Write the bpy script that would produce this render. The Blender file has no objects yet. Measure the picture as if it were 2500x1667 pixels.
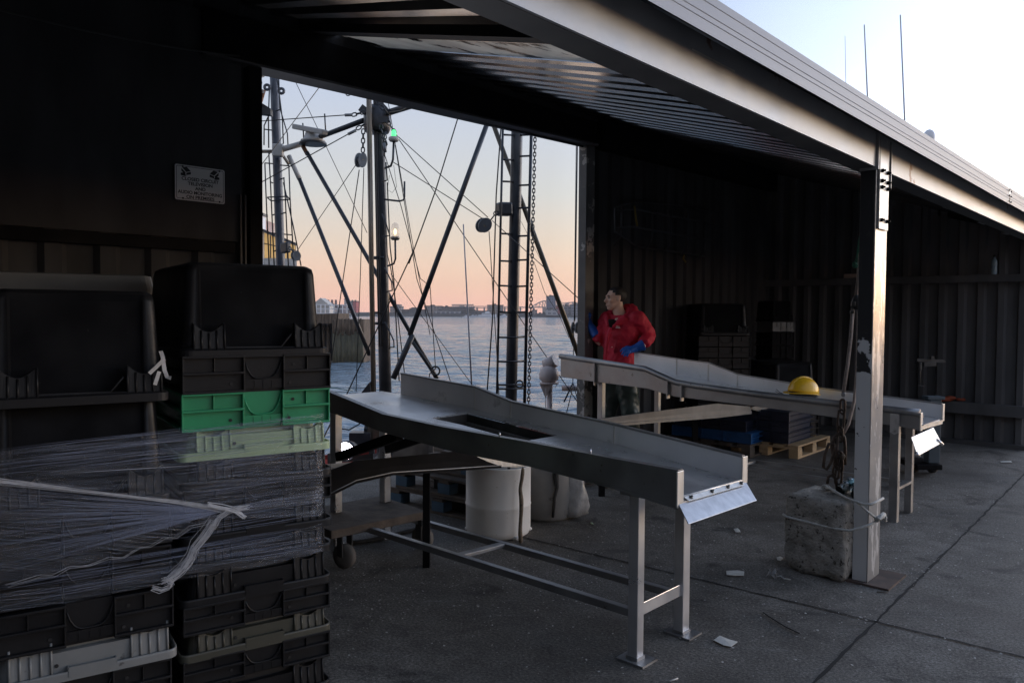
import bpy, bmesh, math, random
from mathutils import Vector, Matrix, noise
random.seed(7)
S = bpy.context.scene
COL = S.collection
rad = math.radians

# ------------------------------------------------------------------ camera
FPX, CX, CY, EYE = 1895.0, 1250.0, 833.5, 1.5          # focal length and centre in pixels of the 2500 px wide photo, eye height
PITCH, ROLL = rad(2.04), rad(0.35)
fwd = Vector((0, math.cos(PITCH), -math.sin(PITCH)))
rgt = Vector((1, 0, 0)); upv = rgt.cross(fwd)
rgt, upv = rgt*math.cos(ROLL)+upv*math.sin(ROLL), upv*math.cos(ROLL)-rgt*math.sin(ROLL)
EYEP = Vector((0, 0, EYE))
cd = bpy.data.cameras.new('camera'); cam = bpy.data.objects.new('camera', cd); COL.objects.link(cam)
cd.sensor_width = 36; cd.lens = 36*FPX/2500; cd.clip_start = 0.05; cd.clip_end = 8000
m = Matrix((rgt, upv, -fwd)).transposed().to_4x4(); m.translation = EYEP
cam.matrix_world = m
S.camera = cam

# ------------------------------------------------------------------ world: dusk sky, afterglow to the right
S.view_settings.view_transform = 'Standard'; S.view_settings.look = 'None'
S.view_settings.exposure = 0.34; S.view_settings.gamma = 1.0
S.render.engine = 'CYCLES'
S.cycles.use_denoising = True
S.cycles.max_bounces = 8; S.cycles.diffuse_bounces = 3; S.cycles.glossy_bounces = 4; S.cycles.transparent_max_bounces = 16
S.cycles.sample_clamp_indirect = 4.0
W = bpy.data.worlds.new("World"); S.world = W; W.use_nodes = True
nt = W.node_tree; N = nt.nodes; L = nt.links
N.clear()
GLOW_AZ = rad(68)
def ramp(nodes, pts, interp='LINEAR'):
    r = nodes.new('ShaderNodeValToRGB'); e = r.color_ramp; e.interpolation = interp
    while len(e.elements) < len(pts): e.elements.new(0.5)
    for el, (p, c) in zip(e.elements, pts):
        el.position = p; el.color = (c[0], c[1], c[2], 1) if not isinstance(c, (int, float)) else (c, c, c, 1)
    return r
tc = N.new('ShaderNodeTexCoord'); sep = N.new('ShaderNodeSeparateXYZ'); L.new(tc.outputs['Generated'], sep.inputs[0])
mr = N.new('ShaderNodeMapRange'); mr.inputs[1].default_value = -0.1; mr.inputs[2].default_value = 0.9
L.new(sep.outputs['Z'], mr.inputs[0])
base = ramp(N, [(0.0, (.10, .09, .10)), (.092, (.60, .36, .31)), (.10, (.92, .52, .42)), (.135, (.84, .54, .41)), (.19, (.66, .54, .46)), (.25, (.545, .54, .54)),
                (.36, (.46, .51, .63)), (.52, (.36, .44, .62)), (1.0, (.22, .30, .47))])
L.new(mr.outputs[0], base.inputs[0])
dot = N.new('ShaderNodeVectorMath'); dot.operation = 'DOT_PRODUCT'
L.new(tc.outputs['Generated'], dot.inputs[0]); dot.inputs[1].default_value = (math.sin(GLOW_AZ), math.cos(GLOW_AZ), 0.05)
glow = ramp(N, [(.42, 0.0), (.56, .055), (.68, .20), (.80, .42), (1.0, 1.0)])
L.new(dot.outputs['Value'], glow.inputs[0])
warm = ramp(N, [(0.0, (.02, .015, .01)), (.094, (.10, .06, .03)), (.105, (1.0, .52, .14)), (.13, (1.0, .72, .40)), (.17, (1.0, .91, .78)), (.24, (.86, .84, .84)), (.30, (.56, .64, .76)), (.38, (.32, .40, .55)), (.6, (.2, .26, .4)), (1.0, (.1, .13, .2))])
L.new(mr.outputs[0], warm.inputs[0])
mul = N.new('ShaderNodeMix'); mul.data_type = 'RGBA'; mul.blend_type = 'MULTIPLY'; mul.inputs[0].default_value = 1.0
L.new(glow.outputs[0], mul.inputs[6]); L.new(warm.outputs[0], mul.inputs[7])
bg1 = N.new('ShaderNodeBackground'); L.new(base.outputs[0], bg1.inputs[0]); bg1.inputs[1].default_value = 0.92
bg2 = N.new('ShaderNodeBackground'); L.new(mul.outputs[2], bg2.inputs[0]); bg2.inputs[1].default_value = 4.3
sky = N.new('ShaderNodeTexSky'); sky.sky_type = 'NISHITA'; sky.sun_disc = False
sky.sun_elevation = rad(2.0); sky.sun_rotation = GLOW_AZ
bg3 = N.new('ShaderNodeBackground'); L.new(sky.outputs[0], bg3.inputs[0]); bg3.inputs[1].default_value = 0.05
a1 = N.new('ShaderNodeAddShader'); a2 = N.new('ShaderNodeAddShader')
L.new(bg1.outputs[0], a1.inputs[0]); L.new(bg2.outputs[0], a1.inputs[1])
L.new(a1.outputs[0], a2.inputs[0]); L.new(bg3.outputs[0], a2.inputs[1])
wo = N.new('ShaderNodeOutputWorld'); L.new(a2.outputs[0], wo.inputs[0])

# the last low sun, almost spent
sd = bpy.data.lights.new('sun', 'SUN'); sd.energy = 0.25; sd.angle = rad(12); sd.color = (1.0, .72, .42)
so = bpy.data.objects.new('sun', sd); COL.objects.link(so)
sdir = Vector((math.sin(rad(80))*math.cos(rad(4)), math.cos(rad(80))*math.cos(rad(4)), math.sin(rad(4))))
so.rotation_euler = sdir.to_track_quat('Z', 'Y').to_euler()

# ------------------------------------------------------------------ measuring the photo: pixel -> point in the place
def ray(px, py): return rgt*((px-CX)/FPX) - upv*((py-CY)/FPX) + fwd
def G(px, py, z=0.0):
    d = ray(px, py); return EYEP + d*((z-EYE)/d.z)
def D(px, py, Y):
    d = ray(px, py); return EYEP + d*(Y/d.y)
def PL(px, py, p, n):
    d = ray(px, py); return EYEP + d*((Vector(p)-EYEP).dot(n)/d.dot(n))
def axes(a):
    a = rad(a); return Vector((math.sin(a), math.cos(a), 0)), Vector((-math.cos(a), math.sin(a), 0))
Z = Vector((0, 0, 1))

# ------------------------------------------------------------------ materials
def pm(name, c1, c2=None, scale=8, rough=.6, metal=0., bump=0., bscale=None, detail=6, spec=.5, lo=.35, hi=.65,
       c3=None, s3=20, t3=.66, w3=.04, stretch=(1, 1, 1), rough2=None, emit=None, alpha=None, st3=None, distort=0.):
    """principled material: two tones by noise, an optional third tone in patches (stains, rust, scuffs), bump"""
    M = bpy.data.materials.new(name); M.use_nodes = True
    n = M.node_tree.nodes; l = M.node_tree.links; b = n['Principled BSDF']
    b.inputs['Roughness'].default_value = rough; b.inputs['Metallic'].default_value = metal
    b.inputs['Specular IOR Level'].default_value = spec
    b.inputs['Base Color'].default_value = (*c1, 1)
    tcn = n.new('ShaderNodeTexCoord'); mp = n.new('ShaderNodeMapping'); l.new(tcn.outputs['Object'], mp.inputs[0])
    mp.inputs['Scale'].default_value = stretch
    if c2 is not None:
        t = n.new('ShaderNodeTexNoise'); t.inputs['Scale'].default_value = scale; t.inputs['Detail'].default_value = detail
        t.inputs['Distortion'].default_value = distort
        l.new(mp.outputs[0], t.inputs['Vector'])
        r = ramp(n, [(lo, c1), (hi, c2)]); l.new(t.outputs[0], r.inputs[0])
        out = r.outputs[0]
        if c3 is not None:
            mp3 = n.new('ShaderNodeMapping'); l.new(tcn.outputs['Object'], mp3.inputs[0]); mp3.inputs['Scale'].default_value = st3 or stretch
            t3n = n.new('ShaderNodeTexNoise'); t3n.inputs['Scale'].default_value = s3; t3n.inputs['Detail'].default_value = 8
            t3n.inputs['Roughness'].default_value = .65
            l.new(mp3.outputs[0], t3n.inputs['Vector'])
            r3 = ramp(n, [(t3, 0.0), (min(.999, t3+w3), 1.0)]); l.new(t3n.outputs[0], r3.inputs[0])
            mx = n.new('ShaderNodeMix'); mx.data_type = 'RGBA'; l.new(r3.outputs[0], mx.inputs[0]); l.new(out, mx.inputs[6])
            mx.inputs[7].default_value = (*c3, 1); out = mx.outputs[2]
        l.new(out, b.inputs['Base Color'])
        if rough2 is not None:
            rr = n.new('ShaderNodeMapRange'); l.new(t.outputs[0], rr.inputs[0]); rr.inputs[1].default_value = .3; rr.inputs[2].default_value = .7
            rr.inputs[3].default_value = rough; rr.inputs[4].default_value = rough2; l.new(rr.outputs[0], b.inputs['Roughness'])
    if bump:
        tb = n.new('ShaderNodeTexNoise'); tb.inputs['Scale'].default_value = bscale or scale*4; tb.inputs['Detail'].default_value = 6
        l.new(mp.outputs[0], tb.inputs['Vector'])
        bp = n.new('ShaderNodeBump'); bp.inputs['Strength'].default_value = bump; bp.inputs['Distance'].default_value = .01
        l.new(tb.outputs[0], bp.inputs['Height']); l.new(bp.outputs[0], b.inputs['Normal'])
    if emit: b.inputs['Emission Color'].default_value = (*emit[0], 1); b.inputs['Emission Strength'].default_value = emit[1]
    if alpha is not None: b.inputs['Alpha'].default_value = alpha
    return M

MT = {}
MT['wall'] = pm('black painted corrugated metal', (.040, .0405, .042), (.068, .068, .070), 3, .62, 0, .1, 30, spec=.06, stretch=(1, 1, .3))
MT['wall_end'] = pm('lightened black corrugated metal', (.075, .074, .075), (.125, .122, .122), 3, .6, 0, .1, 30, spec=.1, stretch=(1, 1, .3))  # same black paint, lightened where the end wall catches more light
MT['deck'] = pm('dark roof deck metal', (.30, .295, .29), (.44, .43, .42), .9, .13, .95, .012, 9, rough2=.24)
MT['lap'] = pm('clear stained skylight sheet', (.84, .78, .68), (.66, .60, .52), 3, .22, 0, 0, c3=(.06, .055, .05), s3=2.6, t3=.56, w3=.04)
_n, _l = MT['lap'].node_tree.nodes, MT['lap'].node_tree.links
_tr = _n.new('ShaderNodeBsdfTranslucent'); _ms = _n.new('ShaderNodeMixShader'); _ms.inputs[0].default_value = .62
_l.new(_n['Principled BSDF'].inputs['Base Color'].links[0].from_socket, _tr.inputs[0]); _l.new(_n['Principled BSDF'].outputs[0], _ms.inputs[1]); _l.new(_tr.outputs[0], _ms.inputs[2]); _l.new(_ms.outputs[0], _n['Material Output'].inputs[0])
MT['steel_dark'] = pm('dark painted steel', (.006, .006, .007), (.014, .0135, .014), 5, .62, .0, .05, 40, spec=.05)
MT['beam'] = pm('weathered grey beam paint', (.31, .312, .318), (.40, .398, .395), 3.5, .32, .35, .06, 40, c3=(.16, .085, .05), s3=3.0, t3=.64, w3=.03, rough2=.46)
MT['fascia'] = pm('ribbed grey gutter aluminium', (.20, .205, .215), (.25, .25, .26), 2, .48, .3, .03, 20, stretch=(.3, .3, 2), rough2=.52)
MT['back_pl'] = pm('dull black plastic', (.006, .006, .0065), (.010, .010, .011), 5, .6, spec=.08)
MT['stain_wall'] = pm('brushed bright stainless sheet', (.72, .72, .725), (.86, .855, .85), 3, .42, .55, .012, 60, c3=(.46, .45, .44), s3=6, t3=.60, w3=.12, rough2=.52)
MT['steel_mid'] = pm('grey galvanised chute', (.15, .147, .142), (.21, .205, .195), 5, .6, .3)
MT['flap1'] = pm('brushed flap steel', (.42, .43, .45), (.54, .55, .57), 6, .36, .6, .02, 70, c3=(.30, .30, .30), s3=20, t3=.66, w3=.05, stretch=(4, 4, .7))
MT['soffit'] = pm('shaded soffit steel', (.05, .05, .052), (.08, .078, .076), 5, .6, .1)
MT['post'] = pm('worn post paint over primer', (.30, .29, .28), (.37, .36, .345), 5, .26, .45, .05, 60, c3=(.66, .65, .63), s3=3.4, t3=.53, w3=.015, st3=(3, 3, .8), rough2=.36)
MT['postside'] = pm('black post paint flaking to grey', (.02, .02, .021), (.035, .034, .034), 8, .5, .0, .08, 60)
MT['jamb'] = pm('flaking grey jamb paint', (.10, .098, .095), (.14, .135, .13), 4, .6, .1, .1, 50, c3=(.42, .40, .37), s3=4.5, t3=.56, w3=.02)
MT['stain'] = pm('brushed stainless steel', (.62, .625, .64), (.77, .77, .775), 4, .24, .80, .012, 60, c3=(.33, .32, .31), s3=7, t3=.60, w3=.10, rough2=.44)
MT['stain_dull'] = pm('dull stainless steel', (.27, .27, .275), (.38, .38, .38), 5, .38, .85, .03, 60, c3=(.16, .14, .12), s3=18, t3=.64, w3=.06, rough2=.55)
MT['stain_bright'] = pm('scuffed bright stainless flap', (.56, .55, .52), (.72, .70, .66), 6, .42, .6, .02, 70, c3=(.45, .43, .40), s3=20, t3=.66, w3=.05, stretch=(4, 4, .7))
MT['hole'] = pm('dirty steel box', (.05, .05, .05), (.09, .088, .085), 10, .5, .6)
MT['black_pl'] = pm('black fish crate plastic', (.009, .009, .0098), (.015, .015, .016), 6, .33, 0, spec=.3, bump=.05, bscale=120, c3=(.06, .058, .056), s3=46, t3=.715, w3=.02, rough2=.5) # .05, 120, c3=(.085, .083, .08), s3=46, t3=.715, w3=.02, rough2=.5)
MT['black_pl2'] = pm('dusty black plastic', (.008, .008, .009), (.014, .014, .015), 5, .40, 0, .06, 120, spec=.25, c3=(.12, .115, .11), s3=50, t3=.70, w3=.02, rough2=.55)
MT['grey_pl'] = pm('grey crate plastic', (.17, .18, .18), (.22, .225, .22), 5, .45, 0, .05, 90, c3=(.08, .08, .08), s3=16, t3=.64, w3=.06)
MT['green_pl'] = pm('bright green crate plastic', (.012, .23, .095), (.02, .30, .125), 5, .4, 0, .04, 90, c3=(.01, .12, .06), s3=16, t3=.64, w3=.06)
MT['pale_pl'] = pm('pale green crate plastic', (.30, .41, .24), (.37, .48, .30), 5, .45, 0, .05, 90, c3=(.20, .26, .16), s3=14, t3=.64, w3=.06)
MT['olive_pl'] = pm('olive black crate plastic', (.050, .049, .036), (.068, .066, .050), 5, .45, 0, .05, 90, c3=(.15, .145, .12), s3=48, t3=.69, w3=.02)
MT['blue_pl'] = pm('blue crate plastic', (.008, .075, .22), (.012, .10, .28), 5, .45)
MT['navy_pl'] = pm('navy crate plastic', (.008, .012, .03), (.012, .018, .04), 5, .5)
MT['lid'] = pm('grey plastic lid', (.085, .083, .078), (.11, .107, .10), 5, .5)
MT['tape'] = pm('torn white tape', (.62, .60, .57), (.45, .43, .40), 30, .6)
MT['white_drum'] = pm('soiled white drum plastic', (.72, .70, .65), (.80, .78, .74), 4, .5, 0, .04, 60, c3=(.33, .28, .21), s3=30, t3=.66, w3=.06)
MT['grey_drum'] = pm('grey drum plastic', (.15, .15, .145), (.2, .195, .185), 5, .55, c3=(.07, .06, .05), s3=9, t3=.6, w3=.08)
MT['bag'] = pm('crumpled clear bag', (.34, .34, .33), (.20, .20, .20), 9, .3, 0, .6, 25)
MT['rope_brown'] = pm('slimy brown cord', (.10, .075, .05), (.20, .155, .11), 50, .7, 0, .6, 120)
MT['rope_white'] = pm('dirty white rope', (.38, .37, .34), (.52, .51, .47), 90, .75, 0, .5, 200)
MT['webbing'] = pm('worn webbing sling', (.30, .25, .22), (.40, .34, .31), 40, .8, 0, .3, 150)
MT['twine'] = pm('green twine', (.02, .12, .07), (.04, .2, .12), 60, .8)
MT['chain'] = pm('rusty chain', (.05, .035, .026), (.10, .065, .045), 30, .6, .4, .3, 120)
MT['concrete'] = pm('coarse weathered concrete block', (.19, .175, .15), (.34, .315, .275), 14, .95, 0, 1.0, 70, c3=(.045, .038, .03), s3=40, t3=.57, w3=.06)
MT['wood'] = pm('raw pallet wood', (.36, .24, .125), (.48, .335, .19), 6, .8, stretch=(1, 1, 6), bump=.2)
MT['wood_old'] = pm('old damp pallet wood', (.055, .043, .035), (.11, .085, .065), 8, .85, bump=.4)
MT['blue_block'] = pm('faded blue pallet block', (.035, .075, .12), (.05, .10, .15), 12, .8, bump=.3)
MT['rubber'] = pm('caster rubber', (.02, .02, .02), (.05, .045, .04), 12, .8)
MT['caster'] = pm('worn caster', (.10, .09, .078), (.15, .135, .12), 12, .7)
MT['paper'] = pm('litter paper', (.62, .60, .55), (.5, .48, .43), 20, .8)
MT['flecks'] = pm('pale scraps', (.55, .53, .49), (.36, .34, .31), 3, .6)
MT['yellow'] = pm('yellow helmet shell', (.70, .40, .010), (.76, .45, .02), 4, .32, 0, c3=(.5, .27, .01), s3=22, t3=.68, w3=.05)
MT['dark'] = pm('dark lining', (.012, .012, .012), (.02, .02, .02), 8, .7)
MT['sign'] = pm('faded sign plate', (.66, .655, .64), (.75, .74, .72), 5, .5, c3=(.2, .19, .18), s3=20, t3=.66, w3=.06)
MT['ink'] = pm('sign ink', (.02, .02, .022), None)
MT['mast'] = pm('dark painted mast steel', (.030, .033, .040), (.055, .058, .066), 6, .38, .3, .1, 40, c3=(.12, .10, .085), s3=9, t3=.66, w3=.05)
MT['mast_blue'] = pm('slate blue mast paint', (.060, .072, .098), (.095, .108, .135), 5, .42, .2, .1, 40, c3=(.18, .17, .16), s3=12, t3=.66, w3=.05)
MT['galv'] = pm('weathered galvanised pipe', (.36, .31, .25), (.24, .20, .16), 5, .35, .6, .05, 40, stretch=(6, 6, .3))
MT['white_worn'] = pm('worn white paint', (.40, .385, .36), (.52, .50, .47), 6, .55, 0, .1, 40, c3=(.18, .13, .10), s3=9, t3=.62, w3=.04)
MT['wire'] = pm('greasy wire rope', (.025, .025, .026), (.05, .048, .046), 60, .55, .4)
MT['wire_light'] = pm('old hemp line', (.16, .14, .12), (.24, .21, .18), 60, .8)
MT['plate'] = pm('rusty base plate', (.05, .038, .032), (.10, .065, .05), 9, .8)
MT['rust'] = pm('rusted plate', (.20, .095, .05), (.13, .06, .035), 8, .8, .2)
MT['block'] = pm('block cheek plate', (.15, .16, .175), (.21, .22, .235), 8, .5, .4, c3=(.10, .07, .05), s3=12, t3=.64, w3=.05)
MT['red_hull'] = pm('red hull paint', (.42, .035, .025), (.30, .03, .025), 5, .5)
MT['black_hull'] = pm('black hull paint', (.02, .02, .022), (.035, .035, .038), 4, .5)
MT['deck_boat'] = pm('boat deck boards', (.10, .085, .07), (.17, .15, .13), 6, .7)
MT['pink_white'] = pm('sun faded white enamel', (.56, .47, .44), (.66, .57, .54), 6, .45, 0, .03, 30, c3=(.35, .22, .18), s3=7, t3=.64, w3=.04)
MT['pile'] = pm('tarry timber piles', (.05, .035, .024), (.15, .108, .074), 3.0, .85, 0, .8, 5, stretch=(2, 2, .35), c3=(.05, .04, .03), s3=2.6, t3=.60, w3=.08)
MT['pile_wet'] = pm('weedy wet timber', (.045, .042, .025), (.085, .075, .04), 4, .6, 0, .8, 6, stretch=(2, 2, .35))
MT['skin'] = pm('skin', (.70, .44, .33), (.76, .50, .38), 20, .5)
MT['hair'] = pm('short dark hair', (.012, .010, .009), (.022, .018, .016), 60, .6, 0, .5, 160)
MT['jacket'] = pm('red waterproof jacket', (.44, .004, .026), (.56, .008, .036), 7, .72, 0, .35, 14)
MT['jacket_in'] = pm('jacket lining', (.25, .01, .02), None, rough=.7)
MT['glove'] = pm('blue rubber glove', (.008, .075, .36), (.014, .11, .46), 12, .4, 0, .1, 60)
MT['shirt'] = pm('black shirt', (.01, .01, .011), None, rough=.8)
MT['oilskin'] = pm('dark green oilskin trousers', (.025, .042, .038), (.05, .075, .068), 6, .38, 0, .4, 12)
MT['boot'] = pm('rubber boot', (.02, .02, .018), (.035, .033, .03), 8, .5)
MT['white_thread'] = pm('pale print', (.6, .6, .6), None)
MT['lens_green'] = pm('green lamp lens', (.05, .9, .2), None, rough=.2, emit=((.1, 1, .25), 1.3))
MT['lens_warm'] = pm('lit lamp glass', (1, .8, .5), None, rough=.2, emit=((1, .66, .30), 3.0))
MT['flood'] = pm('lit floodlight glass', (1, 1, 1), None, rough=.2, emit=((.94, .92, 1.0), 28))
MT['clear'] = pm('lamp dome glass', (.9, .85, .8), None, rough=.05, alpha=.25)
MT['can_dark'] = pm('can end', (.012, .012, .013), None, rough=.3, metal=.5)
MT['can_silver'] = pm('printed can', (.55, .60, .60), (.05, .10, .10), 40, .25, .7, stretch=(1, 1, .2), lo=.48, hi=.52)
MT['orange'] = pm('orange cloth', (.30, .05, .012), (.2, .035, .01), 12, .7)
MT['scale_body'] = pm('slate blue scale column', (.05, .07, .085), (.065, .09, .11), 6, .5)
MT['basket'] = pm('painted basket tube', (.060, .062, .066), None, rough=.5, metal=.3)
MT['bottle'] = pm('clear water bottle', (.20, .28, .33), (.28, .36, .42), 8, .15)
MT['radome'] = pm('white radome', (.72, .74, .78), None, rough=.4)
MT['antenna'] = pm('pale whip', (.42, .44, .50), None, rough=.5)
MT['shore'] = pm('shore embankment', (.035, .036, .032), (.06, .058, .05), .05, .9)
MT['trees'] = pm('far foliage', (.028, .038, .026), (.05, .06, .04), .2, .9)

# ------------------------------------------------------------------ mesh builder
class MB:
    def __init__(s): s.v = []; s.f = []; s.sm = []
    def add(s, vs, fs, smooth=False):
        o = len(s.v); s.v += [Vector(v) for v in vs]; s.f += [tuple(i+o for i in f) for f in fs]; s.sm += [smooth]*len(fs); return s
    def hexa(s, p):                       # 8 corners: bottom ring 0-3, top ring 4-7
        return s.add(p, [(3, 2, 1, 0), (4, 5, 6, 7), (0, 1, 5, 4), (1, 2, 6, 5), (2, 3, 7, 6), (3, 0, 4, 7)])
    def obox(s, o, a, b, c):
        o, a, b, c = map(Vector, (o, a, b, c)); return s.hexa([o, o+a, o+a+b, o+b, o+c, o+a+c, o+a+b+c, o+b+c])
    def box(s, c, d):
        c = Vector(c); x, y, z = d; return s.obox(c-Vector((x/2, y/2, z/2)), (x, 0, 0), (0, y, 0), (0, 0, z))
    def prism(s, pts, vec):
        pts = [Vector(p) for p in pts]; n = len(pts); vec = Vector(vec)
        return s.add(pts+[p+vec for p in pts], [tuple(range(n-1, -1, -1)), tuple(range(n, 2*n))]+[(i, (i+1) % n, n+(i+1) % n, n+i) for i in range(n)])
    def bar(s, a, b, w, h, up=Z):         # rectangular bar from a to b
        a, b = Vector(a), Vector(b); t = (b-a).normalized(); x = t.cross(Vector(up))
        if x.length < 1e-4: x = t.cross(Vector((1, 0, 0)))
        x.normalize(); y = x.cross(t).normalized(); o = a-x*w/2-y*h/2
        return s.obox(o, x*w, y*h, b-a)
    def tube(s, pts, r, n=8, cap=True, smooth=True):
        pts = [Vector(p) for p in pts]; k = len(pts); rs = r if isinstance(r, (list, tuple)) else [r]*k
        vs = []; prev = None
        for i, p in enumerate(pts):
            t = (pts[min(i+1, k-1)]-pts[max(i-1, 0)]).normalized()
            if prev is None:
                x = t.cross(Z) if abs(t.z) < .95 else t.cross(Vector((1, 0, 0)))
            else: x = prev-t*prev.dot(t)
            x.normalize(); prev = x; y = t.cross(x)
            vs += [p+(x*math.cos(2*math.pi*j/n)+y*math.sin(2*math.pi*j/n))*rs[i] for j in range(n)]
        fs = [(i*n+j, i*n+(j+1) % n, (i+1)*n+(j+1) % n, (i+1)*n+j) for i in range(k-1) for j in range(n)]
        s.add(vs, fs, smooth)
        if cap: o = len(s.v)-k*n; s.f += [tuple(o+j for j in range(n-1, -1, -1)), tuple(o+(k-1)*n+j for j in range(n))]; s.sm += [False, False]
        return s
    def rings(s, rings, smooth=True, cap=True):
        n = len(rings[0]); k = len(rings)
        s.add([p for r in rings for p in r], [(i*n+j, i*n+(j+1) % n, (i+1)*n+(j+1) % n, (i+1)*n+j) for i in range(k-1) for j in range(n)], smooth)
        if cap: o = len(s.v)-k*n; s.f += [tuple(o+j for j in range(n-1, -1, -1)), tuple(o+(k-1)*n+j for j in range(n))]; s.sm += [False, False]
        return s
    def lathe(s, prof, c=(0, 0, 0), ax=Z, n=20, smooth=True):
        ax = Vector(ax).normalized(); x = ax.cross(Vector((1, 0, 0)) if abs(ax.x) < .9 else Vector((0, 1, 0))).normalized(); y = ax.cross(x); c = Vector(c)
        return s.rings([[c+ax*h+(x*math.cos(2*math.pi*j/n)+y*math.sin(2*math.pi*j/n))*max(r, 1e-4) for j in range(n)] for r, h in prof], smooth)
    def ell(s, c, r, n=14, k=9, M=None):
        c = Vector(c); R = []
        for i in range(k+1):
            a = -math.pi/2+math.pi*i/k; cr = max(math.cos(a), 1e-3)
            ring = [Vector((r[0]*cr*math.cos(2*math.pi*j/n), r[1]*cr*math.sin(2*math.pi*j/n), r[2]*math.sin(a))) for j in range(n)]
            R.append([c+(M @ p if M else p) for p in ring])
        return s.rings(R)
    def torus(s, c, ax, R, r, n=14, k=6, sx=1.0, along=None):   # sx > 1: a chain link, long along `along`
        ax = Vector(ax).normalized(); x = Vector(along) if along else (ax.cross(Z) if abs(ax.z) < .9 else ax.cross(Vector((1, 0, 0))))
        x = (x-ax*x.dot(ax)).normalized(); y = ax.cross(x); c = Vector(c); vs = []
        for i in range(n):
            a = 2*math.pi*i/n; cc, ss = math.cos(a), math.sin(a)
            ctr = c+x*(cc*R+math.copysign(1, cc)*(sx-1)*R*min(1, abs(cc)*3))+y*ss*R
            out = x*cc+y*ss
            vs += [ctr+(out*math.cos(2*math.pi*j/k)+ax*math.sin(2*math.pi*j/k))*r for j in range(k)]
        fs = [(i*k+j, ((i+1) % n)*k+j, ((i+1) % n)*k+(j+1) % k, i*k+(j+1) % k) for i in range(n) for j in range(k)]
        return s.add(vs, fs, True)
    def chain(s, pts, R, r, sx=1.5):
        a, b = Vector(pts[0]), Vector(pts[1]); t = (b-a); n = max(1, int(t.length/(2*R*sx*.80))); side = t.cross(Vector((0, 1, .1))).normalized(); s2 = t.cross(side).normalized()
        for i in range(n):
            s.torus(a+t*(i+.5)/n, side if i % 2 else s2, R, r, 12, 5, sx, t)
        return s
    def build(s, name, mat, parent=None, bevel=0, xf=None):
        me = bpy.data.meshes.new(name)
        off = Vector((0, 0, 0))
        p = parent
        while p is not None: off += p.location; p = p.parent
        me.from_pydata([tuple(v-off) for v in s.v], [], s.f); me.polygons.foreach_set('use_smooth', s.sm)
        bm = bmesh.new(); bm.from_mesh(me); bmesh.ops.recalc_face_normals(bm, faces=bm.faces)
        bm.to_mesh(me); bm.free(); me.update()
        me.materials.append(MT[mat] if isinstance(mat, str) else mat)
        o = bpy.data.objects.new(name, me); COL.objects.link(o)
        if parent: o.parent = parent
        if bevel:
            b = o.modifiers.new('bevel', 'BEVEL'); b.width = bevel; b.segments = 2; b.limit_method = 'ANGLE'; b.angle_limit = rad(40)
        return o
def tag(o, label=None, cat=None, group=None, kind=None):
    if label: o['label'] = label
    if cat: o['category'] = cat
    if group: o['group'] = group
    if kind: o['kind'] = kind
    return o
def thing(name, label, cat, loc=(0, 0, 0), group=None):
    o = bpy.data.objects.new(name, None); COL.objects.link(o); o.location = loc; o.empty_display_size = .1
    return tag(o, label, cat, group)
def center(o):
    """put a top-level mesh's origin at the foot of its own geometry"""
    me = o.data; vs = [v.co for v in me.vertices]
    c = Vector((sum(v.x for v in vs)/len(vs), sum(v.y for v in vs)/len(vs), min(v.z for v in vs)))
    for v in me.vertices: v.co -= c
    o.location = c; return o
def copy_tree(o, parent=None):
    c = o.copy(); COL.objects.link(c); c.parent = parent
    for ch in list(o.children): copy_tree(ch, c)
    return c
def rrect(cx, cy, hx, hy, r, z, k=5):     # rounded rectangle ring
    P = []
    for (sx, sy, a0) in ((1, 1, 0), (-1, 1, 90), (-1, -1, 180), (1, -1, 270)):
        for i in range(k+1):
            a = rad(a0+90*i/k); P.append(Vector((cx+sx*(hx-r)+r*math.cos(a), cy+sy*(hy-r)+r*math.sin(a), z)))
    return P
def sag(a, b, d, n=10):
    a, b = Vector(a), Vector(b); return [a.lerp(b, i/n)-Z*(d*4*(i/n)*(1-i/n)) for i in range(n+1)]
def interp(tab, s):
    if s <= tab[0][0]: return tab[0][1]
    for (a, x), (b, y) in zip(tab, tab[1:]):
        if s <= b: return x+(y-x)*(s-a)/(b-a)
    return tab[-1][1]
# ================================================================== SETTING
uF, vF = axes(42)                                     # along the shed / across it towards the water (front line)
uB, vB = axes(45)                                     # back wall line
PF = G(2117.4, 1427)                                  # foot of the front post
PB = D(1415, 1015, 8.0); PB.z = 0                     # foot of the right door jamb
WATER = -3.0

# wharf slab
e0 = PB+vB*1.0
mb = MB()
q = [e0-uB*60, e0+uB*60, e0+uB*60-vB*160, e0-uB*60-vB*160]
mb.prism([Vector((p.x, p.y, -4.2)) for p in q], (0, 0, 4.2))
gm = bpy.data.materials.new('worn wharf concrete'); gm.use_nodes = True
n_, l_ = gm.node_tree.nodes, gm.node_tree.links; b_ = n_['Principled BSDF']; b_.inputs['Specular IOR Level'].default_value = .35
tc_ = n_.new('ShaderNodeTexCoord')
def gnoise(sc, det, rgh=.6, st=(1, 1, 1), dist=0.):
    mp_ = n_.new('ShaderNodeMapping'); mp_.inputs['Scale'].default_value = st; mp_.inputs['Rotation'].default_value = (0, 0, rad(42)); l_.new(tc_.outputs['Object'], mp_.inputs[0])
    t_ = n_.new('ShaderNodeTexNoise'); t_.inputs['Scale'].default_value = sc; t_.inputs['Detail'].default_value = det; t_.inputs['Roughness'].default_value = rgh; t_.inputs['Distortion'].default_value = dist
    l_.new(mp_.outputs[0], t_.inputs['Vector']); return t_.outputs[0]
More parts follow.
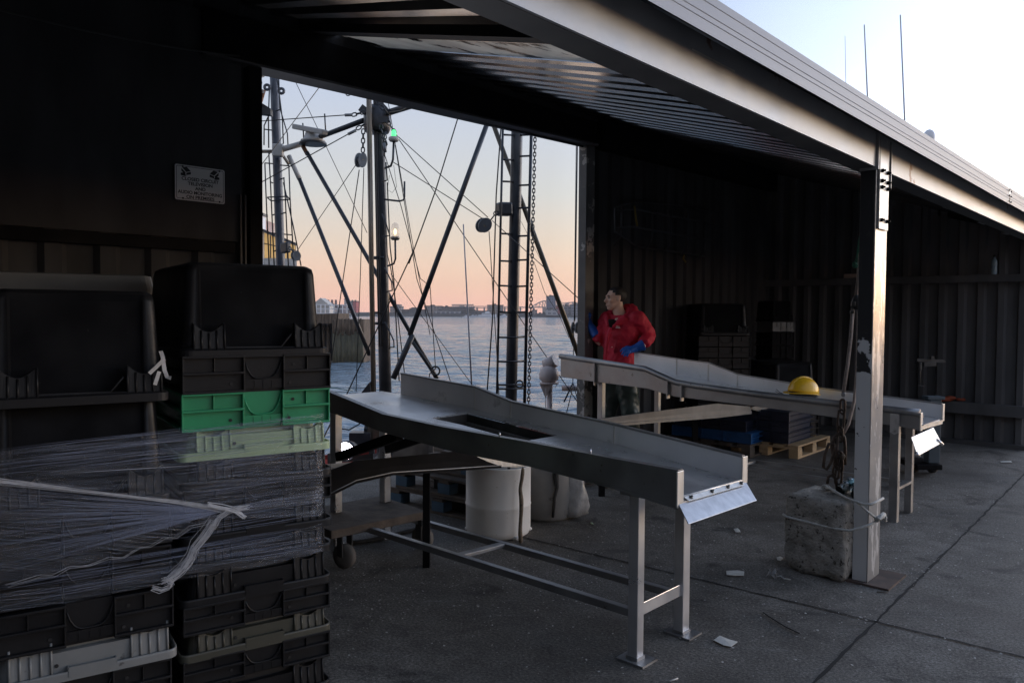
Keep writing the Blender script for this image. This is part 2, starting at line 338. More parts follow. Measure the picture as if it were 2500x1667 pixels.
def gmix(fac, a, b, mode='MIX'):
    m_ = n_.new('ShaderNodeMix'); m_.data_type = 'RGBA'; m_.blend_type = mode
    for k_, v_ in ((0, fac), (6, a), (7, b)):
        if isinstance(v_, (int, float)): m_.inputs[k_].default_value = v_
        elif isinstance(v_, tuple): m_.inputs[k_].default_value = (*v_, 1)
        else: l_.new(v_, m_.inputs[k_])
    return m_.outputs[2]
def gramp(x, pts): r_ = ramp(n_, pts); l_.new(x, r_.inputs[0]); return r_.outputs[0]
big = gnoise(.55, 9, .62, dist=.6); mid = gnoise(5, 10, .7); fine = gnoise(75, 6, .8); scuff = gnoise(9, 6, .65, (.25, 2.2, 1))
c_ = gramp(big, [(.30, (.060, .053, .045)), (.47, (.122, .111, .097)), (.66, (.195, .180, .160))])
c_ = gmix(gramp(mid, [(.42, 0.0), (.62, .55)]), c_, (.058, .050, .042))
c_ = gmix(gramp(scuff, [(.56, 0.0), (.74, .45)]), c_, (.21, .205, .195))
c_ = gmix(gramp(gnoise(1.7, 8, .6, dist=1.5), [(.56, 0.0), (.66, .75)]), c_, (.030, .028, .026))
c_ = gmix(1.0, c_, gramp(fine, [(.34, .25), (.5, .95), (.66, 2.1)]), 'MULTIPLY')
vo_ = n_.new('ShaderNodeTexVoronoi'); vo_.inputs['Scale'].default_value = 60; l_.new(tc_.outputs['Object'], vo_.inputs['Vector'])
sp_ = gramp(vo_.outputs['Distance'], [(.10, 1.0), (.16, 0.0)]); spm = gmix(1.0, sp_, gramp(gnoise(14, 3), [(.52, 0.0), (.60, .8)]), 'MULTIPLY')
c_ = gmix(spm, c_, (.34, .33, .31))
l_.new(c_, b_.inputs['Base Color'])
l_.new(gramp(big, [(.3, .50), (.62, .88)]), b_.inputs['Roughness'])
bp_ = n_.new('ShaderNodeBump'); bp_.inputs['Strength'].default_value = .8; bp_.inputs['Distance'].default_value = .004; l_.new(gnoise(85, 8, .7), bp_.inputs['Height']); l_.new(bp_.outputs[0], b_.inputs['Normal'])
tag(mb.build('ground', gm), kind='structure')
def joint(a, b):
    n = 150; d = (b-a); s = Vector((-d.y, d.x, 0)).normalized(); mbj = MB(); rows = []
    for i in range(n+1):
        p = a+d*i/n; w = .0045+.0055*random.random(); o = .009*(random.random()-.5)
        rows.append((p+s*(o-w)+Z*.004, p+s*(o+w)+Z*.004))
    mbj.add([x for r in rows for x in r], [(2*i, 2*i+1, 2*i+3, 2*i+2) for i in range(n)])
    return mbj
ja, jb = G(1988, 1667), G(2500, 1159); jd = (jb-ja).normalized()
ka, kb = G(1302, 1318), G(2500, 1605); kd = (kb-ka).normalized()
jm = pm('joint gap', (.008, .008, .008), None, rough=.95)
tag(joint(ja-jd*2.0, jb+jd*3.2).build('ground_joint', jm), kind='structure')
tag(joint(ka-kd*.6, kb+kd*1.5).build('ground_joint', jm), kind='structure')

# water
wm = bpy.data.materials.new('harbour water'); wm.use_nodes = True
n_, l_ = wm.node_tree.nodes, wm.node_tree.links; b_ = n_['Principled BSDF']
b_.inputs['Base Color'].default_value = (.19, .25, .295, 1); b_.inputs['Roughness'].default_value = .10; b_.inputs['IOR'].default_value = 1.5
tc_ = n_.new('ShaderNodeTexCoord'); prev = None
for sc, st, di, ss in ((.30, 1.0, 1.2, (.6, 1.8, 1)), (1.3, 1.0, .45, (.6, 1.7, 1)), (.05, .8, 3.0, (1, 1.4, 1))):
    mp_ = n_.new('ShaderNodeMapping'); mp_.inputs['Scale'].default_value = ss; l_.new(tc_.outputs['Object'], mp_.inputs[0])
    t_ = n_.new('ShaderNodeTexNoise'); t_.inputs['Scale'].default_value = sc; t_.inputs['Detail'].default_value = 3; l_.new(mp_.outputs[0], t_.inputs['Vector'])
    bp_ = n_.new('ShaderNodeBump'); bp_.inputs['Strength'].default_value = st; bp_.inputs['Distance'].default_value = di
    l_.new(t_.outputs[0], bp_.inputs['Height'])
    if prev: l_.new(prev.outputs[0], bp_.inputs['Normal'])
    prev = bp_
l_.new(prev.outputs[0], b_.inputs['Normal'])
tag(MB().add([(-1700, -160, WATER-.35), (1700, -160, WATER-.35), (1700, 1650, WATER-.35), (-1700, 1650, WATER-.35)], [(0, 1, 2, 3)]).build('water', wm), kind='structure')
vs = []; NR, NC = 330, 240                             # wind ripples on the near half of the harbour
for i in range(NR):
    r_ = 11*(330/11)**(i/(NR-1))
    for j in range(NC):
        a_ = rad(-48+84*j/(NC-1)); x, y = r_*math.sin(a_), r_*math.cos(a_)
        w1 = noise.noise(Vector((x*.16, y*.34, 1.3)))*.20; w2 = noise.noise(Vector((x*.42, y*.95, 4.1)))*.17; w3 = noise.noise(Vector((x*1.2, y*2.3, 7.7)))*.085*max(0, 1-r_/90)
        vs.append((x, y, WATER+(w1+w2+w3)*(1 if r_ > 13 else .6)-(.30 if i == NR-1 else 0)))
tag(MB().add(vs, [(i*NC+j, i*NC+j+1, (i+1)*NC+j+1, (i+1)*NC+j) for i in range(NR-1) for j in range(NC-1)], True).build('water', wm), kind='structure')

# ================================================================== THE SHED
shed = thing('dock_shed', 'black open fronted dock shed with ribbed sloping roof and grey eave beam', 'shed', PF)
def corr(mb, a, b, z0, z1, n, pitch=.30, dep=.04, flat0=None):
    """ribbed sheet wall from a to b (plan), ribs towards n; z1 may be a function of the distance along"""
    a, b = Vector(a), Vector(b); d = (b-a); Ln = d.length; d.normalize(); P = []
    x = 0.0; prof = [(0, 0), (.48, 0), (.58, 1), (.88, 1)]
    while x < Ln:
        for f, h in prof:
            xx = x+f*pitch
            if xx <= Ln: P.append((xx, h*dep))
        x += pitch
    P.append((Ln, 0))
    zf = z1 if callable(z1) else (lambda s: z1)
    vs = []
    for xx, h in P:
        p = a+d*xx+Vector(n)*h
        vs += [Vector((p.x, p.y, z0)), Vector((p.x, p.y, zf(xx)))]
    return mb.add(vs, [(2*i, 2*i+1, 2*i+3, 2*i+2) for i in range(len(P)-1)])
jl = PL(625, 600, PB, vB); jl.z = 0                   # left door jamb foot
RIB = Vector((-.607, 1.0, .365))                      # direction of the roof ribs: up towards the water
FR0 = PF+Z*2.42
def roof_back(p):                                     # where a rib leaving front point p meets the back wall
    t = (PB-Vector(p)).dot(vB)/RIB.dot(vB); return Vector(p)+RIB*t
# corner of back wall and far end wall
EW = G(2500, 1095)
t_ = 0
A = Matrix(((uB.x, -vF.x), (uB.y, -vF.y))); rr = A.inverted() @ Vector((EW.x-PB.x, EW.y-PB.y))
CORN = PB+uB*rr[0]
# back wall, in two runs either side of the opening
HW = lambda s: 3.75
mb = MB(); corr(mb, jl-uB*9.0, jl-uB*.05, 0, HW, -vB, .30, .035); mb.build('wall', 'wall', shed)
mb = MB(); corr(mb, PB+uB*.12, CORN, 0, HW, -vB, .21, .035); mb.build('wall', 'wall', shed)
mb = MB(); EL = (EW-CORN).length; corr(mb, CORN, EW-vF*.05, 0, lambda s_: 3.50-(3.50-2.46)*min(1, s_/EL), (EW-CORN).normalized().cross(Z)*-1 if False else -uF, .205, .045); mb.build('wall', 'wall_end', shed)
mb = MB(); corr(mb, jl-uB*9.0, jl-uB*9.0-vB*3.7, 0, 3.7, uB, .33, .045); mb.build('wall', 'wall', shed)
# flat plate beside the sign and the boards behind it
mb = MB(); mb.obox(jl-uB*1.75-vB*.045+Z*1.98, uB*1.62, -vB*.012, Z*1.5); mb.build('cladding_plate', 'wall', shed)
mb = MB(); mb.obox(jl-uB*9.0-vB*.04+Z*1.90, uB*8.8, -vB*.06, Z*.07); mb.build('rail', 'steel_dark', shed)
mb = MB(); mb.obox(jl-uB*.155-vB*.04+Z*1.30, uB*.012, -vB*.045, Z*1.0); mb.obox(jl-uB*.125-vB*.04+Z*1.30, uB*.012, -vB*.05, Z*1.0); mb.build('door_track', 'soffit', shed)
# door jambs and header
mb = MB(); mb.obox(jl-uB*.09-vB*.10, uB*.09, vB*.16, Z*3.3); mb.build('jamb', 'steel_dark', shed)
mb = MB(); mb.obox(PB-vB*.06, uB*.135, vB*.10, Z*3.4); mb.build('jamb', 'jamb', shed)
mb = MB(); mb.obox(PB+uB*.136-vB*.05, uB*.02, vB*.08, Z*3.3); mb.build('door_edge', 'steel_dark', shed)
hb0, hb1 = PL(625, 157, PB-vB*.10, vB), PL(1440, 348, PB-vB*.10, vB)
ht0, ht1 = PL(640, 96, PB-vB*.10, vB), PL(1412, 290, PB-vB*.10, vB)
hd = hb1-hb0
mb = MB(); p0 = hb0-hd*.10; p1 = hb1+hd*.03
mb.hexa([p0, p1, p1+vB*.12, p0+vB*.12, p0+Z*.30, p1+Z*.22, p1+Z*.22+vB*.12, p0+Z*.30+vB*.12]); mb.build('header_beam', 'steel_dark', shed)
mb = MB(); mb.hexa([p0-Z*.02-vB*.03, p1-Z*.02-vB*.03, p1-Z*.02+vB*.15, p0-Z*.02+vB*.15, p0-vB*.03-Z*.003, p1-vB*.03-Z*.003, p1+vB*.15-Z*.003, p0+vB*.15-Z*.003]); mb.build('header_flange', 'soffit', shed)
mb = MB(); mb.obox(PB+uB*.16-vB*.04+Z*3.2, (CORN-PB)-uB*.2, -vB*.10, Z*.28); mb.build('header_beam', 'steel_dark', shed)
mb = MB(); mb.obox(jl-uB*9.0-vB*.02+Z*3.2, (CORN-jl)+uB*9.0, vB*.01, Z*.9); mb.build('gable_sheet', 'wall', shed)
# rails along the end wall
def endrail(z, h, dpt):
    mb = MB(); a = CORN-uF*.055-vF*.0; b = EW-vF*.05-uF*.055
    mb.obox(a+Z*z, b-a, -uF*dpt, Z*h); return mb
endrail(1.90, .085, .07).build('rail', 'wall_end', shed)
endrail(.36, .13, .08).build('rail', 'wall_end', shed)
endrail(0, .05, .10).build('rail', 'soffit', shed)
# roof deck: trapezoid ribs
mb = MB(); P = []
t = -9.0
while t < 6.1:
    for f, h in ((0, 0), (.42, 0), (.56, 1), (.86, 1)): P.append((t+f*.22, h*.055))
    t += .22
vs = []
for s_, h in P:
    a = FR0+uF*s_+Z*h; b = roof_back(a); o_ = a+RIB*.03
    vs += [o_, a, b]
WR = PL(1400, 97, PF+vF*.05, vF); sW = (WR-PF).dot(uF); SK0, SK1 = -1.98, -1.76
mb.add(vs, [(3*i+k, 3*i+k+1, 3*i+k+4, 3*i+k+3) for i in range(len(P)-1) for k in (0, 1) if not (P[i][0] > SK0-.08 and P[i+1][0] < SK1+.02)])
mb.build('roof_deck', 'deck', shed)
mb = MB()                                             # flat outer skin over the ribs
for s0_, s1_ in ((-9.2, SK0-.10), (SK1+.12, 6.2)):
    a0, a1 = FR0+uF*s0_+Z*.10, FR0+uF*s1_+Z*.10
    mb.prism([a0-RIB*.10, a1-RIB*.10, roof_back(a1)+RIB*.1, roof_back(a0)+RIB*.1], Z*.03)
a0, a1 = FR0+uF*(SK0-.099)+Z*.101, FR0+uF*(SK1+.119)+Z*.101; mb.prism([a0-RIB*.099, a1-RIB*.099, a1+RIB*.12, a0+RIB*.12], Z*.028)
mb.build('roof', 'fascia', shed)
# eave beam: web, lower lip
def along(pl, x0, y0, x1, y1): return PL(x0, y0, pl, vF), PL(x1, y1, pl, vF)
zb = 2.315
mb = MB(); mb.obox(PF-uF*9+Z*zb, uF*15.2, vF*.012, Z*.19); mb.build('beam', 'beam', shed)
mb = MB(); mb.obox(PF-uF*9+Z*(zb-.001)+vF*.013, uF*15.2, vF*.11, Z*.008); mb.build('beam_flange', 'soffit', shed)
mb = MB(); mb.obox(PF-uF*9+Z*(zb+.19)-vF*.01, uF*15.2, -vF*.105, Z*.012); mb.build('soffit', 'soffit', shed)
# gutter fascia with fine ribs
mb = MB(); prof = [(0, 0), (0, .040), (.0015, .042), (0, .044), (0, .060), (.0015, .062), (0, .064), (0, .100), (.0015, .102), (0, .104), (0, .130), (-.02, .130)]
FP = PF-vF*.12+Z*2.430
rows = []
for tt in (-9.0, 3.02): rows.append([FP+uF*tt-vF*d_+Z*h for d_, h in prof])
k = len(prof)
mb.add(rows[0]+rows[1], [(i, i+1, k+i+1, k+i) for i in range(k-1)])
mb.build('gutter', 'fascia', shed)
mb = MB(); rows = []
for tt in (3.024, 6.25): rows.append([FP+uF*tt-vF*(d_+.002)+Z*(h+.002) for d_, h in prof])
mb.add(rows[0]+rows[1], [(i, i+1, k+i+1, k+i) for i in range(k-1)])
mb.build('gutter', 'fascia', shed)
mb = MB()
for hh in (.02, .065, .108):
    for tt in (2.98, 3.06): mb.lathe([(.006, 0), (.006, .006), (.001, .008)], FP+uF*tt-vF*.002+Z*hh, -vF, 8)
mb.build('rivets', 'steel_dark', shed)
# rafters
def rafter(s_, w=.09, h=.20, mat='steel_dark'):
    a = FR0+uF*s_; b = roof_back(a); mbr = MB()
    mbr.obox(a-Z*h+RIB*.05, uF*w, (b-a)*.97, Z*h); return mbr.build('rafter', mat, shed)
WR = PL(1400, 97, PF+vF*.05, vF); sW = (WR-PF).dot(uF)
rafter(-2.40, .09, .05); rafter(-4.9, .09, .05); rafter(5.6, .09, .06)
# translucent skylight sheet past the rafter, in the gap left in the deck
mb = MB(); a = FR0+uF*(SK0-.06)+Z*.012; a2 = FR0+uF*(SK1+.05)+Z*.012; b = roof_back(a); b2 = roof_back(a2)
mb.prism([a, a2, b2, b], Z*.006); mb.build('skylight_strip', 'lap', shed)
# soffit patches by the beam
mb = MB()
for x, y, s_ in ((1880, 300, .16), (2285, 488, .18), (2325, 507, .10), (2408, 545, .14), (2465, 571, .12)):
    p = G(x, y, 2.405); mb.prism([p-uF*s_-vF*.03, p+uF*s_*.8-vF*.05, p+uF*s_+vF*.05, p-uF*s_*.7+vF*.06], Z*.006)
mb.build('closure_strip', 'grey_drum', shed)
# post
pw = .078; pl = .205
mb = MB(); mb.obox(PF+Z*.012, uF*pl, vF*.006, Z*2.29); mb.build('post', 'post', shed, .003)
# the dark side and the rest of the tube, flaking in its lower part
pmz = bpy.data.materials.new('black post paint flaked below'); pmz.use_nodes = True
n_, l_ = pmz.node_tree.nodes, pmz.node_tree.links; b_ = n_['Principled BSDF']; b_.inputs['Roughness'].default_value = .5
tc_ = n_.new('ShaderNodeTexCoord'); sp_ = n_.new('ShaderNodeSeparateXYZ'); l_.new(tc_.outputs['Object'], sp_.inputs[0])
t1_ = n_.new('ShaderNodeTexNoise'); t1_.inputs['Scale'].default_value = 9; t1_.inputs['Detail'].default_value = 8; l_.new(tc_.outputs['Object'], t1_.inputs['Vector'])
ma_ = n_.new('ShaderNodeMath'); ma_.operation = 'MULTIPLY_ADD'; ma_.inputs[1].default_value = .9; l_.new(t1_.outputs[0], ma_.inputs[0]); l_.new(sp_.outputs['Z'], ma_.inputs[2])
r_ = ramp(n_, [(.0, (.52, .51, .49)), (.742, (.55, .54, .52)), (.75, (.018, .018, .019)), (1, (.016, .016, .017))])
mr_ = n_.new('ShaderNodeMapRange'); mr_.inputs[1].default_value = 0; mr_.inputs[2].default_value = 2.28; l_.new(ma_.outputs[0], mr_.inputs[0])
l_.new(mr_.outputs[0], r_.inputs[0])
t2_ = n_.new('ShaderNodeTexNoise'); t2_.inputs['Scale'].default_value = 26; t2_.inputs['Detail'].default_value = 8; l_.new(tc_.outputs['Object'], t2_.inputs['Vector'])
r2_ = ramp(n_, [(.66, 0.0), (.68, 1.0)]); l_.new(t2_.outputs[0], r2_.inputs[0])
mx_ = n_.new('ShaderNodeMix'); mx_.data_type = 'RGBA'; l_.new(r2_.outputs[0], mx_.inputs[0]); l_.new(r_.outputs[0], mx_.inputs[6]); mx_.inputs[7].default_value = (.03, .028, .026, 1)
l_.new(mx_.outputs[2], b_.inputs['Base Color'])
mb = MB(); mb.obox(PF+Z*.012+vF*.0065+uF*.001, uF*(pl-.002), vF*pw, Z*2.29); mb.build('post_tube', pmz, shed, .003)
mb = MB(); mb.prism([PF+uF*-.03-vF*.12, PF+uF*.30-vF*.12, PF+uF*.30+vF*.16, PF-uF*.03+vF*.16], Z*.012); mb.build('base_plate', 'plate', shed)
mb = MB(); mb.obox(PF+uF*.015-vF*.014+Z*1.98, uF*.16, vF*.012, Z*.50); plate = mb.build('bracket', 'post', shed, .002)
mb = MB()
for zz in (2.03, 2.21, 2.245, 2.30):
    for s_ in (.045, .145): MB().lathe([(.011, 0), (.011, .009), (.006, .012), (.006, .02)], PF+uF*s_-vF*.0145+Z*zz, -vF, 6, False).build('bolt', 'steel_dark', plate)
mb = MB(); mb.obox(PF-uF*.02-vF*.016+Z*2.30, uF*.012, vF*.10, Z*.2); mb.obox(PF+uF*.185-vF*.022+Z*2.22, uF*.006, vF*.02, Z*.26); mb.build('stiffener', 'beam', shed)

# sign
sp = [PL(x*1.0629, y*1.0629, PB-vB*.075, vB) for x, y in ((402, 377), (516, 391), (515, 468), (401, 459))]
sc_ = (sp[0]+sp[1]+sp[2]+sp[3])/4
sx = (sp[1]-sp[0]); sw = sx.length; sx.normalize(); sy = Z; sh = ((sp[0]-sp[3]).length+(sp[1]-sp[2]).length)/2; sn = -vB
sx = uB
sign = thing('warning_sign', 'white metal notice with two camera pictograms fixed to the black wall beside the opening', 'sign', sc_)
def SP(x, y, z=0): return sc_+sx*(x*sw/2)+sy*(y*sh/2)+sn*z
def rr2(hx, hy, r, z, k=4):
    return [sc_+sx*p.x+sy*p.y+sn*z for p in rrect(0, 0, hx, hy, r, 0, k)]
mb = MB(); mb.prism(rr2(sw/2, sh/2, .012, 0), sn*.003); mb.build('plate', 'sign', sign)
mb = MB(); o_, i_ = rr2(sw/2-.008, sh/2-.008, .010, .0035), rr2(sw/2-.011, sh/2-.011, .008, .0035)
mb.add(o_+i_, [(j, (j+1) % len(o_), len(o_)+(j+1) % len(o_), len(o_)+j) for j in range(len(o_))]); mb.build('border', 'ink', sign)
def text(body, size, pos, xdir, ydir, mat, parent, name='lettering', ext=.0008, wid=1.0, bold=.0):
    c = bpy.data.curves.new(name, 'FONT'); c.body = body; c.size = size; c.align_x = 'CENTER'; c.align_y = 'CENTER'; c.extrude = ext; c.offset = bold; c.space_line = .92
    to = bpy.data.objects.new(name, c); COL.objects.link(to)
    dg = bpy.context.evaluated_depsgraph_get(); me = bpy.data.meshes.new_from_object(to.evaluated_get(dg))
    bpy.data.objects.remove(to); bpy.data.curves.remove(c)
    zd = xdir.cross(ydir)
    off = Vector((0, 0, 0)); p = parent
    while p is not None: off += p.location; p = p.parent
    for v in me.vertices: q_ = v.co.copy(); v.co = pos-off+xdir*q_.x*wid+ydir*q_.y+zd*q_.z
    me.materials.clear(); me.materials.append(MT[mat]); o = bpy.data.objects.new(name, me); COL.objects.link(o); o.parent = parent; return o
lh = sh*.128
for i, tline in enumerate(('CLOSED CIRCUIT', 'TELEVISION', 'AND', 'AUDIO MONITORING', 'ON PREMISES')):
    text(tline, lh*1.02, SP(0, .22-i*.255, .0036), sx, sy, 'ink', sign, 'lettering', .0004, 1.06 if i != 3 else 1.0, .0008)
for sgn in (-1, 1):
    mb = MB(); cx_ = sgn*.58
    def q2(pts): return [SP(cx_+sgn*-x, y, .0036) for x, y in pts]
    mb.prism(q2([(-.14, .84), (.04, .90), (.20, .68), (.02, .60)]), sn*.0006)
    mb.prism(q2([(-.17, .80), (-.01, .58), (-.01, .44), (-.17, .64)]), sn*.0006)
    mb.prism(q2([(.02, .56), (.20, .64), (.20, .50), (.02, .43)]), sn*.0006)
    mb.prism(q2([(-.20, .52), (-.10, .56), (.03, .40), (-.04, .36), (-.20, .40)]), sn*.0006)
    mb.build('camera_pictogram', 'ink', sign)
mb = MB()
for x_, y_ in ((-.7, .9), (.78, .9), (-.7, -.9), (.78, -.9)): mb.lathe([(.006, 0), (.006, .003), (.001, .004)], SP(x_, y_, .003), sn, 8)
mb.build('screw', 'steel_dark', sign)

# things fixed or leaning on the walls
def bk(px, py, off): return PL(px, py, PB-vB*off, vB)
bs = thing('rescue_basket', 'grey tubular rescue stretcher basket hung on the black wall above the man', 'stretcher', bk(1620, 590, .1))
mb = MB()
r1 = [(1501, 515), (1551, 511), (1637, 528), (1742, 546)]; r2 = [(1501, 557), (1541, 553), (1635, 570), (1738, 588)]
for off in (.30,):
    mb.tube([bk(x, y, off) for x, y in r1], .011, 6); mb.tube([bk(x, y, off) for x, y in r2], .011, 6)
mb.tube([bk(1501, 508, .30), bk(1501, 557, .30), bk(1501, 566, .28), bk(1556, 603, .10), bk(1640, 614, .10), bk(1720, 626, .1)], .010, 6)
mb.tube([bk(1501, 508, .30), bk(1545, 492, .08), bk(1640, 500, .08), bk(1740, 520, .08)], .010, 6)
for x, dy in ((1517, 0), (1593, 8), (1638, 16), (1680, 24), (1722, 33)):
    mb.tube([bk(x, 500+dy, .1), bk(x, 518+dy, .30), bk(x, 560+dy, .30), bk(x-4, 582+dy, .25), bk(x-18, 600+dy, .1)], .009, 6)
mb.build('frame', 'basket', bs)
mb = MB(); mb.tube([bk(1549, 503, .31), bk(1552, 530, .315), bk(1556, 552, .31)], .011, 6); mb.tube([bk(1670, 622, .12), bk(1668, 632, .12), bk(1674, 640, .12)], .012, 6); mb.build('strap', pm('yellow strap', (.22, .15, .02), None), bs)
def ew(px, py, off): return PL(px, py, EW-uF*off, uF)
b0 = ew(2427, 668, .10); b0.z = 1.985
bot = thing('water_bottle', 'clear water bottle standing on the rail of the far ribbed wall', 'bottle', b0)
MB().lathe([(.026, 0), (.030, .01), (.030, .08), (.027, .09), (.030, .10), (.030, .15), (.012, .19), (.012, .20)], b0, Z, 14).build('body', 'bottle', bot)
MB().lathe([(.014, .20), (.014, .222), (.001, .224)], b0, Z, 12).build('cap', 'dark', bot)
p_ = ew(2062, 672, .13); p_.z = 1.985
center(tag(MB().obox(p_-uF*.03, vF*-.30, uF*.05, Z*.05).build('board', pm('ledge piece coloured as lit', (.42, .31, .25), (.3, .22, .18), 9, .8)), 'short ledge piece coloured as lit on the wall rail left of the bottle', 'board'))  # pale piece stands for the lit rail shelf, light put into its colour
p_ = ew(2318, 996, .10); p_.z = .49
mb = MB()
for i in range(7): mb.ell(p_+Vector((random.uniform(-.13, .13), random.uniform(-.05, .05), .02+random.uniform(0, .025))), (.06, .035, .025))
center(tag(mb.build('rag', 'orange'), 'crumpled orange rag lying on the low rail of the far wall', 'rag'))
# cable under the roof
c0 = bk(-40, 15, .12); c1 = bk(300, 70, .12); c2 = bk(585, 138, .12)
tag(center(MB().tube(sag(c0, c2, .03, 14), .006, 6).build('cable', 'soffit')), 'thin cable strung along the dark wall above the notice', 'cable')

# ================================================================== ADDED WAREHOUSE (unseen behind the camera; put in to darken what faces it)
wc_ = Vector((-6.0, -11.0, 0)); wx = Vector((math.cos(rad(-14)), math.sin(rad(-14)), 0)); wy = Vector((wx.y, -wx.x, 0))
shade_block = thing('warehouse', 'long dark brick warehouse across the yard behind the photographer', 'warehouse', wc_)
o = wc_-wx*22
mb = MB(); mb.obox(o, wx*36, wy*14, Z*8.0); mb.build('wall', pm('dark brick', (.045, .035, .03), (.07, .055, .045), 6, .9), shade_block)
mb = MB(); mb.obox(o-wy*.3+Z*8.0, wx*36, wy*14.6, Z*.35); mb.build('roof', 'steel_dark', shade_block)
for k in range(5):
    mb = MB(); mb.obox(o+wx*(3+k*6.8)-wy*.04+Z*.02, wx*3.4, wy*.04, Z*3.6); mb.build('door', 'soffit', shade_block)
# ================================================================== THE TRAWLER BEYOND THE OPENING
def z1(x, y, Y): return D(600+x/2.851, 130+y/2.851, Y)
def z2(x, y, Y): return D(1000+x/2.851, 230+y/2.851, Y)
def z3(x, y, Y): return D(600+x/2.851, 600+y/2.851, Y)
def z4(x, y, Y): return D(1000+x/2.851, 600+y/2.851, Y)
def wpx(w, Y): return w/2.851/FPX*Y/2       # radius for a width in zoom pixels
boat = thing('fishing_trawler', 'fishing trawler with dark masts, booms, wire rigging and deck gear moored beyond the opening', 'trawler', (1.0, 12.0, WATER))
# hull: long low hull parallel to the wharf
hb = PB+vB*2.1
def hullpt(s, w, z): p = hb+uB*s+vB*w; return Vector((p.x, p.y, z))
mb = MB(); R = []
for s_, hw, sheer in ((-13, .8, .1), (-11, 2.2, 0), (-6, 2.7, -.1), (2, 2.7, -.1), (9, 2.4, .1), (13, 1.3, .4), (15, .15, .7)):
    c = 2.7
    R.append([hullpt(s_, c-hw*.75, -3.9), hullpt(s_, c-hw, -2.6), hullpt(s_, c-hw, -1.45+sheer), hullpt(s_, c+hw, -1.45+sheer), hullpt(s_, c+hw, -2.6), hullpt(s_, c+hw*.75, -3.9)])
mb.rings(R, False); mb.build('hull', 'black_hull', boat)
mb = MB()
for sgn in (-1, 1):
    rr_ = [(-11, 2.2, 0), (-6, 2.7, -.1), (2, 2.7, -.1), (9, 2.4, .1), (13, 1.3, .4)]
    for (s0, w0, h0), (s1, w1, h1) in zip(rr_, rr_[1:]):
        a, b = hullpt(s0, 2.7+sgn*w0, -1.45+h0), hullpt(s1, 2.7+sgn*w1, -1.45+h1)
        mb.bar(a+Z*.16, b+Z*.16, .08, .32)
mb.build('bulwark', 'red_hull', boat)
# masts
ML, MM, MR_ = 12.0, 11.0, 11.2
def upto(a, b, z):  # extend the line a->b down to height z
    return a+(b-a)*((z-a.z)/(b.z-a.z))
def spar(name, a, b, r, mat, n=14, down=None, r2=None, up=0):
    if down is not None: b = upto(a, b, down)
    if up: a = a+(a-b).normalized()*up
    mbx = MB(); mbx.tube([a, a.lerp(b, .33), a.lerp(b, .66), b], [r, r+((r2 or r)-r)*.33, r+((r2 or r)-r)*.66, r2 or r], n); return mbx.build(name, mat, boat)
mastL = spar('mast', z1(197, 100, ML), z1(243, 1480, ML), wpx(62, ML), 'mast_blue', 16, -1.5, wpx(60, ML), up=2.2)
mastM = spar('mast', z1(922, 280, MM), z3(972, 1020, MM), wpx(66, MM), 'mast', 18, -1.5, wpx(92, MM), up=2.2)
mastR = spar('mast', z2(748, 245, MR_), z4(706, 1085, MR_), wpx(80, MR_), 'mast', 18, -1.5, wpx(82, MR_), up=2.2)
spar('guide_pipe', z1(857, 260, MM-.25), z3(888, 1035, MM-.25), wpx(40, MM), 'galv', 12, -1.1, wpx(30, MM), up=2)
mb = MB()
for dx in (-2, 12, 24): mb.tube([z1(845+dx, 255, MM-.30), z3(880+dx, 1035, MM-.30)], wpx(7, MM), 6)
mb.build('wire_bundle', 'galv', boat)
for off in ((893, 912), (905, 930)):
    mb = MB(); mb.tube([z1(off[0], 290, MM-.12), z1(off[1], 1400, MM-.2), z3(off[1]+20, 700, MM-.22)], wpx(9, MM), 6); mb.build('rope', 'wire', boat)
# ladder cage on the left mast
mb = MB(); r_ = wpx(9, ML)
for pts in ([(165, 230), (158, 440), (160, 660)], [(158, 440), (128, 505), (127, 640)], [(205, 115), (228, 240), (255, 460), (262, 630), (240, 640)], [(228, 120), (237, 380), (290, 560), (295, 660)],
            [(133, 765), (140, 960), (163, 1480)], [(160, 690), (172, 900), (198, 1480)], [(265, 865), (275, 1000), (297, 1480)], [(300, 780), (308, 1000), (336, 1480)], [(262, 900), (330, 1200), (385, 1480)]):
    mb.tube([z1(x, y, ML-.15) for x, y in pts], r_, 6)
for a, b, y, d_ in ((126, 190, 530, 8), (133, 195, 765, 5), (170, 190, 895, 10), (180, 205, 1130, -10), (150, 215, 1250, 5), (195, 215, 1380, -10), (205, 250, 405, -15), (240, 305, 780, 5), (232, 270, 880, -12),
                    (242, 280, 1120, -12), (265, 320, 1260, 5), (150, 285, 1003, -6), (150, 178, 1005, 25), (178, 312, 1028, -10), (285, 312, 993, 30)):
    mb.tube([z1(a, y, ML-.12), z1(b, y+d_, ML-.12)], r_, 6)
mb.build('ladder', 'mast', boat)
mb = MB()
for x, y in ((148, 238), (248, 264)): MB().torus(z1(x, y, ML-.1), (0.1, -1, 0), wpx(34, ML), wpx(20, ML), 12, 6).build('mast_eye', 'mast_blue', boat)
mb = MB(); mb.tube([z1(-400, 687, ML), z1(200, 684, ML)], wpx(24, ML), 10); mb.build('cross_arm', 'galv', boat)
mb = MB(); c = z1(225, 678, ML-.2); mb.box(c, (.16, .12, .19)); jb_ = mb.build('joint_box', 'white_worn', boat, .02)
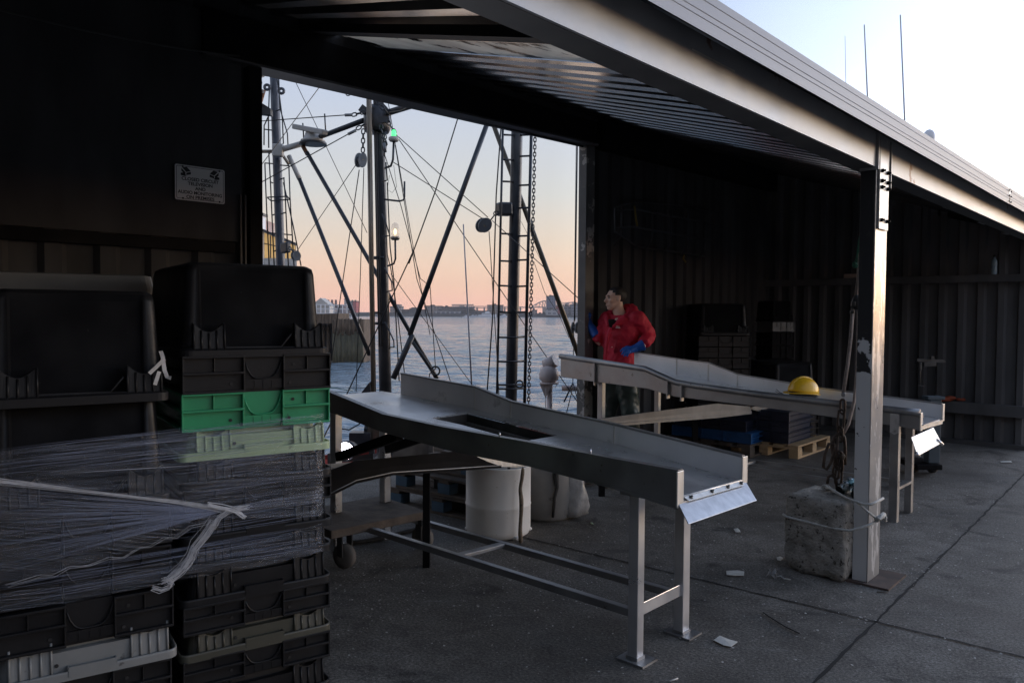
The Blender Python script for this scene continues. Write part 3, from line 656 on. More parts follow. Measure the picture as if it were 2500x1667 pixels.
# radar boom
bl0, bl1, bl2 = z1(245, 672, ML-.2), z1(392, 630, 11.8), z1(822, 468, MM)
MB().tube([bl0, bl1], wpx(40, ML), 12).build('boom_end', 'white_worn', boat)
MB().tube([bl1, bl2], [wpx(33, 11.8), wpx(36, MM)], 12).build('boom', 'mast', boat)
rc = z1(468, 575, 11.6)
rb = MB().lathe([(.17, -.10), (.18, -.07), (.14, -.05), (.12, .0), (.10, .08), (.05, .10)], rc, Z, 18).build('radar', 'white_worn', boat)
ra, rb2 = z1(340, 512, 11.75), z1(552, 552, 11.25)
MB().bar(ra, rb2, .10, .075).build('antenna_bar', pm('radar bar', (.38, .37, .35), None), rb, .015)
MB().lathe([(.2, -.13), (.2, -.10)], rc, Z, 14).build('mount', 'mast', rb)
for x, y0, y1 in ((400, 488, 612), (552, 422, 560)): MB().tube([z1(x-3, y0, 11.6), z1(x+5, y1, 11.6)], wpx(10, 11.6), 6).build('rod', 'mast', boat)
# struts
spar('strut', z1(372, 872, 11.9), z3(862, 760, 11.0), wpx(29, 11.5), 'mast', 10)
spar('strut_head', z1(300, 715, 11.95), z1(374, 876, 11.9), wpx(33, 11.9), 'white_worn', 10)
spar('strut', z1(425, 690, 11.6), z4(190, 925, 10.8), wpx(29, 11.3), 'mast', 10)
spar('strut_head', z1(398, 648, 11.65), z1(430, 705, 11.6), wpx(30, 11.6), 'rust', 10)
spar('brace', z1(250, 700, 11.9), z1(300, 775, 11.9), wpx(20, 12), 'galv', 8)
spar('boom', z1(935, 432, MM), z1(1300, 320, MM-.6), wpx(44, MM), 'mast', 12)
MB().tube([z1(985, 415, MM-.25), z1(1080, 400, MM-.4), z1(1180, 352, MM-.6)], wpx(8, MM), 6).build('rope', 'wire_light', boat)
spar('boom', z2(560, 150, 10.6), z4(0, 625, 10.4), wpx(36, 10.5), 'mast', 10)
spar('boom', z3(1160, 620, 10.4), z3(1026, 925, 10.3), wpx(40, 10.4), 'mast', 10)
spar('boom', z2(560, 150, 11.6), z4(1190, 800, 10.8), wpx(34, 11.2), pm('bronzed boom', (.13, .10, .06), (.08, .065, .045), 5, .45, .4), 10)
MB().tube([z4(0, 640, 10.7), z4(110, 800, 10.7), z4(195, 925, 10.7)], wpx(24, 10.7), 8).build('rope_bundle', 'wire', boat)
mb = MB(); mb.torus(z4(180, 870, 10.6), (.3, -1, .2), .06, .012); mb.tube([z4(185, 850, 10.6), z4(140, 890, 10.6), z4(135, 920, 10.6)], .008, 5); mb.build('lashing', 'wire', boat)
# masthead cluster
mb = MB()
mb.lathe([(.16, -.25), (.19, -.18), (.19, .05), (.13, .12)], z1(915, 430, MM), Z, 14)
mb.bar(z1(805, 415, MM-.1), z1(835, 375, MM-.1), .06, .10); mb.bar(z1(935, 360, MM-.1), z1(985, 420, MM-.1), .07, .10)
mb.bar(z1(925, 470, MM-.15), z1(1000, 460, MM-.15), .06, .08)
mb.build('mast_cap', 'mast', boat)
mb = MB()
for a, b in (((740, 432), (830, 410)), ((770, 530), (835, 490)), ((818, 530), (815, 690)), ((938, 500), (970, 650)), ((965, 640), (965, 720)), ((985, 470), (1060, 590)), ((960, 560), (985, 640)), ((935, 360), (965, 400))):
    mb.chain([z1(*a, MM-.3), z1(*b, MM-.3)], wpx(22, MM), wpx(9, MM), 1.6)
mb.build('chain', 'mast', boat)
for a, b in (((690, 432), (742, 430)), ((712, 565), (768, 537)), ((962, 625), (972, 690))): MB().tube([z1(*a, MM-.35), z1(*b, MM-.35)], wpx(20, MM), 8).build('turnbuckle', 'block', boat)
def sheave(c, ax, R, wd, long=1.35, tilt=Z):
    t = Vector(tilt).normalized(); ax = Vector(ax).normalized(); s_ = t.cross(ax); mbx = MB()
    for k in (-1, 1):
        pts = []
        for i in range(18):
            a = 2*math.pi*i/18; pts.append(c+ax*(k*wd*.5-wd*.12)+s_*math.cos(a)*R+t*math.sin(a)*R*long)
        mbx.prism(pts, ax*wd*.24)
    o = mbx.build('block', 'block', boat)
    MB().lathe([(R*.86, -wd*.32), (R*.7, 0), (R*.86, wd*.32)], c, ax, 16).build('sheave', 'mast', o)
    MB().lathe([(R*.30, -wd*.62), (R*.30, wd*.62)], c, ax, 10).build('pin', 'galv', o)
    return o
def toward(p): return (EYEP-p).normalized()
c = z1(800, 745, MM-.35); sheave(c, toward(c)+Vector((.5, 0, 0)), wpx(56, MM)*1.0, .13, 1.75, (.12, 0, 1))
c = z1(348, 1410, ML-.4); sheave(c, toward(c)+Vector((.3, 0, 0)), wpx(52, ML), .12, 1.3, (-.1, 0, 1))
c = z2(515, 912, 10.9); sheave(c, toward(c)+Vector((.35, 0, 0)), wpx(92, 10.9), .12, 1.15, (.5, 0, .8))
c = z1(128, 125, ML-.3); sheave(c, toward(c)+Vector((.9, 0, .2)), wpx(66, ML), .14, 1.2, (.1, 0, 1))
c = z4(1150, 570, 9.6); sheave(c, toward(c)+Vector((.9, 0, 0)), wpx(34, 9.6), .07, 2.3, (.05, 0, 1))
MB().bar(z2(705, 802, 11.1), z2(612, 800, 11.0), .15, .19).build('block_arm', 'mast', boat, .03)
MB().chain([z2(612, 815, 11.0), z2(565, 875, 10.9)], wpx(26, 11), wpx(9, 11)).build('chain', 'mast', boat)
MB().bar(z1(255, 1358, ML-.2), z1(300, 1350, ML-.3), .08, .16).build('block_arm', 'mast', boat, .02)
MB().chain([z1(298, 1350, ML-.35), z1(335, 1382, ML-.4)], wpx(18, ML), wpx(8, ML)).build('chain', 'mast', boat)
# the right mast's ladder and chain
mb = MB()
mb.tube([z2(650, 190, MR_-.25), z2(636, 800, MR_-.25), z4(630, 0, MR_-.25), z4(608, 1035, MR_-.25)], wpx(16, MR_), 8)
mb.tube([z2(848, 240, MR_-.1), z2(834, 800, MR_-.1), z4(826, 0, MR_-.1), z4(800, 1095, MR_-.1)], wpx(22, MR_), 8)
for i, y in enumerate((237, 283, 455, 607, 970, 1160, 1332, 1515)): mb.tube([z2(652-y*.02, y, MR_-.25), z2(740-y*.02, y+4, MR_-.05)], wpx(14, MR_), 6)
for i, y in enumerate((283, 430, 632, 790, 985, 1152, 1335, 1515)): mb.tube([z2(760-y*.02, y+4, MR_-.05), z2(850-y*.018, y, MR_-.1)], wpx(14, MR_), 6)
for y in (637, 805, 967, 995): mb.tube([z4(620-(y-600)*.03, y, MR_-.25), z4(700, y+2, MR_-.25), z4(812-(y-600)*.02, y-4, MR_-.1)], wpx(15, MR_), 6)
mb.torus(z4(765, 962, MR_-.3), (0, -1, 0), .05, .012)
mb.build('ladder', 'mast', boat)
MB().chain([z2(874, 255, MR_-.4), z4(828, 1105, MR_-.4)], wpx(17, MR_), wpx(8, MR_), 1.75).build('hanging_chain', 'mast', boat)
# pipe stubs and steps on the main mast
mb = MB()
mb.tube([z1(965, 1018, MM-.2), z1(1070, 1030, MM-.3), z1(1098, 1022, MM-.3), z1(1105, 1000, MM-.3), z1(1105, 893, MM-.3)], wpx(13, MM), 8)
mb.tube([z1(945, 895, MM-.15), z1(985, 885, MM-.3), z1(975, 760, MM-.3)], wpx(11, MM), 6)
mb.tube([z1(950, 1280, MM-.15), z1(1002, 1268, MM-.3), z1(975, 1180, MM-.3), z1(950, 1120, MM-.15)], wpx(10, MM), 6)
mb.tube([z3(965, 150, MM-.2), z3(1015, 250, MM-.3), z3(1020, 310, MM-.3), z3(975, 322, MM-.15)], wpx(10, MM), 6)
mb.tube([z3(970, 530, MM-.2), z3(1030, 660, MM-.3), z3(1032, 705, MM-.3), z3(995, 708, MM-.15)], wpx(10, MM), 6)
mb.build('mast_step', 'mast', boat)
mb = MB(); mb.lathe([(wpx(98, MM), -.02), (wpx(98, MM), .02)], z3(945, 540, MM), Z, 14); mb.lathe([(wpx(98, MM), -.02), (wpx(98, MM), .02)], z3(935, 85, MM), Z, 14)
mb.lathe([(wpx(94, MM), -.015), (wpx(94, MM), .015)], z3(940, 465, MM), Z, 14); mb.build('mast_band', 'mast', boat)
mb = MB(); mb.tube([z3(978, 60, MM-.02), z3(990, 350, MM-.02), z3(1000, 720, MM-.02)], wpx(16, MM), 6); mb.build('bronze_edge', 'galv', boat)
# lamps
lp = z1(1030, 600, MM-.4)
lg = MB().lathe([(.055, -.03), (.07, -.01), (.07, .02), (.05, .035)], lp, Z, 14).build('navigation_lamp', 'white_worn', boat)
MB().lathe([(.030, .035), (.034, .055), (.032, .10), (.018, .125), (.001, .13)], lp, Z, 12).build('lens', 'lens_green', lg)
MB().tube([z1(1030, 615, MM-.4), z1(1025, 740, MM-.4), z1(1010, 785, MM-.4), z1(970, 800, MM-.2)], wpx(15, MM), 8).build('bracket', 'mast', lg)
lp = z1(1040, 1283, MM-.4)
lg = MB().lathe([(.045, -.035), (.06, -.02), (.065, .0), (.05, .012)], lp, Z, 14).build('deck_lamp', 'galv', boat)
MB().lathe([(.050, .012), (.055, .04), (.055, .13), (.045, .175), (.02, .20), (.001, .205)], lp, Z, 14).build('globe', 'clear', lg)
MB().ell(lp+Z*.075, (.022, .022, .045), 10, 6).build('bulb', 'lens_warm', lg)
MB().tube([z1(1040, 1300, MM-.4), z1(1042, 1430, MM-.4), z1(1030, 1465, MM-.4), z1(990, 1480, MM-.2)], wpx(13, MM), 8).build('bracket', 'mast', lg)
# wires: each a part
def wire(pts, w=5, mat='wire', n=5):
    MB().tube(pts, w, n).build('wire', mat, boat)
wv = lambda w, Y: wpx(w, Y)
wire([z1(-300, 503, 12.2), z1(690, 432, MM-.35)], wv(7, 11.5))
wire([z1(-300, 1125, 12.3), z1(715, 563, MM-.35)], wv(7, 11.5))
wire([z1(790, 812, MM-.3), z1(678, 1568, 11), z3(568, 990, 11)], wv(7, 11))
wire([z1(822, 800, MM-.3), z1(797, 1568, 10.9), z3(768, 1012, 10.8)], wv(6, 11))
wire([z1(775, 765, MM-.35), z1(358, 1375, ML-.4)], wv(5, 11.4))
wire([z1(600, 120, 11), z1(-120, 1085, 11)], wv(6, 11), 'wire_light')
wire([z1(280, 60, 12.6), z1(845, 1250, 12.2)], wv(5, 12))
wire([z1(1062, 583, MM-.3), z2(545, 858, 10.9)], wv(6, 11))
wire([z1(1062, 595, MM-.3), z2(680, 1430, 10.8), z4(1175, 1095, 9.6)], wv(6, 10.8))
wire([z1(1020, 755, MM-.3), z2(505, 865, 10.9)], wv(6, 11))
wire([z2(575, 880, 10.9), z2(1175, 1420, 9.2)], wv(6, 10))
wire([z1(982, 290, 10.9), z1(1010, 450, 10.9), z1(1175, 1400, 10.7), z3(1283, 620, 10.6)], wv(5, 10.8))
wire([z1(965, 700, 10.9), z1(1080, 1060, 10.8), z1(1215, 1568, 10.6), z3(1283, 280, 10.5), z4(180, 850, 10.4)], wv(6, 10.8))
wire([z1(985, 900, 10.85), z1(1005, 1350, 10.8), z1(1030, 1568, 10.8), z3(1045, 500, 10.7), z3(1068, 940, 10.6)], wv(9, 10.8))
wire([z1(950, 720, 10.9), z1(985, 1400, 10.8), z1(1010, 1500, 10.8), z3(1060, 500, 10.7), z3(1105, 890, 10.6)], wv(7, 10.8))
wire([z1(1040, 640, 10.7), z1(1190, 1568, 10.5), z4(285, 945, 10.0)], wv(6, 10.5))
wire([z2(360, 90, 10.2), z2(180, 675, 10.2), z2(-5, 1180, 10.2), z3(1170, 30, 10.2), z3(700, 1040, 10.1)], wv(9, 10.2))
wire([z2(640, 180, 10.9), z2(603, 700, 10.9), z2(577, 1568, 10.8), z4(540, 1008, 10.7)], wv(10, 10.9))
wire([z2(553, 955, 10.9), z4(560, 0, 10.9), z4(605, 720, 10.8), z4(622, 1040, 10.8)], wv(6, 10.9))
wire([z3(1010, 195, 10.6), z4(425, 952, 10.2)], wv(5, 10.4))
wire([z2(775, 885, 11.3), z2(945, 1215, 11)], wv(3, 11)); wire([z2(865, 1165, 10.9), z2(940, 1380, 10.9), z4(1040, 480, 10.8), z4(1110, 640, 10.6)], wv(4, 10.9))
wire([z2(1168, 330, 9.7), z2(1150, 1568, 9.7), z4(1148, 520, 9.6)], wv(9, 9.7)); wire([z2(1160, 340, 9.75), z2(1145, 1560, 9.7), z4(1140, 750, 9.6), z4(1136, 960, 9.5)], wv(6, 9.7))
wire([z4(1135, 960, 9.5), z4(1075, 1085, 9.4)], wv(12, 9.5)); wire([z4(1135, 990, 9.5), z4(1090, 1170, 9.4)], wv(7, 9.5)); wire([z4(1140, 960, 9.5), z4(1172, 1085, 9.4)], wv(7, 9.5))
wire([z1(1000, 850, MM-.4), z1(985, 950, MM-.4), z1(1020, 972, MM-.4), z1(1050, 930, MM-.4), z1(1030, 780, MM-.4)], wv(3, 11))
wire([z1(905, 0, 11), z1(960, 380, MM-.1), z1(1010, 440, MM-.3)], wv(7, 11), 'wire_light')
wire([z3(570, 980, 10.6), z3(650, 995, 10.6), z3(745, 1010, 10.6)], wv(5, 10.6), 'twine')
wire([z3(655, 1270, 9.5), z3(720, 1280, 9.5), z3(790, 1240, 9.5), z3(830, 1180, 9.5)], wv(10, 9.5)); wire([z3(545, 1330, 9.0), z3(580, 1260, 9.0), z3(650, 1120, 9.1)], wv(12, 9))
spar('whip', z2(374, 905, 10.6), z4(432, 975, 10.5), wpx(8, 10.6), 'antenna', 8, r2=wpx(12, 10.6))
# rust coloured gallows plates at the left edge
mb = MB(); mb.prism([z1(60, 235, 11.6), z1(132, 258, 11.6), z1(105, 350, 11.6), z1(55, 335, 11.6)], Vector((0, .05, 0))); gp = mb.build('gallows_plate', 'rust', boat)
mb = MB()
for i in range(4): mb.lathe([(.02, 0), (.02, .006)], z1(84+i*13, 262+i*3, 11.58), (0, -1, 0), 8)
mb.build('hole', 'white_worn', gp)
mb = MB(); mb.prism([z1(40, 335, 11.7), z1(100, 340, 11.7), z1(172, 385, 11.7), z1(172, 430, 11.7), z1(40, 415, 11.7)], Vector((0, .12, 0))); mb.build('gallows_arm', 'black_hull', boat)
mb = MB(); mb.torus(z1(88, 205, 11.6), (.3, -1, 0), .045, .012); mb.build('ring', 'mast', boat)
mb = MB(); mb.tube([z1(712, 285, MM-.2), z1(745, 262, MM-.2), z1(832, 248, MM)], wpx(16, MM), 8); mb.torus(z1(712, 282, MM-.25), (0, -1, 0), .03, .007); mb.build('outrigger', 'mast', boat)
# deck gear seen under the table: winch, rail, lamp on the bow, plating
def zz6(x, y, Y): return D(780+x/4.127, 1000+y/4.127, Y)
mb = MB(); ctr = zz6(570, 290, 10.2)
mb.lathe([(.20, -.28), (.20, -.24), (.13, -.22), (.13, .2), (.20, .22), (.20, .26)], ctr, Z, 16); mb.build('winch_drum', 'galv', boat)
mb = MB(); mb.box(zz6(420, 280, 10.1), (.28, .2, .15)); mb.tube([zz6(440, 300, 10.1), zz6(445, 420, 10.1)], .02); mb.tube([zz6(490, 330, 10.1), zz6(495, 370, 10.1)], .015); mb.tube([zz6(460, 180, 10.2), zz6(640, 200, 10.2)], .09, 8); mb.build('winch', 'mast', boat, .015)
mb = MB(); mb.bar(zz6(0, 485, 9.2), zz6(360, 430, 9.2), .06, .05); mb.bar(zz6(360, 418, 9.0), zz6(560, 395, 9.2), .06, .09); mb.build('bow_rail', 'red_hull', boat)
mb = MB(); mb.obox(zz6(80, 545, 9.0), zz6(540, 500, 9.2)-zz6(80, 545, 9.0), Vector((0, .5, 0)), Z*.12); mb.obox(zz6(260, 470, 9.1), zz6(550, 440, 9.1)-zz6(260, 470, 9.1), Vector((0, .4, 0)), Z*.05); mb.build('deck_ledge', 'mast', boat)
mb = MB(); mb.obox(zz6(530, 430, 9.6), zz6(1380, 380, 10.4)-zz6(530, 430, 9.6), Vector((.2, 1.2, 0)), Z*.14); mb.obox(zz6(740, 480, 9.4), zz6(1360, 420, 10.0)-zz6(740, 480, 9.4), Vector((.1, .4, 0)), Z*.2)
mb.bar(zz6(1095, 420, 9.8), zz6(1095, 330, 9.8), .14, .14, (0, 1, 0)); mb.build('hatch_coaming', 'deck_boat', boat)
mb = MB(); mb.prism([z3(790, 1040, 10.6), z3(860, 950, 10.6), z3(870, 1040, 10.6)], Vector((0, .2, 0))); mb.build('mast_foot', 'mast', boat)
# lit floodlight
fp = zz6(262, 415, 9.1)
fl = MB().lathe([(.09, -.16), (.115, -.06), (.12, 0)], fp, (-.25, -1, .0), 18).build('floodlight', 'mast', boat)
MB().lathe([(.10, .0), (.08, .018), (.001, .03)], fp, (-.25, -1, .0), 18).build('lens', 'flood', fl)
ld = bpy.data.lights.new('floodlight_beam', 'SPOT'); ld.energy = 160; ld.color = (.92, .92, 1); ld.spot_size = rad(120); ld.shadow_soft_size = .1; ld.spot_blend = .6
lo = bpy.data.objects.new('floodlight_beam', ld); COL.objects.link(lo); lo.location = fp+Vector((-.02, -.06, 0)); lo.rotation_euler = Vector((.25, 1, .05)).to_track_quat('Z', 'Y').to_euler()
# enamel searchlight on its pedestal
sl = z4(968, 920, 9.6)
mb = MB(); mb.tube([z4(975, 965, 9.6), z4(975, 1500, 9.6)], wpx(42, 9.6), 14); ped = mb.build('searchlight', 'pink_white', boat)
mb = MB(); mb.lathe([(wpx(80, 9.6), -.10), (wpx(135, 9.6), -.06), (wpx(140, 9.6), .0), (wpx(120, 9.6), .07), (wpx(70, 9.6), .11)], z4(970, 895, 9.6), Z, 18); mb.build('turret', 'pink_white', ped)
mb = MB(); mb.lathe([(wpx(84, 9.6), -.10), (wpx(88, 9.6), -.05), (wpx(88, 9.6), .05)], z4(990, 810, 9.6), Vector((.85, -.45, .45)), 18); mb.lathe([(wpx(80, 9.6), .05), (wpx(80, 9.6), .056)], z4(990, 810, 9.6), Vector((.85, -.45, .45)), 18); mb.build('lamp_head', 'pink_white', ped)
mb = MB(); mb.prism([z4(905, 962, 9.55), z4(1000, 962, 9.55), z4(945, 1060, 9.55)], Vector((0, .02, 0))); mb.lathe([(wpx(135, 9.6), 0), (wpx(135, 9.6), .02)], z4(970, 960, 9.6), Z, 14); mb.build('bracket', 'pink_white', ped)
mb = MB(); mb.tube([z4(1040, 940, 9.5), z4(1015, 985, 9.5), z4(950, 990, 9.5), z4(945, 1150, 9.5)], wpx(5, 9.6), 5); mb.build('cable', 'pink_white', ped)
mb = MB(); mb.tube([z4(1060, 990, 9.8), z4(1190, 992, 9.8)], wpx(40, 9.8), 12); mb.build('pipe', 'pink_white', boat)

# ------------------------------------------------------------------ vessel behind the shed: only its aerials rise over the roof
b2 = D(2200, 330, 24); b2.z = WATER
v2 = thing('moored_vessel', 'moored vessel behind the shed showing only whip aerials and a white radome above the gutter', 'vessel', b2)
mb = MB(); R = []
for s_, hw in ((-6, 1.6), (-3, 2.2), (4, 2.2), (8, .2)): R.append([b2+uB*s_+vB*hw*k+Z*z_ for k, z_ in ((-.7, -.9), (-1, .5), (-1, 1.7), (1, 1.7), (1, .5), (.7, -.9))])
mb.rings(R, False).build('hull', 'black_hull', v2)
mb = MB(); mb.obox(b2-uB*3.5-vB*1.4+Z*1.7, uB*4.5, vB*2.8, Z*3.0); mb.obox(b2-uB*3.0-vB*1.2+Z*4.7, uB*3.0, vB*2.4, Z*1.4); mb.build('wheelhouse', 'white_worn', v2, .05)
for x0, y0, x1, y1, w in ((2063, 88, 2065, 201, 1.2), (2110, 61, 2118, 240, 3.2), (2198, 37, 2209, 300, 3.6)):
    a, b = D(x0, y0, 24), D(x1, y1, 24); e = upto(a, b, b2.z+5.6)
    MB().tube([a, b, e], [w*.8/FPX*12, w*1.1/FPX*12, .03], 6).build('whip_aerial', 'antenna', v2)
rp = D(2268, 346, 24)
MB().lathe([(.16, -.10), (.17, 0), (.175, .12), (.15, .26), (.09, .34), (.02, .37), (.001, .372)], rp, Z, 20).build('radome', 'radome', v2)
MB().lathe([(.15, -.18), (.15, -.11)], rp, Z, 16).tube([rp-Z*.15, Vector((rp.x, rp.y, b2.z+5.9))], .04, 8).tube([rp-Z*.15+Vector((.14, 0, 0)), Vector((rp.x+.14, rp.y, b2.z+5.9))], .02, 6).build('radome_mast', 'mast_blue', v2)

# ------------------------------------------------------------------ timber pier with railing
def pz(x, y, Y): return z3(x, y, Y)
YP = 70.0
pr = thing('timber_pier', 'weathered timber pile pier with stained wet lower half and white railing, left of the mast', 'pier', pz(700, 700, YP)*1)
pl_, pr_ = pz(612, 512, YP), pz(812, 512, YP)
for i in range(20):
    f = i/19; x = pl_.lerp(pr_, f); top = x.z+random.uniform(-.12, .1); r_ = .105+random.uniform(-.012, .015)
    y_ = YP+random.uniform(-.05, .05)-.8*f*0
    a = Vector((x.x, y_, top)); mid = Vector((x.x, y_, -.35+random.uniform(-.25, .2)))
    MB().tube([mid, a], r_, 9).build('pile', 'pile', pr)
    MB().tube([Vector((x.x, y_, WATER-1)), mid], r_*1.05, 9).build('pile_foot', 'pile_wet', pr)
for x in (520, 540, 575):
    p = pz(x, 545, YP+2); MB().tube([Vector((p.x, YP+2, WATER-1)), Vector((p.x, YP+2, p.z))], .16, 9).build('pile', 'pile', pr)
mb = MB(); a, b = pz(380, 545, YP), pz(640, 540, YP); mb.obox(a, b-a, Vector((0, 5, 0)), Z*.9); mb.build('cap_beam', 'pile', pr)
mb = MB(); a, b = pz(400, 700, YP+2.4), pz(640, 700, YP+2.4); mb.obox(Vector((a.x, a.y, WATER)), Vector((b.x-a.x, 0, 0)), Vector((0, .3, 0)), Z*3.7); mb.build('shade_sheet', 'black_hull', pr)  # dark sheet stands for the shade in the pier's open bay
mb = MB(); mb.obox(Vector((pl_.x, YP+.2, WATER)), Vector((pr_.x-pl_.x+.1, 0, 0)), Vector((0, 5, 0)), Z*3.9); mb.build('deck', 'pile', pr)
mb = MB(); a, b = pz(400, 500, YP+6), pz(735, 505, YP+6)
for h in (.45, .9, 1.3): mb.bar(a+Z*h, b+Z*h, .05, .07)
for i in range(12): p = a.lerp(b, i/11); mb.bar(p, p+Z*1.35, .08, .08, (0, 1, 0))
mb.build('railing', 'radome', pr)
mb = MB(); c = pz(522, 500, YP+9); mb.obox(c+Vector((-.9, 0, 0)), (1.8, 0, 0), (0, 2, 0), Z*1.2); mb.prism([c+Vector((-1.0, -.1, 1.2)), c+Vector((1.0, -.1, 1.2)), c+Vector((0, -.1, 2.0))], (0, 2.2, 0)); mb.build('hut', 'white_worn', pr)

# ------------------------------------------------------------------ lit building at the left
YB = 42.0
bc = z1(200, 1480, YB); bc.z = WATER
lb = thing('pier_building', 'cream pier building with tall amber windows and white corner column, left of the ladder mast', 'building', bc)
def bx(mb, xa, ya, xb, yb, Y, dep):
    a, b = z1(xa, yb, Y), z1(xb, ya, Y); return mb.obox(Vector((a.x, Y, a.z)), (b.x-a.x, 0, 0), (0, dep, 0), Z*(b.z-a.z))
mb = MB()
pts = [(60, 1215), (118, 1232), (350, 1330), (350, 1440), (60, 1425)]
mb.prism([z1(x, y, YB+.4) for x, y in pts], (-3.4, 6, 0)); mb.build('wall', 'white_worn', lb)
mb = MB(); mb.prism([z1(x, y, YB+.37) for x, y in ((118, 1245), (222, 1290), (222, 1425), (118, 1425))], (0, .02, 0)); mb.prism([z1(x, y, YB+.37) for x, y in ((228, 1293), (345, 1342), (345, 1432), (228, 1428))], (0, .02, 0))
win = mb.build('window', pm('amber glazing', (.62, .40, .16), (.70, .48, .22), .6, .12, 0, emit=((1, .62, .22), .28)), lb)
mb = MB(); mb.bar(z1(118, 1322, YB+.34), z1(345, 1372, YB+.34), .04, .05); mb.bar(z1(172, 1270, YB+.34), z1(172, 1425, YB+.34), .05, .05, (0, 1, 0)); mb.bar(z1(290, 1320, YB+.34), z1(290, 1430, YB+.34), .05, .05, (0, 1, 0)); mb.build('frame', 'mast', win)
mb = MB(); bx(mb, 80, 1120, 114, 1500, YB, .6); mb.build('corner_column', 'radome', lb)
mb = MB(); bx(mb, 72, 1112, 122, 1128, YB-.1, .8); mb.build('column_cap', 'mast', lb)
mb = MB(); bx(mb, 40, 1140, 82, 1480, YB+.3, 3); mb.build('side_wall', pm('brick red cladding', (.42, .27, .23), (.5, .4, .37), .8, .8), lb)
mb = MB(); mb.bar(z1(112, 1228, YB+.2), z1(352, 1330, YB+.2), .3, .12); mb.build('eave', 'mast', lb)
mb = MB(); a, b = z1(40, 1425, YB), z1(348, 1440, YB); mb.obox(Vector((a.x, YB+.2, WATER)), (b.x-a.x, 0, 0), (-3.4, 6, 0), Z*(a.z-WATER)); mb.build('base', 'white_worn', lb)
MB().tube([z1(95, 835, YB), z1(97, 1112, YB)], .07, 8).build('chimney_pipe', 'mast_blue', lb)

# ------------------------------------------------------------------ far shore
def z8(x, y, Y): return D(760+x/3.409, 680+y/3.409, Y)
YS = 1150.0
a, b = z8(-1500, 318, YS), z8(4200, 330, YS)
mb = MB(); mb.add([(-900, YS-4, WATER-1), (900, YS-22, WATER-1), (900, YS-18, 1.5), (-900, YS, 1.5), (-1500, 1640, 3), (1500, 1640, 3)], [(0, 1, 2, 3), (3, 2, 5, 4)])
tag(mb.build('far_shore', 'shore'), kind='structure')
def bricks(name, wall, pane, sx_, sy_, rough=.8):
    M = bpy.data.materials.new(name); M.use_nodes = True; n = M.node_tree.nodes; l = M.node_tree.links; b = n['Principled BSDF']; b.inputs['Roughness'].default_value = rough
    t = n.new('ShaderNodeTexCoord'); sep = n.new('ShaderNodeSeparateXYZ'); cmb = n.new('ShaderNodeCombineXYZ'); l.new(t.outputs['Object'], sep.inputs[0]); l.new(sep.outputs['X'], cmb.inputs[0]); l.new(sep.outputs['Z'], cmb.inputs[1])
    bt = n.new('ShaderNodeTexBrick'); l.new(cmb.outputs[0], bt.inputs['Vector']); bt.offset = 0; bt.inputs['Scale'].default_value = 1; bt.inputs['Brick Width'].default_value = sx_; bt.inputs['Row Height'].default_value = sy_
    bt.inputs['Mortar Size'].default_value = min(sx_, sy_)*.22; bt.inputs['Mortar Smooth'].default_value = 0
    bt.inputs['Color1'].default_value = (*pane, 1); bt.inputs['Color2'].default_value = (*[c*.7 for c in pane], 1); bt.inputs['Mortar'].default_value = (*wall, 1)
    l.new(bt.outputs['Color'], b.inputs['Base Color']); return M
BR = {'brown': bricks('brown block with windows', (.155, .125, .12), (.07, .07, .08), 5, 4), 'tan': bricks('tan block with windows', (.30, .24, .20), (.11, .10, .10), 5, 4), 'grey': bricks('grey block with windows', (.19, .185, .20), (.08, .085, .1), 6, 4),
      'glass': bricks('blue grey tower', (.15, .165, .21), (.085, .10, .14), 3.4, 4.2), 'white': bricks('pale block with windows', (.36, .36, .37), (.13, .14, .16), 7, 5), 'red': bricks('red banded block', (.44, .07, .055), (.34, .06, .05), 30, 4),
      'dark': bricks('dark shed with windows', (.085, .08, .082), (.05, .05, .055), 6, 4)}
def far(name, label, cat, x0, y0, x1, mat, Y=YS, dep=35, base=322, top=None, steps=(), group=None):
    a, b = z8(x0, base, Y), z8(x1, y0, Y); w = b.x-a.x; h = b.z-0
    root = thing(name, label, cat, ((a.x+b.x)/2, Y+dep/2, 0), group)
    MB().obox((a.x, Y, 0), (w, 0, 0), (0, dep, 0), (0, 0, h)).build('wall', BR[mat], root)
    mb = MB(); mb.obox((a.x-.4, Y-.4, h), (w+.8, 0, 0), (0, dep+.8, 0), (0, 0, .9)); mb.obox((a.x+w*.3, Y+6, h), (w*.25, 0, 0), (0, 8, 0), (0, 0, 2.6)); mb.build('roof', 'trees' if mat in ('dark',) else 'shore', root)
    for (sx0, sx1, sy0) in steps:
        c, d_ = z8(sx0, y0, Y), z8(sx1, sy0, Y); MB().obox((c.x, Y+3, h), (d_.x-c.x, 0, 0), (0, dep-8, 0), (0, 0, d_.z-h)).build('upper_storey', BR[mat], root)
    return root
GF = None
pp = far('power_station', 'brown power station with three thin chimneys behind the timber pier', 'power station', 50, 222, 275, 'brown', YS+40, 40, steps=((75, 150, 215),))
for x in (141, 173, 205):
    a, b = z8(x, 222, YS+60), z8(x, 176, YS+60); MB().lathe([(2.1, 0), (1.7, b.z-8)], (a.x, YS+60, 8), Z, 10).build('chimney', 'rust', pp)
far('tan_tower', 'narrow tan stair tower in front of the power station', 'building', 168, 246, 196, 'tan', YS+20, 14)
far('white_slab', 'slim pale high-rise slab just left of the red tower', 'building', 274, 172, 287, 'white', YS+80, 16)
far('red_tower', 'red and grey tower block right of the chimneys', 'building', 345, 191, 374, 'red', YS+60, 24); far('grey_tower', 'grey half of the tower pair beside the red block', 'building', 322, 191, 344, 'grey', YS+62, 24)
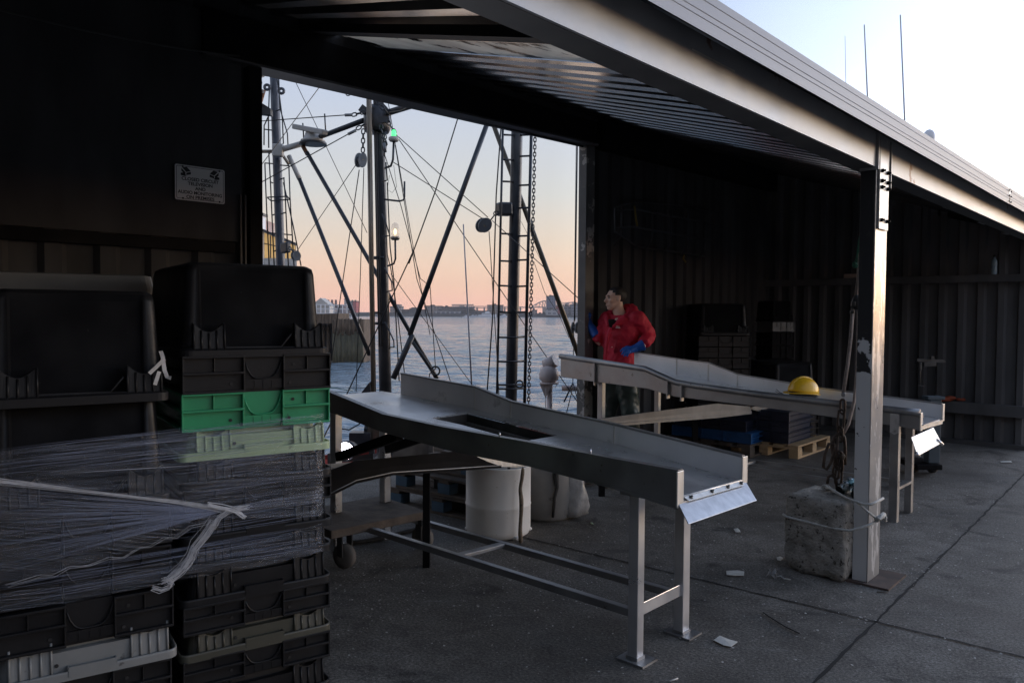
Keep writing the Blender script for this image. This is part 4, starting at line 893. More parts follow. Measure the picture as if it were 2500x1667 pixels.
far('gabled_warehouse', 'brown warehouse with raised roof just right of the main mast', 'building', 655, 236, 745, 'tan', YS, 30, steps=((685, 735, 214),))
far('long_shed', 'long low dark waterfront shed', 'building', 748, 262, 960, 'dark', YS+10, 30, steps=((830, 870, 240),))
far('tan_block', 'long tan block with flat roof above the low sheds', 'building', 945, 232, 1086, 'tan', YS+60, 30, steps=((950, 1010, 225),))
far('dark_block', 'dark block under the scaffolded roof', 'building', 1088, 238, 1168, 'brown', YS+60, 30)
far('market_hall', 'brown hall under a roof truss in the middle of the skyline', 'building', 1168, 240, 1352, 'brown', YS+55, 30)
far('white_terrace', 'white stepped waterfront terrace', 'building', 1018, 270, 1140, 'white', YS-4, 16); far('white_warehouse', 'plain white waterfront warehouse right of the terrace', 'building', 1145, 272, 1242, 'white', YS-6, 20)
far('slate_shed', 'low slate coloured quay shed behind the yacht', 'building', 1245, 272, 1462, 'dark', YS+4, 20)
far('twin_block', 'pale brown block with lit windows left of the ladder mast', 'building', 1464, 224, 1598, 'tan', YS+30, 30, steps=((1470, 1500, 218),))
far('low_quay_block', 'low dark quay block right of the ladder mast', 'building', 1605, 285, 1835, 'dark', YS+4, 20)
far('cream_house', 'small cream house below the bridge arch', 'building', 1838, 265, 1880, 'tan', YS-10, 14)
far('glass_tower', 'tall blue grey tower on the right of the skyline', 'building', 1960, 150, 2034, 'glass', YS-20, 26, steps=((1990, 2026, 140),))
far('tower_annex', 'low pale annex at the foot of the blue grey tower', 'building', 1955, 258, 2050, 'white', YS-30, 16)
far('orange_block', 'rusty orange block half behind the leaning boom', 'building', 2040, 232, 2082, 'red', YS, 20)
far('wharf_block', 'grey wharf block right of the leaning boom', 'building', 2085, 232, 2180, 'grey', YS, 30); far('scaffold_block', 'grey block under cranes next to the door jamb', 'building', 2165, 220, 2300, 'grey', YS-12, 30)
# trusses
tr = thing('roof_truss', 'pale steel roof truss over the brown hall', 'truss', z8(1260, 235, YS+50))
mb = MB(); Yt = YS+52
mb.bar(z8(1168, 218, Yt), z8(1352, 218, Yt), 1.2, 1.2); mb.bar(z8(1168, 236, Yt), z8(1352, 236, Yt), 1.2, 1.2)
for i in range(12): x = 1170+i*15; mb.bar(z8(x, 236, Yt), z8(x+8, 214, Yt), .8, .8); mb.bar(z8(x+8, 214, Yt), z8(x+15, 236, Yt), .8, .8)
mb.build('truss', pm('grey far steel', (.26, .25, .25), None), tr)
YBR = 1500.0
br = thing('truss_bridge', 'long steel bridge with humped arch truss crossing the far harbour', 'bridge', z8(1650, 320, YBR))
gs = pm('far bridge steel', (.22, .23, .23), None)
mb = MB(); mb.bar(z8(1352, 232, YBR), z8(1760, 236, YBR), 8, 1.6); mb.bar(z8(1352, 246, YBR), z8(1760, 250, YBR), 8, 1.4); mb.bar(z8(1760, 240, YBR), z8(2300, 236, YBR), 8, 2.0); mb.build('deck', gs, br)
mb = MB()
for x in (1380, 1440, 1610, 1680, 1740, 1790, 1850, 1930, 1945, 2230): mb.bar(z8(x, 322, YBR), z8(x, 240, YBR), 3.2, 2.4, (0, 1, 0))
mb.build('pier', gs, br)
mb = MB(); ar = [(1838, 232), (1870, 214), (1900, 198), (1925, 188), (1945, 186), (1965, 190), (1990, 202), (2030, 222), (2090, 222), (2130, 205), (2170, 198), (2210, 208), (2260, 232)]
for p, q_ in zip(ar, ar[1:]): mb.bar(z8(*p, YBR), z8(*q_, YBR), 2.2, 1.9)
for x, y in ar: mb.bar(z8(x, y, YBR), z8(x, 240, YBR), 1.2, 1.2, (0, 1, 0))
for (x, y), (x2, y2) in zip(ar, ar[1:]): mb.bar(z8(x, y, YBR), z8(x2, 238, YBR), .9, .9)
mb.build('arch_truss', gs, br)
# cranes over the right bank
for i, (x, y, jib) in enumerate(((2052, 196, 14), (2140, 208, -26), (2178, 192, 30))):
    root = thing('tower_crane', ['thin tower crane just right of the blue grey tower', 'tower crane with its jib to the left over the grey wharf block', 'tallest tower crane beside the door jamb'][i], 'crane', z8(x, 320, YS+40), 'cranes on the far bank')
    a, b = z8(x, 320, YS+40), z8(x, y, YS+40); MB().bar((a.x, YS+40, 0), (a.x, YS+40, b.z), 1.3, 1.3, (0, 1, 0)).build('tower', gs, root)
    MB().bar((a.x-jib*.3, YS+40, b.z-1.5), (a.x+jib, YS+40, b.z-1), 1, 1).build('jib', gs, root)
# far trees: each a lumpy crown on a trunk
tl = [(470, 300), (560, 298), (620, 302), (770, 300), (800, 296), (835, 300), (880, 302), (1000, 300), (1255, 296), (1290, 300), (1330, 296), (1365, 298), (1400, 300), (1610, 292), (1650, 296), (1690, 293), (1730, 296), (1770, 294), (1905, 296), (1935, 292), (2000, 300), (2110, 298), (2150, 300), (400, 298), (320, 300)]
lab_t = 'dark round tree in the row along the far quay'
for i, (x, y) in enumerate(tl):
    a = z8(x, 318, YS-2); top = z8(x, y-random.uniform(0, 8), YS-2).z; root = thing('tree', lab_t, 'tree', (a.x, YS-2, 1.2), 'trees along the far quay')
    mb = MB(); R_ = top*.48
    for k in range(60):
        d_ = Vector((random.gauss(0, 1), random.gauss(0, 1), random.gauss(0, .8))).normalized()*random.uniform(.5, 1)
        p = Vector((a.x, YS-2, 1.2+top*.55))+Vector((d_.x*R_*1.5, d_.y*R_, d_.z*top*.45)); s_ = random.uniform(.8, 1.7)
        n_v = Vector((random.gauss(0, 1), random.gauss(0, 1), random.gauss(0, 1))).normalized(); t1_ = n_v.orthogonal().normalized()*s_; t2_ = n_v.cross(t1_).normalized()*s_
        mb.add([p-t1_, p+t2_, p+t1_, p-t2_], [(0, 1, 2, 3)])
    mb.build('crown', 'trees', root); MB().tube([(a.x, YS-2, 1.0), (a.x, YS-2, 1.2+top*.5)], .3, 6).build('trunk', 'wood_old', root)
# boats on the far water
def farboat(label, x, y, Lm, Y, sail=False):
    p = z8(x, y, Y); p.z = WATER; root = thing('motor_boat', label, 'boat', p, 'white boats on the far water'); mb = MB(); R = []
    for s_, hw in ((-.5, .8), (-.2, 1), (.2, .9), (.5, .05)): R.append([p+Vector((s_*Lm, k*hw*Lm*.13, z_*Lm)) for k, z_ in ((-.6, -.02), (-1, .11+.05*(s_ > .3)), (1, .11+.05*(s_ > .3)), (.6, -.02))])
    mb.rings(R, False).build('hull', 'radome', root)
    mb = MB(); mb.box(p+Vector((-.05*Lm, 0, .16*Lm)), (Lm*.5, Lm*.16, Lm*.10)); mb.box(p+Vector((0, 0, .25*Lm)), (Lm*.24, Lm*.12, Lm*.08)); mb.build('cabin', 'radome', root)
    mb = MB(); mb.box(p+Vector((-.05*Lm, -.081*Lm, .17*Lm)), (Lm*.46, Lm*.01, Lm*.03)); mb.tube([p+Vector((-.02*Lm, 0, .25*Lm)), p+Vector((-.05*Lm, 0, .48*Lm))], Lm*.008, 5); mb.build('window_band', 'glove' if False else 'ink', root)
farboat('large white yacht moored left of the right ladder', 1465, 318, 26, YS-40)
farboat('small white launch out on the water beside the thin whip', 1290, 330, 9, 900)
farboat('small white boat moored right of the large yacht', 1605, 319, 13, YS-35)
farboat('tiny white boat moored below the brown hall', 1345, 318, 9, YS-30)
farboat('tiny white boat moored just right of the thin whip', 1372, 319, 8, YS-34)
# ================================================================== STEEL SORTING TABLES
az = rad(-47.28); tl_ = Vector((math.sin(az), math.cos(az), 0)); tn = Vector((tl_.y, -tl_.x, 0))      # along the table (to the water) / across it
def table(name, label, A, nt, nb, ft, wid, bed, hole, pipe, legs_far_s, length_leg, endz):
    """A: foot of the near front leg. nt/nb: near wall top and bottom heights by s, ft: far wall top, bed: bed heights"""
    root = thing(name, label, 'sorting table', A)
    def P(s, w, z): return A+tl_*s+tn*w+Z*z
    def wall(top, bot, w0, th, nm, mat, lip=0):
        ss = sorted(set([s for s, _ in top]+[s for s, _ in bot])); lo_, hi_ = max(top[0][0], bot[0][0]), min(top[-1][0], bot[-1][0])
        ss = [s for s in ss if lo_ <= s <= hi_]; mb = MB(); R = []
        for s in ss: R.append([P(s, w0, interp(bot, s)), P(s, w0+th, interp(bot, s)), P(s, w0+th, interp(top, s)), P(s, w0, interp(top, s))])
        mb.rings(R, False); return mb.build(nm, mat, root, .0025)
    w0 = -.055; w1 = w0+wid
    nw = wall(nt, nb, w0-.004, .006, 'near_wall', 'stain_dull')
    # rim of the near wall
    mb = MB()
    if pipe: mb.tube([P(s, w0-.01, z) for s, z in nt], .026, 10)
    else:
        R = [[P(s, w0-.008, z-.006), P(s, w0+.030, z-.006), P(s, w0+.030, z+.004), P(s, w0-.008, z+.004)] for s, z in nt]; mb.rings(R, False)
    mb.build('rim', 'stain_dull', nw)
    if not pipe:                                      # folded foot of the near wall
        mb = MB(); R = [[P(s, w0-.004, z-.012), P(s, w0+.05, z-.012), P(s, w0+.05, z), P(s, w0-.004, z)] for s, z in nb]; mb.rings(R, False); mb.build('flange', 'stain_dull', nw)
    else:
        mb = MB()
        for s in (2.66, 1.86, 1.72): mb.obox(P(s, w0-.035, interp(nb, s)-.03), tl_*.012, tn*.045, Z*(interp(nt, s)-interp(nb, s)+.02)); 
        mb.build('stiffener', 'stain_dull', nw)
        mb = MB(); s = -.02; mb.prism([P(s-.03, w0-.03, .80), P(s+.03, w0-.03, .80), P(s+.03, w0-.03, .665), P(s, w0-.03, .65), P(s-.03, w0-.03, .665)], -tn*.012); mb.lathe([(.008, 0), (.008, .006)], P(s, w0-.043, .78), -tn, 8); mb.build('latch', 'stain', nw)
    fb = [(s, z) for s, z in bed]
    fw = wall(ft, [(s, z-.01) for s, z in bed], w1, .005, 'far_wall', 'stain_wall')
    mb = MB(); R = [[P(s, w1-.003, z-.004), P(s, w1+.024, z-.004), P(s, w1+.024, z+.006), P(s, w1-.003, z+.006)] for s, z in ft]; mb.rings(R, False); mb.build('rim', 'stain_dull', fw)
    # weld seams and end strips
    mb = MB()
    for s, z in ft[1:-1]: mb.obox(P(s-.003, w1-.0045, interp(bed, s)), tl_*.006, tn*.003, Z*(z-interp(bed, s)-.002))
    mb.build('weld', 'stain_bright', fw)
    s0 = nt[0][0]; zn = interp(nb, s0); sf = ft[0][0]
    mb = MB(); mb.obox(P(s0-.012, w0-.03, zn), tl_*.008, tn*.05, Z*(nt[0][1]-zn+.002)); mb.build('end_strip', 'stain_bright', root, .002)
    mb = MB(); mb.obox(P(sf-.012, w1-.02, endz-.012), tl_*.008, tn*.05, Z*(ft[0][1]-endz+.014)); mb.build('end_strip', 'stain_bright', root, .002)
    # bed, with its cut-out
    sE = max(bed[-1][0], 0); grid_s = sorted(set([bed[0][0]]+[s for s, _ in bed]+([hole[0], hole[1]] if hole else []))); grid_w = sorted(set([w0+.002, w1-.001]+([hole[2], hole[3]] if hole else [])))
    def zb_(s, w):
        zf = interp(bed, s); zn_ = min(zf, interp(nt, s)-.006); f = (w-w0)/(w1-w0); return zn_+(zf-zn_)*f
    mb = MB()
    for a, b in zip(grid_s, grid_s[1:]):
        for c, d_ in zip(grid_w, grid_w[1:]):
            if hole and hole[0] <= (a+b)/2 <= hole[1] and hole[2] <= (c+d_)/2 <= hole[3]: continue
            mb.hexa([P(a, c, zb_(a, c)-.006), P(b, c, zb_(b, c)-.006), P(b, d_, zb_(b, d_)-.006), P(a, d_, zb_(a, d_)-.006), P(a, c, zb_(a, c)), P(b, c, zb_(b, c)), P(b, d_, zb_(b, d_)), P(a, d_, zb_(a, d_))])
    mb.build('bed', 'stain', root)
    if hole:
        mb = MB(); a, b, c, d_ = hole; dp = .10
        for (sa, wa, sb, wb) in ((a, c, b, c), (b, c, b, d_), (b, d_, a, d_), (a, d_, a, c)):
            p, q_ = P(sa, wa, zb_(sa, wa)-.0065), P(sb, wb, zb_(sb, wb)-.0065); nn = ((q_-p).cross(Z)).normalized()*.006
            mb.hexa([p-Z*dp, q_-Z*dp, q_-Z*dp+nn, p-Z*dp+nn, p, q_, q_+nn, p+nn])
        mb.build('drop_box', 'hole', root)
        mb = MB(); mb.bar(P(a+.02, c+.02, zb_(a, c)-.05), P(b-.02, c+.02, zb_(b, c)-.05), .02, .015); mb.bar(P(a+.02, d_-.02, zb_(a, d_)-.06), P(b-.02, d_-.02, zb_(b, d_)-.06), .02, .015); mb.build('slide_rail', 'stain_dull', root)
    # end lip, hinge, flap
    mb = MB(); mb.obox(P(nt[0][0]-.012, w0+.02, endz-.03), tn*(wid-.04)+tl_*((sf-s0)), tl_*.02, Z*.03); mb.build('end_lip', 'stain_bright', root)
    return root, P, w0, w1
def legs(root, P, spec, mat='stain'):
    for (s, w, ztop, zb0, dx, dy, foot) in spec:
        mb = MB(); mb.obox(P(s-dx/2, w-dy/2, zb0), tl_*dx, tn*dy, Z*(ztop-zb0)); lg = mb.build('leg', mat, root, .003)
        if foot:
            mb = MB(); mb.obox(P(s-.075, w-.055, .001), tl_*.14, tn*.115, Z*.009); mb.obox(P(s-dx/2-.004, w-dy/2-.004, .010), tl_*(dx+.008), tn*(dy+.008), Z*.012); mb.build('foot', 'stain_dull', lg)
            mb = MB(); mb.obox(P(s-.07, w-.03, ztop-.02), tl_*.14, tn*.06, Z*.025); mb.build('gusset', 'stain_dull', lg)
def flap(root, corners, mat='stain_bright', hinge=True, hinge_pts=None, bolts=()):
    c = corners; nn = (c[1]-c[0]).cross(c[3]-c[0]).normalized(); mb = MB()
    mb.prism([c[0], c[1], c[2], c[3]], nn*.004); fl_ = mb.build('end_flap', mat, root, .002)
    if hinge:
        n2 = nn if nn.dot(EYEP-c[0]) > 0 else -nn
        mb = MB(); a, b, c_, d_ = hinge_pts; mb.prism([a+n2*.007, b+n2*.007, c_+n2*.007, d_+n2*.007], n2*.002); mb.tube([a+n2*.006, b+n2*.006], .006, 8); hg = mb.build('hinge', 'stain_bright', fl_)
        mb = MB()
        for f in bolts: p = a.lerp(b, f).lerp(d_.lerp(c_, f), .55); MB().lathe([(.009, 0), (.009, .004), (.004, .006), (.004, .012)], p+n2*.009, n2, 6, False).build('bolt', 'hole', fl_)
        mb = MB()
        for i in range(9): f = (i+.5)/9; p = a.lerp(b, f); q_ = d_.lerp(c_, f); mb.prism([p.lerp(q_, .12)+n2*.0092, p.lerp(q_, .18)+n2*.0092, p.lerp(q_, .18)+(b-a).normalized()*.016+n2*.0092, p.lerp(q_, .12)+(b-a).normalized()*.016+n2*.0092], n2*.0004)
        mb.build('hinge_gap', 'hole', hg)
    return fl_
A1 = G(1551, 1610)
nt1 = [(-.235, .868), (.09, .874), (.585, .888), (1.195, .898), (1.69, .918), (2.03, .975), (2.26, 1.012)]
nb1 = [(-.235, .722), (.085, .757), (.58, .787), (1.08, .790), (1.69, .828), (2.13, .887), (2.26, .90)]
ft1 = [(-.237, .853), (.475, .927), (1.21, .986), (1.51, 1.052), (2.22, 1.094)]
bed1 = [(-.237, .742), (.474, .828), (1.213, .892), (1.54, .921), (2.22, .956), (2.42, .962)]
def hw(px, py, z):
    p = G(px, py, z)-A1; return p.dot(tl_), p.dot(tn)
h0, h1, h2, h3 = hw(1016, 1021, .905), hw(1150, 1007, .918), hw(1379, 1059, .862), hw(1287, 1075, .846)
hole1 = ((h2[0]+h3[0])/2, (h0[0]+h1[0])/2, max(.0, (h0[1]+h3[1])/2), min(.40, (h1[1]+h2[1])/2))
t1, P1, w0_, w1_ = table('sorting_table', 'near stainless sorting table with square cut-out and hinged flap, on square legs with bottom rails', A1, nt1, nb1, ft1, .555, bed1, hole1, False, None, None, .742)
legs(t1, P1, [(0, 0, .74, .010, .05, .05, True), (0, .385, .735, .010, .05, .06, True), (2.24, 0, .90, .0, .06, .05, False), (2.24, .385, .90, .0, .06, .05, False)])
mb = MB(); mb.bar(P1(.0, .0, .205), P1(2.24, 0, .205), .035, .035); mb.build('bottom_rail', 'stain_dull', t1, .003)
mb = MB(); mb.bar(P1(.0, .385, .18), P1(2.24, .385, .18), .035, .035); mb.build('bottom_rail', 'stain_dull', t1, .003)
mb = MB(); mb.obox(P1(-.012, .026, .19), tl_*.006, tn*.33, Z*.055); mb.build('cross_bar', 'stain', t1, .002)
mb = MB(); mb.bar(P1(1.15, .0, .20), P1(1.15, .385, .185), .05, .02); mb.build('cross_bar', 'stain_dull', t1, .002)
mb = MB(); mb.bar(P1(2.21, .0, .60), P1(1.62, -.0, .80), .05, .055); mb.build('brace', 'steel_dark', t1)
mb = MB(); mb.bar(P1(2.21, .385, .60), P1(1.62, .385, .80), .05, .055); mb.build('brace', 'steel_dark', t1)
fl1 = [D(1652, 1219, 0), 0, 0, 0]
fa = P1(-.245, -.03, .738); fb_ = P1(-.245, .50, .745)
def onp(px, py, p, n): return PL(px, py, p, n)
fn = (tl_*-.75+Z*.66).normalized()                    # the flap hangs out and down
fn = (-tl_*.62+Z*.78).normalized()
fc = [onp(x, y, fa, fn) for x, y in ((1652, 1219), (1821, 1175), (1848, 1221), (1681, 1279))]
flap(t1, fc, 'flap1', True, [onp(x, y, fa, fn) for x, y in ((1664, 1214), (1811, 1174), (1814, 1187), (1680, 1226))], (.07, .42, .70, .95))
mb = MB()
for s, w in ((.78, -.045), (.22, -.045)): mb.tube([P1(s, w, interp(nt1, s)), P1(s, w, interp(nt1, s)+.022)], .005, 6)
mb.build('pin', 'stain', t1)

A2 = G(2181, 1272)
nt2 = [(-.178, .819), (-.077, .821), (1.038, .859), (1.598, .890), (1.79, .907), (2.11, 1.010), (3.10, 1.085)]
nb2 = [(-.178, .69), (-.07, .705), (1.10, .762), (1.80, .780), (2.095, .832), (2.70, .856), (3.10, .878)]
ft2 = [(-.20, .843), (.73, .90), (1.45, .972), (1.74, 1.06), (2.07, 1.083), (2.55, 1.127)]
bed2 = [(-.20, .735), (.74, .80), (1.45, .865), (1.74, .90), (2.07, .93), (2.55, .95), (3.05, .96)]
t2, P2, _, _ = table('sorting_table', 'far stainless sorting table with rolled pipe rim, the man leaning on its far wall', A2, nt2, nb2, ft2, .47, bed2, None, True, None, None, .728)
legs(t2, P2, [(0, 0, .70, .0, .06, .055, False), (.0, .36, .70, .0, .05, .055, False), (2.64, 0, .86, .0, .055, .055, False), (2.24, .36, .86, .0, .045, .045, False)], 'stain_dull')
mb = MB(); mb.obox(P2(-.03, -.03, .0), tl_*.06, tn*.06, Z*.008); mb.build('foot', 'stain_dull', t2)
mb = MB(); mb.bar(P2(0, -.0, .235), P2(2.6, 0, .235), .03, .03); mb.build('bottom_rail', 'stain_dull', t2); mb = MB(); mb.bar(P2(0, .36, .225), P2(2.6, .36, .225), .03, .03); mb.build('bottom_rail', 'stain_dull', t2)
mb = MB(); mb.bar(P2(0.0, .02, .24), P2(0, .36, .24), .05, .02); mb.bar(P2(1.25, .02, .235), P2(1.25, .36, .225), .05, .02); mb.build('cross_bar', 'stain_dull', t2)
ga = P2(-.2, .0, .71); gn = (-tl_*.80+Z*.5).normalized()
gc = [onp(x, y, ga, gn) for x, y in ((2225, 1067), (2279, 1043), (2299, 1081), (2241, 1113))]
flap(t2, gc, 'stain_bright', False)
mb = MB(); mb.tube([onp(2288, 1074, ga, gn), onp(2301, 1085, ga, gn)], .012, 8); mb.tube([onp(2236, 1105, ga, gn), onp(2244, 1114, ga, gn)], .012, 8); mb.build('flap_pin', 'stain', t2)

# chutes that cross below each table
def chute(name, label, pts_near_top, pts_near_bot, across, mat, matn, dz):
    root = thing(name, label, 'chute', (pts_near_bot[0]+pts_near_bot[-1])/2)
    th = across.normalized()*.006
    mb = MB(); mb.rings([[b, b+th, t, t-th*0+th] for t, b in zip(pts_near_top, pts_near_bot)], False); mb.build('near_side', matn, root)
    mb = MB(); mb.rings([[b+across, b+across+th, t+across+th-Z*dz, t+across-Z*dz] for t, b in zip(pts_near_top, pts_near_bot)], False); mb.build('far_side', mat, root)
    mb = MB(); k = len(pts_near_bot)
    vs = []
    for t, b in zip(pts_near_top, pts_near_bot):
        for i in range(7): f = i/6; vs.append(b+across*f+Z*(.02-(.02*math.sin(math.pi*f))))
    mb.add(vs, [(i*7+j, (i+1)*7+j, (i+1)*7+j+1, i*7+j+1) for i in range(k-1) for j in range(6)], True); o = mb.build('floor', mat, root)
    sol = o.modifiers.new('s', 'SOLIDIFY'); sol.thickness = .006
    return root
cA = Vector((-.02, 5.05, 0))
def cp(px, py, f):                                   # on the vertical plane of the chute's near side, along the shed
    return PL(px, py, cA, vF)
top = [cp(800, 1150, 0), cp(870, 1124, 0), cp(960, 1116, 0), cp(1110, 1102, 0), cp(1165, 1112, 0), cp(1225, 1134, 0)]
bot = [cp(800, 1215, 0), cp(870, 1180, 0), cp(960, 1160, 0), cp(1110, 1150, 0), cp(1165, 1146, 0), cp(1225, 1142, 0)]
ch1 = chute('offal_chute', 'dark steel chute crossing below the near table, ending over the white drum', top, bot, vF*.34, 'stain_dull', 'steel_dark', .07)
mb = MB(); lp_ = [cp(1160, 1110, 0), cp(1190, 1124, 0), cp(1228, 1137, 0), cp(1262, 1139, 0), cp(1303, 1131, 0), cp(1262, 1116, 0)+vF*.10, cp(1205, 1108, 0)+vF*.06]
mb.prism(lp_, -Z*.006); mb.build('lip', 'stain_bright', ch1)
for px, py, y1 in ((1047, 1155, 1262),):
    p = cp(px, py, 0)+vF*.02; MB().bar((p.x, p.y, 0), p, .04, .04, (0, 1, 0)).build('stand', 'steel_dark', ch1)
cB = P2(1.9, .02, 0)
def cp2(px, py): return PL(px, py, cB, vF)
top = [cp2(1455, 1024), cp2(1600, 1004), cp2(1750, 985), cp2(1832, 992)]; bot = [cp2(1455, 1045), cp2(1600, 1032), cp2(1750, 1020), cp2(1836, 1010)]
ch2 = chute('offal_chute', 'light steel chute crossing below the far table', top, bot, vF*.30, 'steel_mid', 'steel_mid', .06)
mb = MB(); mb.prism([cp2(1830, 996), cp2(1894, 1014), cp2(1912, 1000), cp2(1862, 986)], -Z*.008); mb.build('lip', 'stain_dull', ch2)
for p in (cp2(1500, 1040)+vF*.12, cp2(1720, 1020)+vF*.1): MB().bar((p.x, p.y, 0), p, .05, .05, (0, 1, 0)).build('stand', 'steel_dark', ch2)

# drums
bp0 = G(1215, 1316); bp0 = bp0+Vector((0, .16, 0))
dr = thing('drum', 'soiled white plastic drum standing under the end of the near table chute', 'drum', bp0)
MB().lathe([(.19, .0), (.212, .015), (.222, .05), (.222, .20), (.226, .21), (.222, .22), (.222, .47), (.226, .475), (.214, .478), (.210, .06), (.001, .05)], bp0, Z, 36).build('body', 'white_drum', dr)
mb = MB()
for k in range(5): a = k*1.26+.3; mb.ell(bp0+Vector((math.cos(a)*.21, math.sin(a)*.21, .012)), (.035, .025, .018), 8, 5)
mb.build('foot_scrap', 'white_drum', dr)
cdp = [PL(x, y, bp0+Vector((.0, -.235, 0)), Vector((.0, 1, 0))) for x, y in ((1277, 1138), (1275, 1170), (1268, 1195), (1274, 1215), (1272, 1260), (1269, 1295), (1272, 1328))]
rp_ = MB().tube(cdp, [.014, .013, .012, .017, .013, .014, .020], 8).build('cord', 'rope_brown'); rp_.modifiers.new('sub', 'SUBSURF').levels = 1
tag(center(rp_), 'slimy brown cord hanging down the front of the white drum', 'cord')
bp1 = G(1335, 1268)+Vector((0, .10, 0))
dr2 = thing('drum', 'dull grey plastic drum behind the white one with a dark streak', 'drum', bp1)
MB().lathe([(.17, 0), (.20, .03), (.205, .3), (.205, .56), (.195, .565), (.19, .05), (.001, .04)], bp1, Z, 30).build('body', 'grey_drum', dr2)
mb = MB(); mb.tube([PL(x, y, bp1+Vector((0, -.215, 0)), Vector((0, 1, 0))) for x, y in ((1362, 1130), (1357, 1165), (1360, 1190), (1354, 1215), (1350, 1262))], [.02, .022, .014, .012, .01], 8); mb.build('streak', 'dark', dr2)
bgp = bp1+Vector((.19, -.05, 0)); mb = MB()
R = []
for i in range(9):
    z = .03+.48*i/8; rr_ = .11*(1-.25*i/8)
    R.append([bgp+Vector((math.cos(a)*rr_*(1+.22*math.sin(3*a+i*1.3)), math.sin(a)*rr_*.8*(1+.2*math.cos(4*a-i)), z)) for a in [2*math.pi*j/18 for j in range(18)]])
mb.rings(R); tag(center(mb.build('plastic_bag', 'bag')), 'crumpled clear plastic bag slumped against the grey drum', 'bag')
hp = [G(x, y, .02) for x, y in ((1385, 1187), (1405, 1184), (1440, 1178), (1470, 1172))]
tag(center(MB().tube(hp, [.02, .02, .016, .016], 8).build('hose', 'rubber')), 'short black hose lying on the ground right of the plastic bag', 'hose')
wc = G(1475, 1192); tag(center(MB().lathe([(.04, -.03), (.075, -.028), (.08, 0), (.075, .028), (.04, .03)], wc+Z*.08, (.6, -.8, 0), 20).build('caster_wheel', 'rubber')), 'black wheel lying beyond the near table, right of the hose', 'wheel')

# flat dolly under the near table
dl0 = G(836, 1290, .25); dd = G(1045, 1247, .25)-dl0; dn = Vector((-dd.y, dd.x, 0)).normalized()
dol = thing('dolly', 'low flat wheeled dolly with a worn grey deck under the near table', 'dolly', (dl0.x+.4, dl0.y+.4, 0))
mb = MB(); mb.obox(dl0-dd*.12, dd*1.12, dn*.55, -Z*.05); mb.build('deck', 'wood_old', dol, .006)
for f, w in ((.06, .04), (.98, .04), (.06, .5), (.98, .5)):
    c = dl0+dd*f+dn*w; c.z = .075; wl = MB().lathe([(.03, -.022), (.072, -.02), (.075, 0), (.072, .02), (.03, .022)], c, dn*.3+dd.normalized()*.9, 20).build('wheel', 'caster', dol)
    mb = MB(); mb.obox(c-dd.normalized()*.035-dn*.03+Z*.0, dd.normalized()*.008, dn*.06, Z*.125); mb.obox(c+dd.normalized()*.03-dn*.03, dd.normalized()*.008, dn*.06, Z*.125); mb.build('fork', 'hole', wl)
hz = [G(x, y, .012) for x, y in ((850, 1325), (880, 1322), (930, 1313), (980, 1300), (1030, 1288))]
tag(center(MB().tube(hz, .014, 8).build('hose', 'rubber')), 'thin black hose trailing on the ground behind the dolly wheel', 'hose')

# pallets
def pallet(name, label, o, ax, ay, L_, W_, board, blockm, top_n=5, h=.14, warp=0):
    root = thing(name, label, 'pallet', o+ax*L_/2+ay*W_/2)
    mb = MB()
    for i in range(top_n): w = W_/(top_n*1.35); p = o+ay*(i*(W_-w)/(top_n-1)); mb.obox(p+Z*(h-.022)+Z*random.uniform(-.002, .002), ax*L_, ay*w, Z*.02)
    mb.build('top_board', board, root, .003)
    mb = MB()
    for f in (0, .5, 1): mb.obox(o+ax*f*(L_-.10)+Z*(h-.044), ax*.10, ay*W_, Z*.0215)
    mb.build('stringer', board, root, .003)
    for f in (0, .5, 1):
        for g in (0, .5, 1): mb = MB(); mb.obox(o+ax*f*(L_-.12)+ay*g*(W_-.10)+Z*.02, ax*.12, ay*.10, Z*(h-.0645)); mb.build('block', blockm, root, .004)
    mb = MB()
    for g in (0, .5, 1): mb.obox(o+ay*g*(W_-.10), ax*L_, ay*.10, Z*.0195)
    mb.build('bottom_board', board, root, .003)
    return root
pa = Vector((.80, -.60, 0)); pb = Vector((.60, .80, 0))
o1 = Vector((-.95, 6.05, 0))
pallet('pallet', 'old blue-blocked pallet at the bottom of the stack behind the dolly', o1, pa, pb, 1.0, .9, 'wood_old', 'blue_block')
pallet('pallet', 'upper old pallet with faded blue blocks in the stack behind the dolly', o1+Z*.142+pa*.06, pa, pb, 1.0, .9, 'wood_old', 'blue_block')
pallet('pallet', 'broken third pallet tilted on top of the blue-blocked stack', o1+Z*.284+pa*.3+pb*.1, pa, pb, .8, .7, 'wood_old', 'blue_block')
mb = MB(); bc_ = D(1095, 1250, 6.0); bc_.z = 0; mb.obox(bc_+Vector((-.12, 0, 0)), pa*.36, pb*.3, Z*.24); mb.obox(bc_+Vector((-.12, 0, .24)), pa*.36, pb*.3, Z*.02)
tag(center(mb.build('battered_box', 'black_pl', None, .02)), 'battered black box left of the white drum', 'box')
# front edge pallet pieces further back
qa, qb = (G(1945, 1118)-G(1862, 1126)).normalized(), None
fx = G(1948, 1121); ux = Vector((.66, .75, 0)); uy = Vector((-.75, .66, 0))
pallet('pallet', 'raw new wood pallet under the navy crates behind the concrete block', fx, ux, uy, .95, .75, 'wood', 'wood')
fx2 = G(1842, 1120); pallet('pallet', 'grey weathered pallet under the blue crate', fx2+uy*.05, ux, uy, .8, 1.0, 'wood_old', 'wood_old')

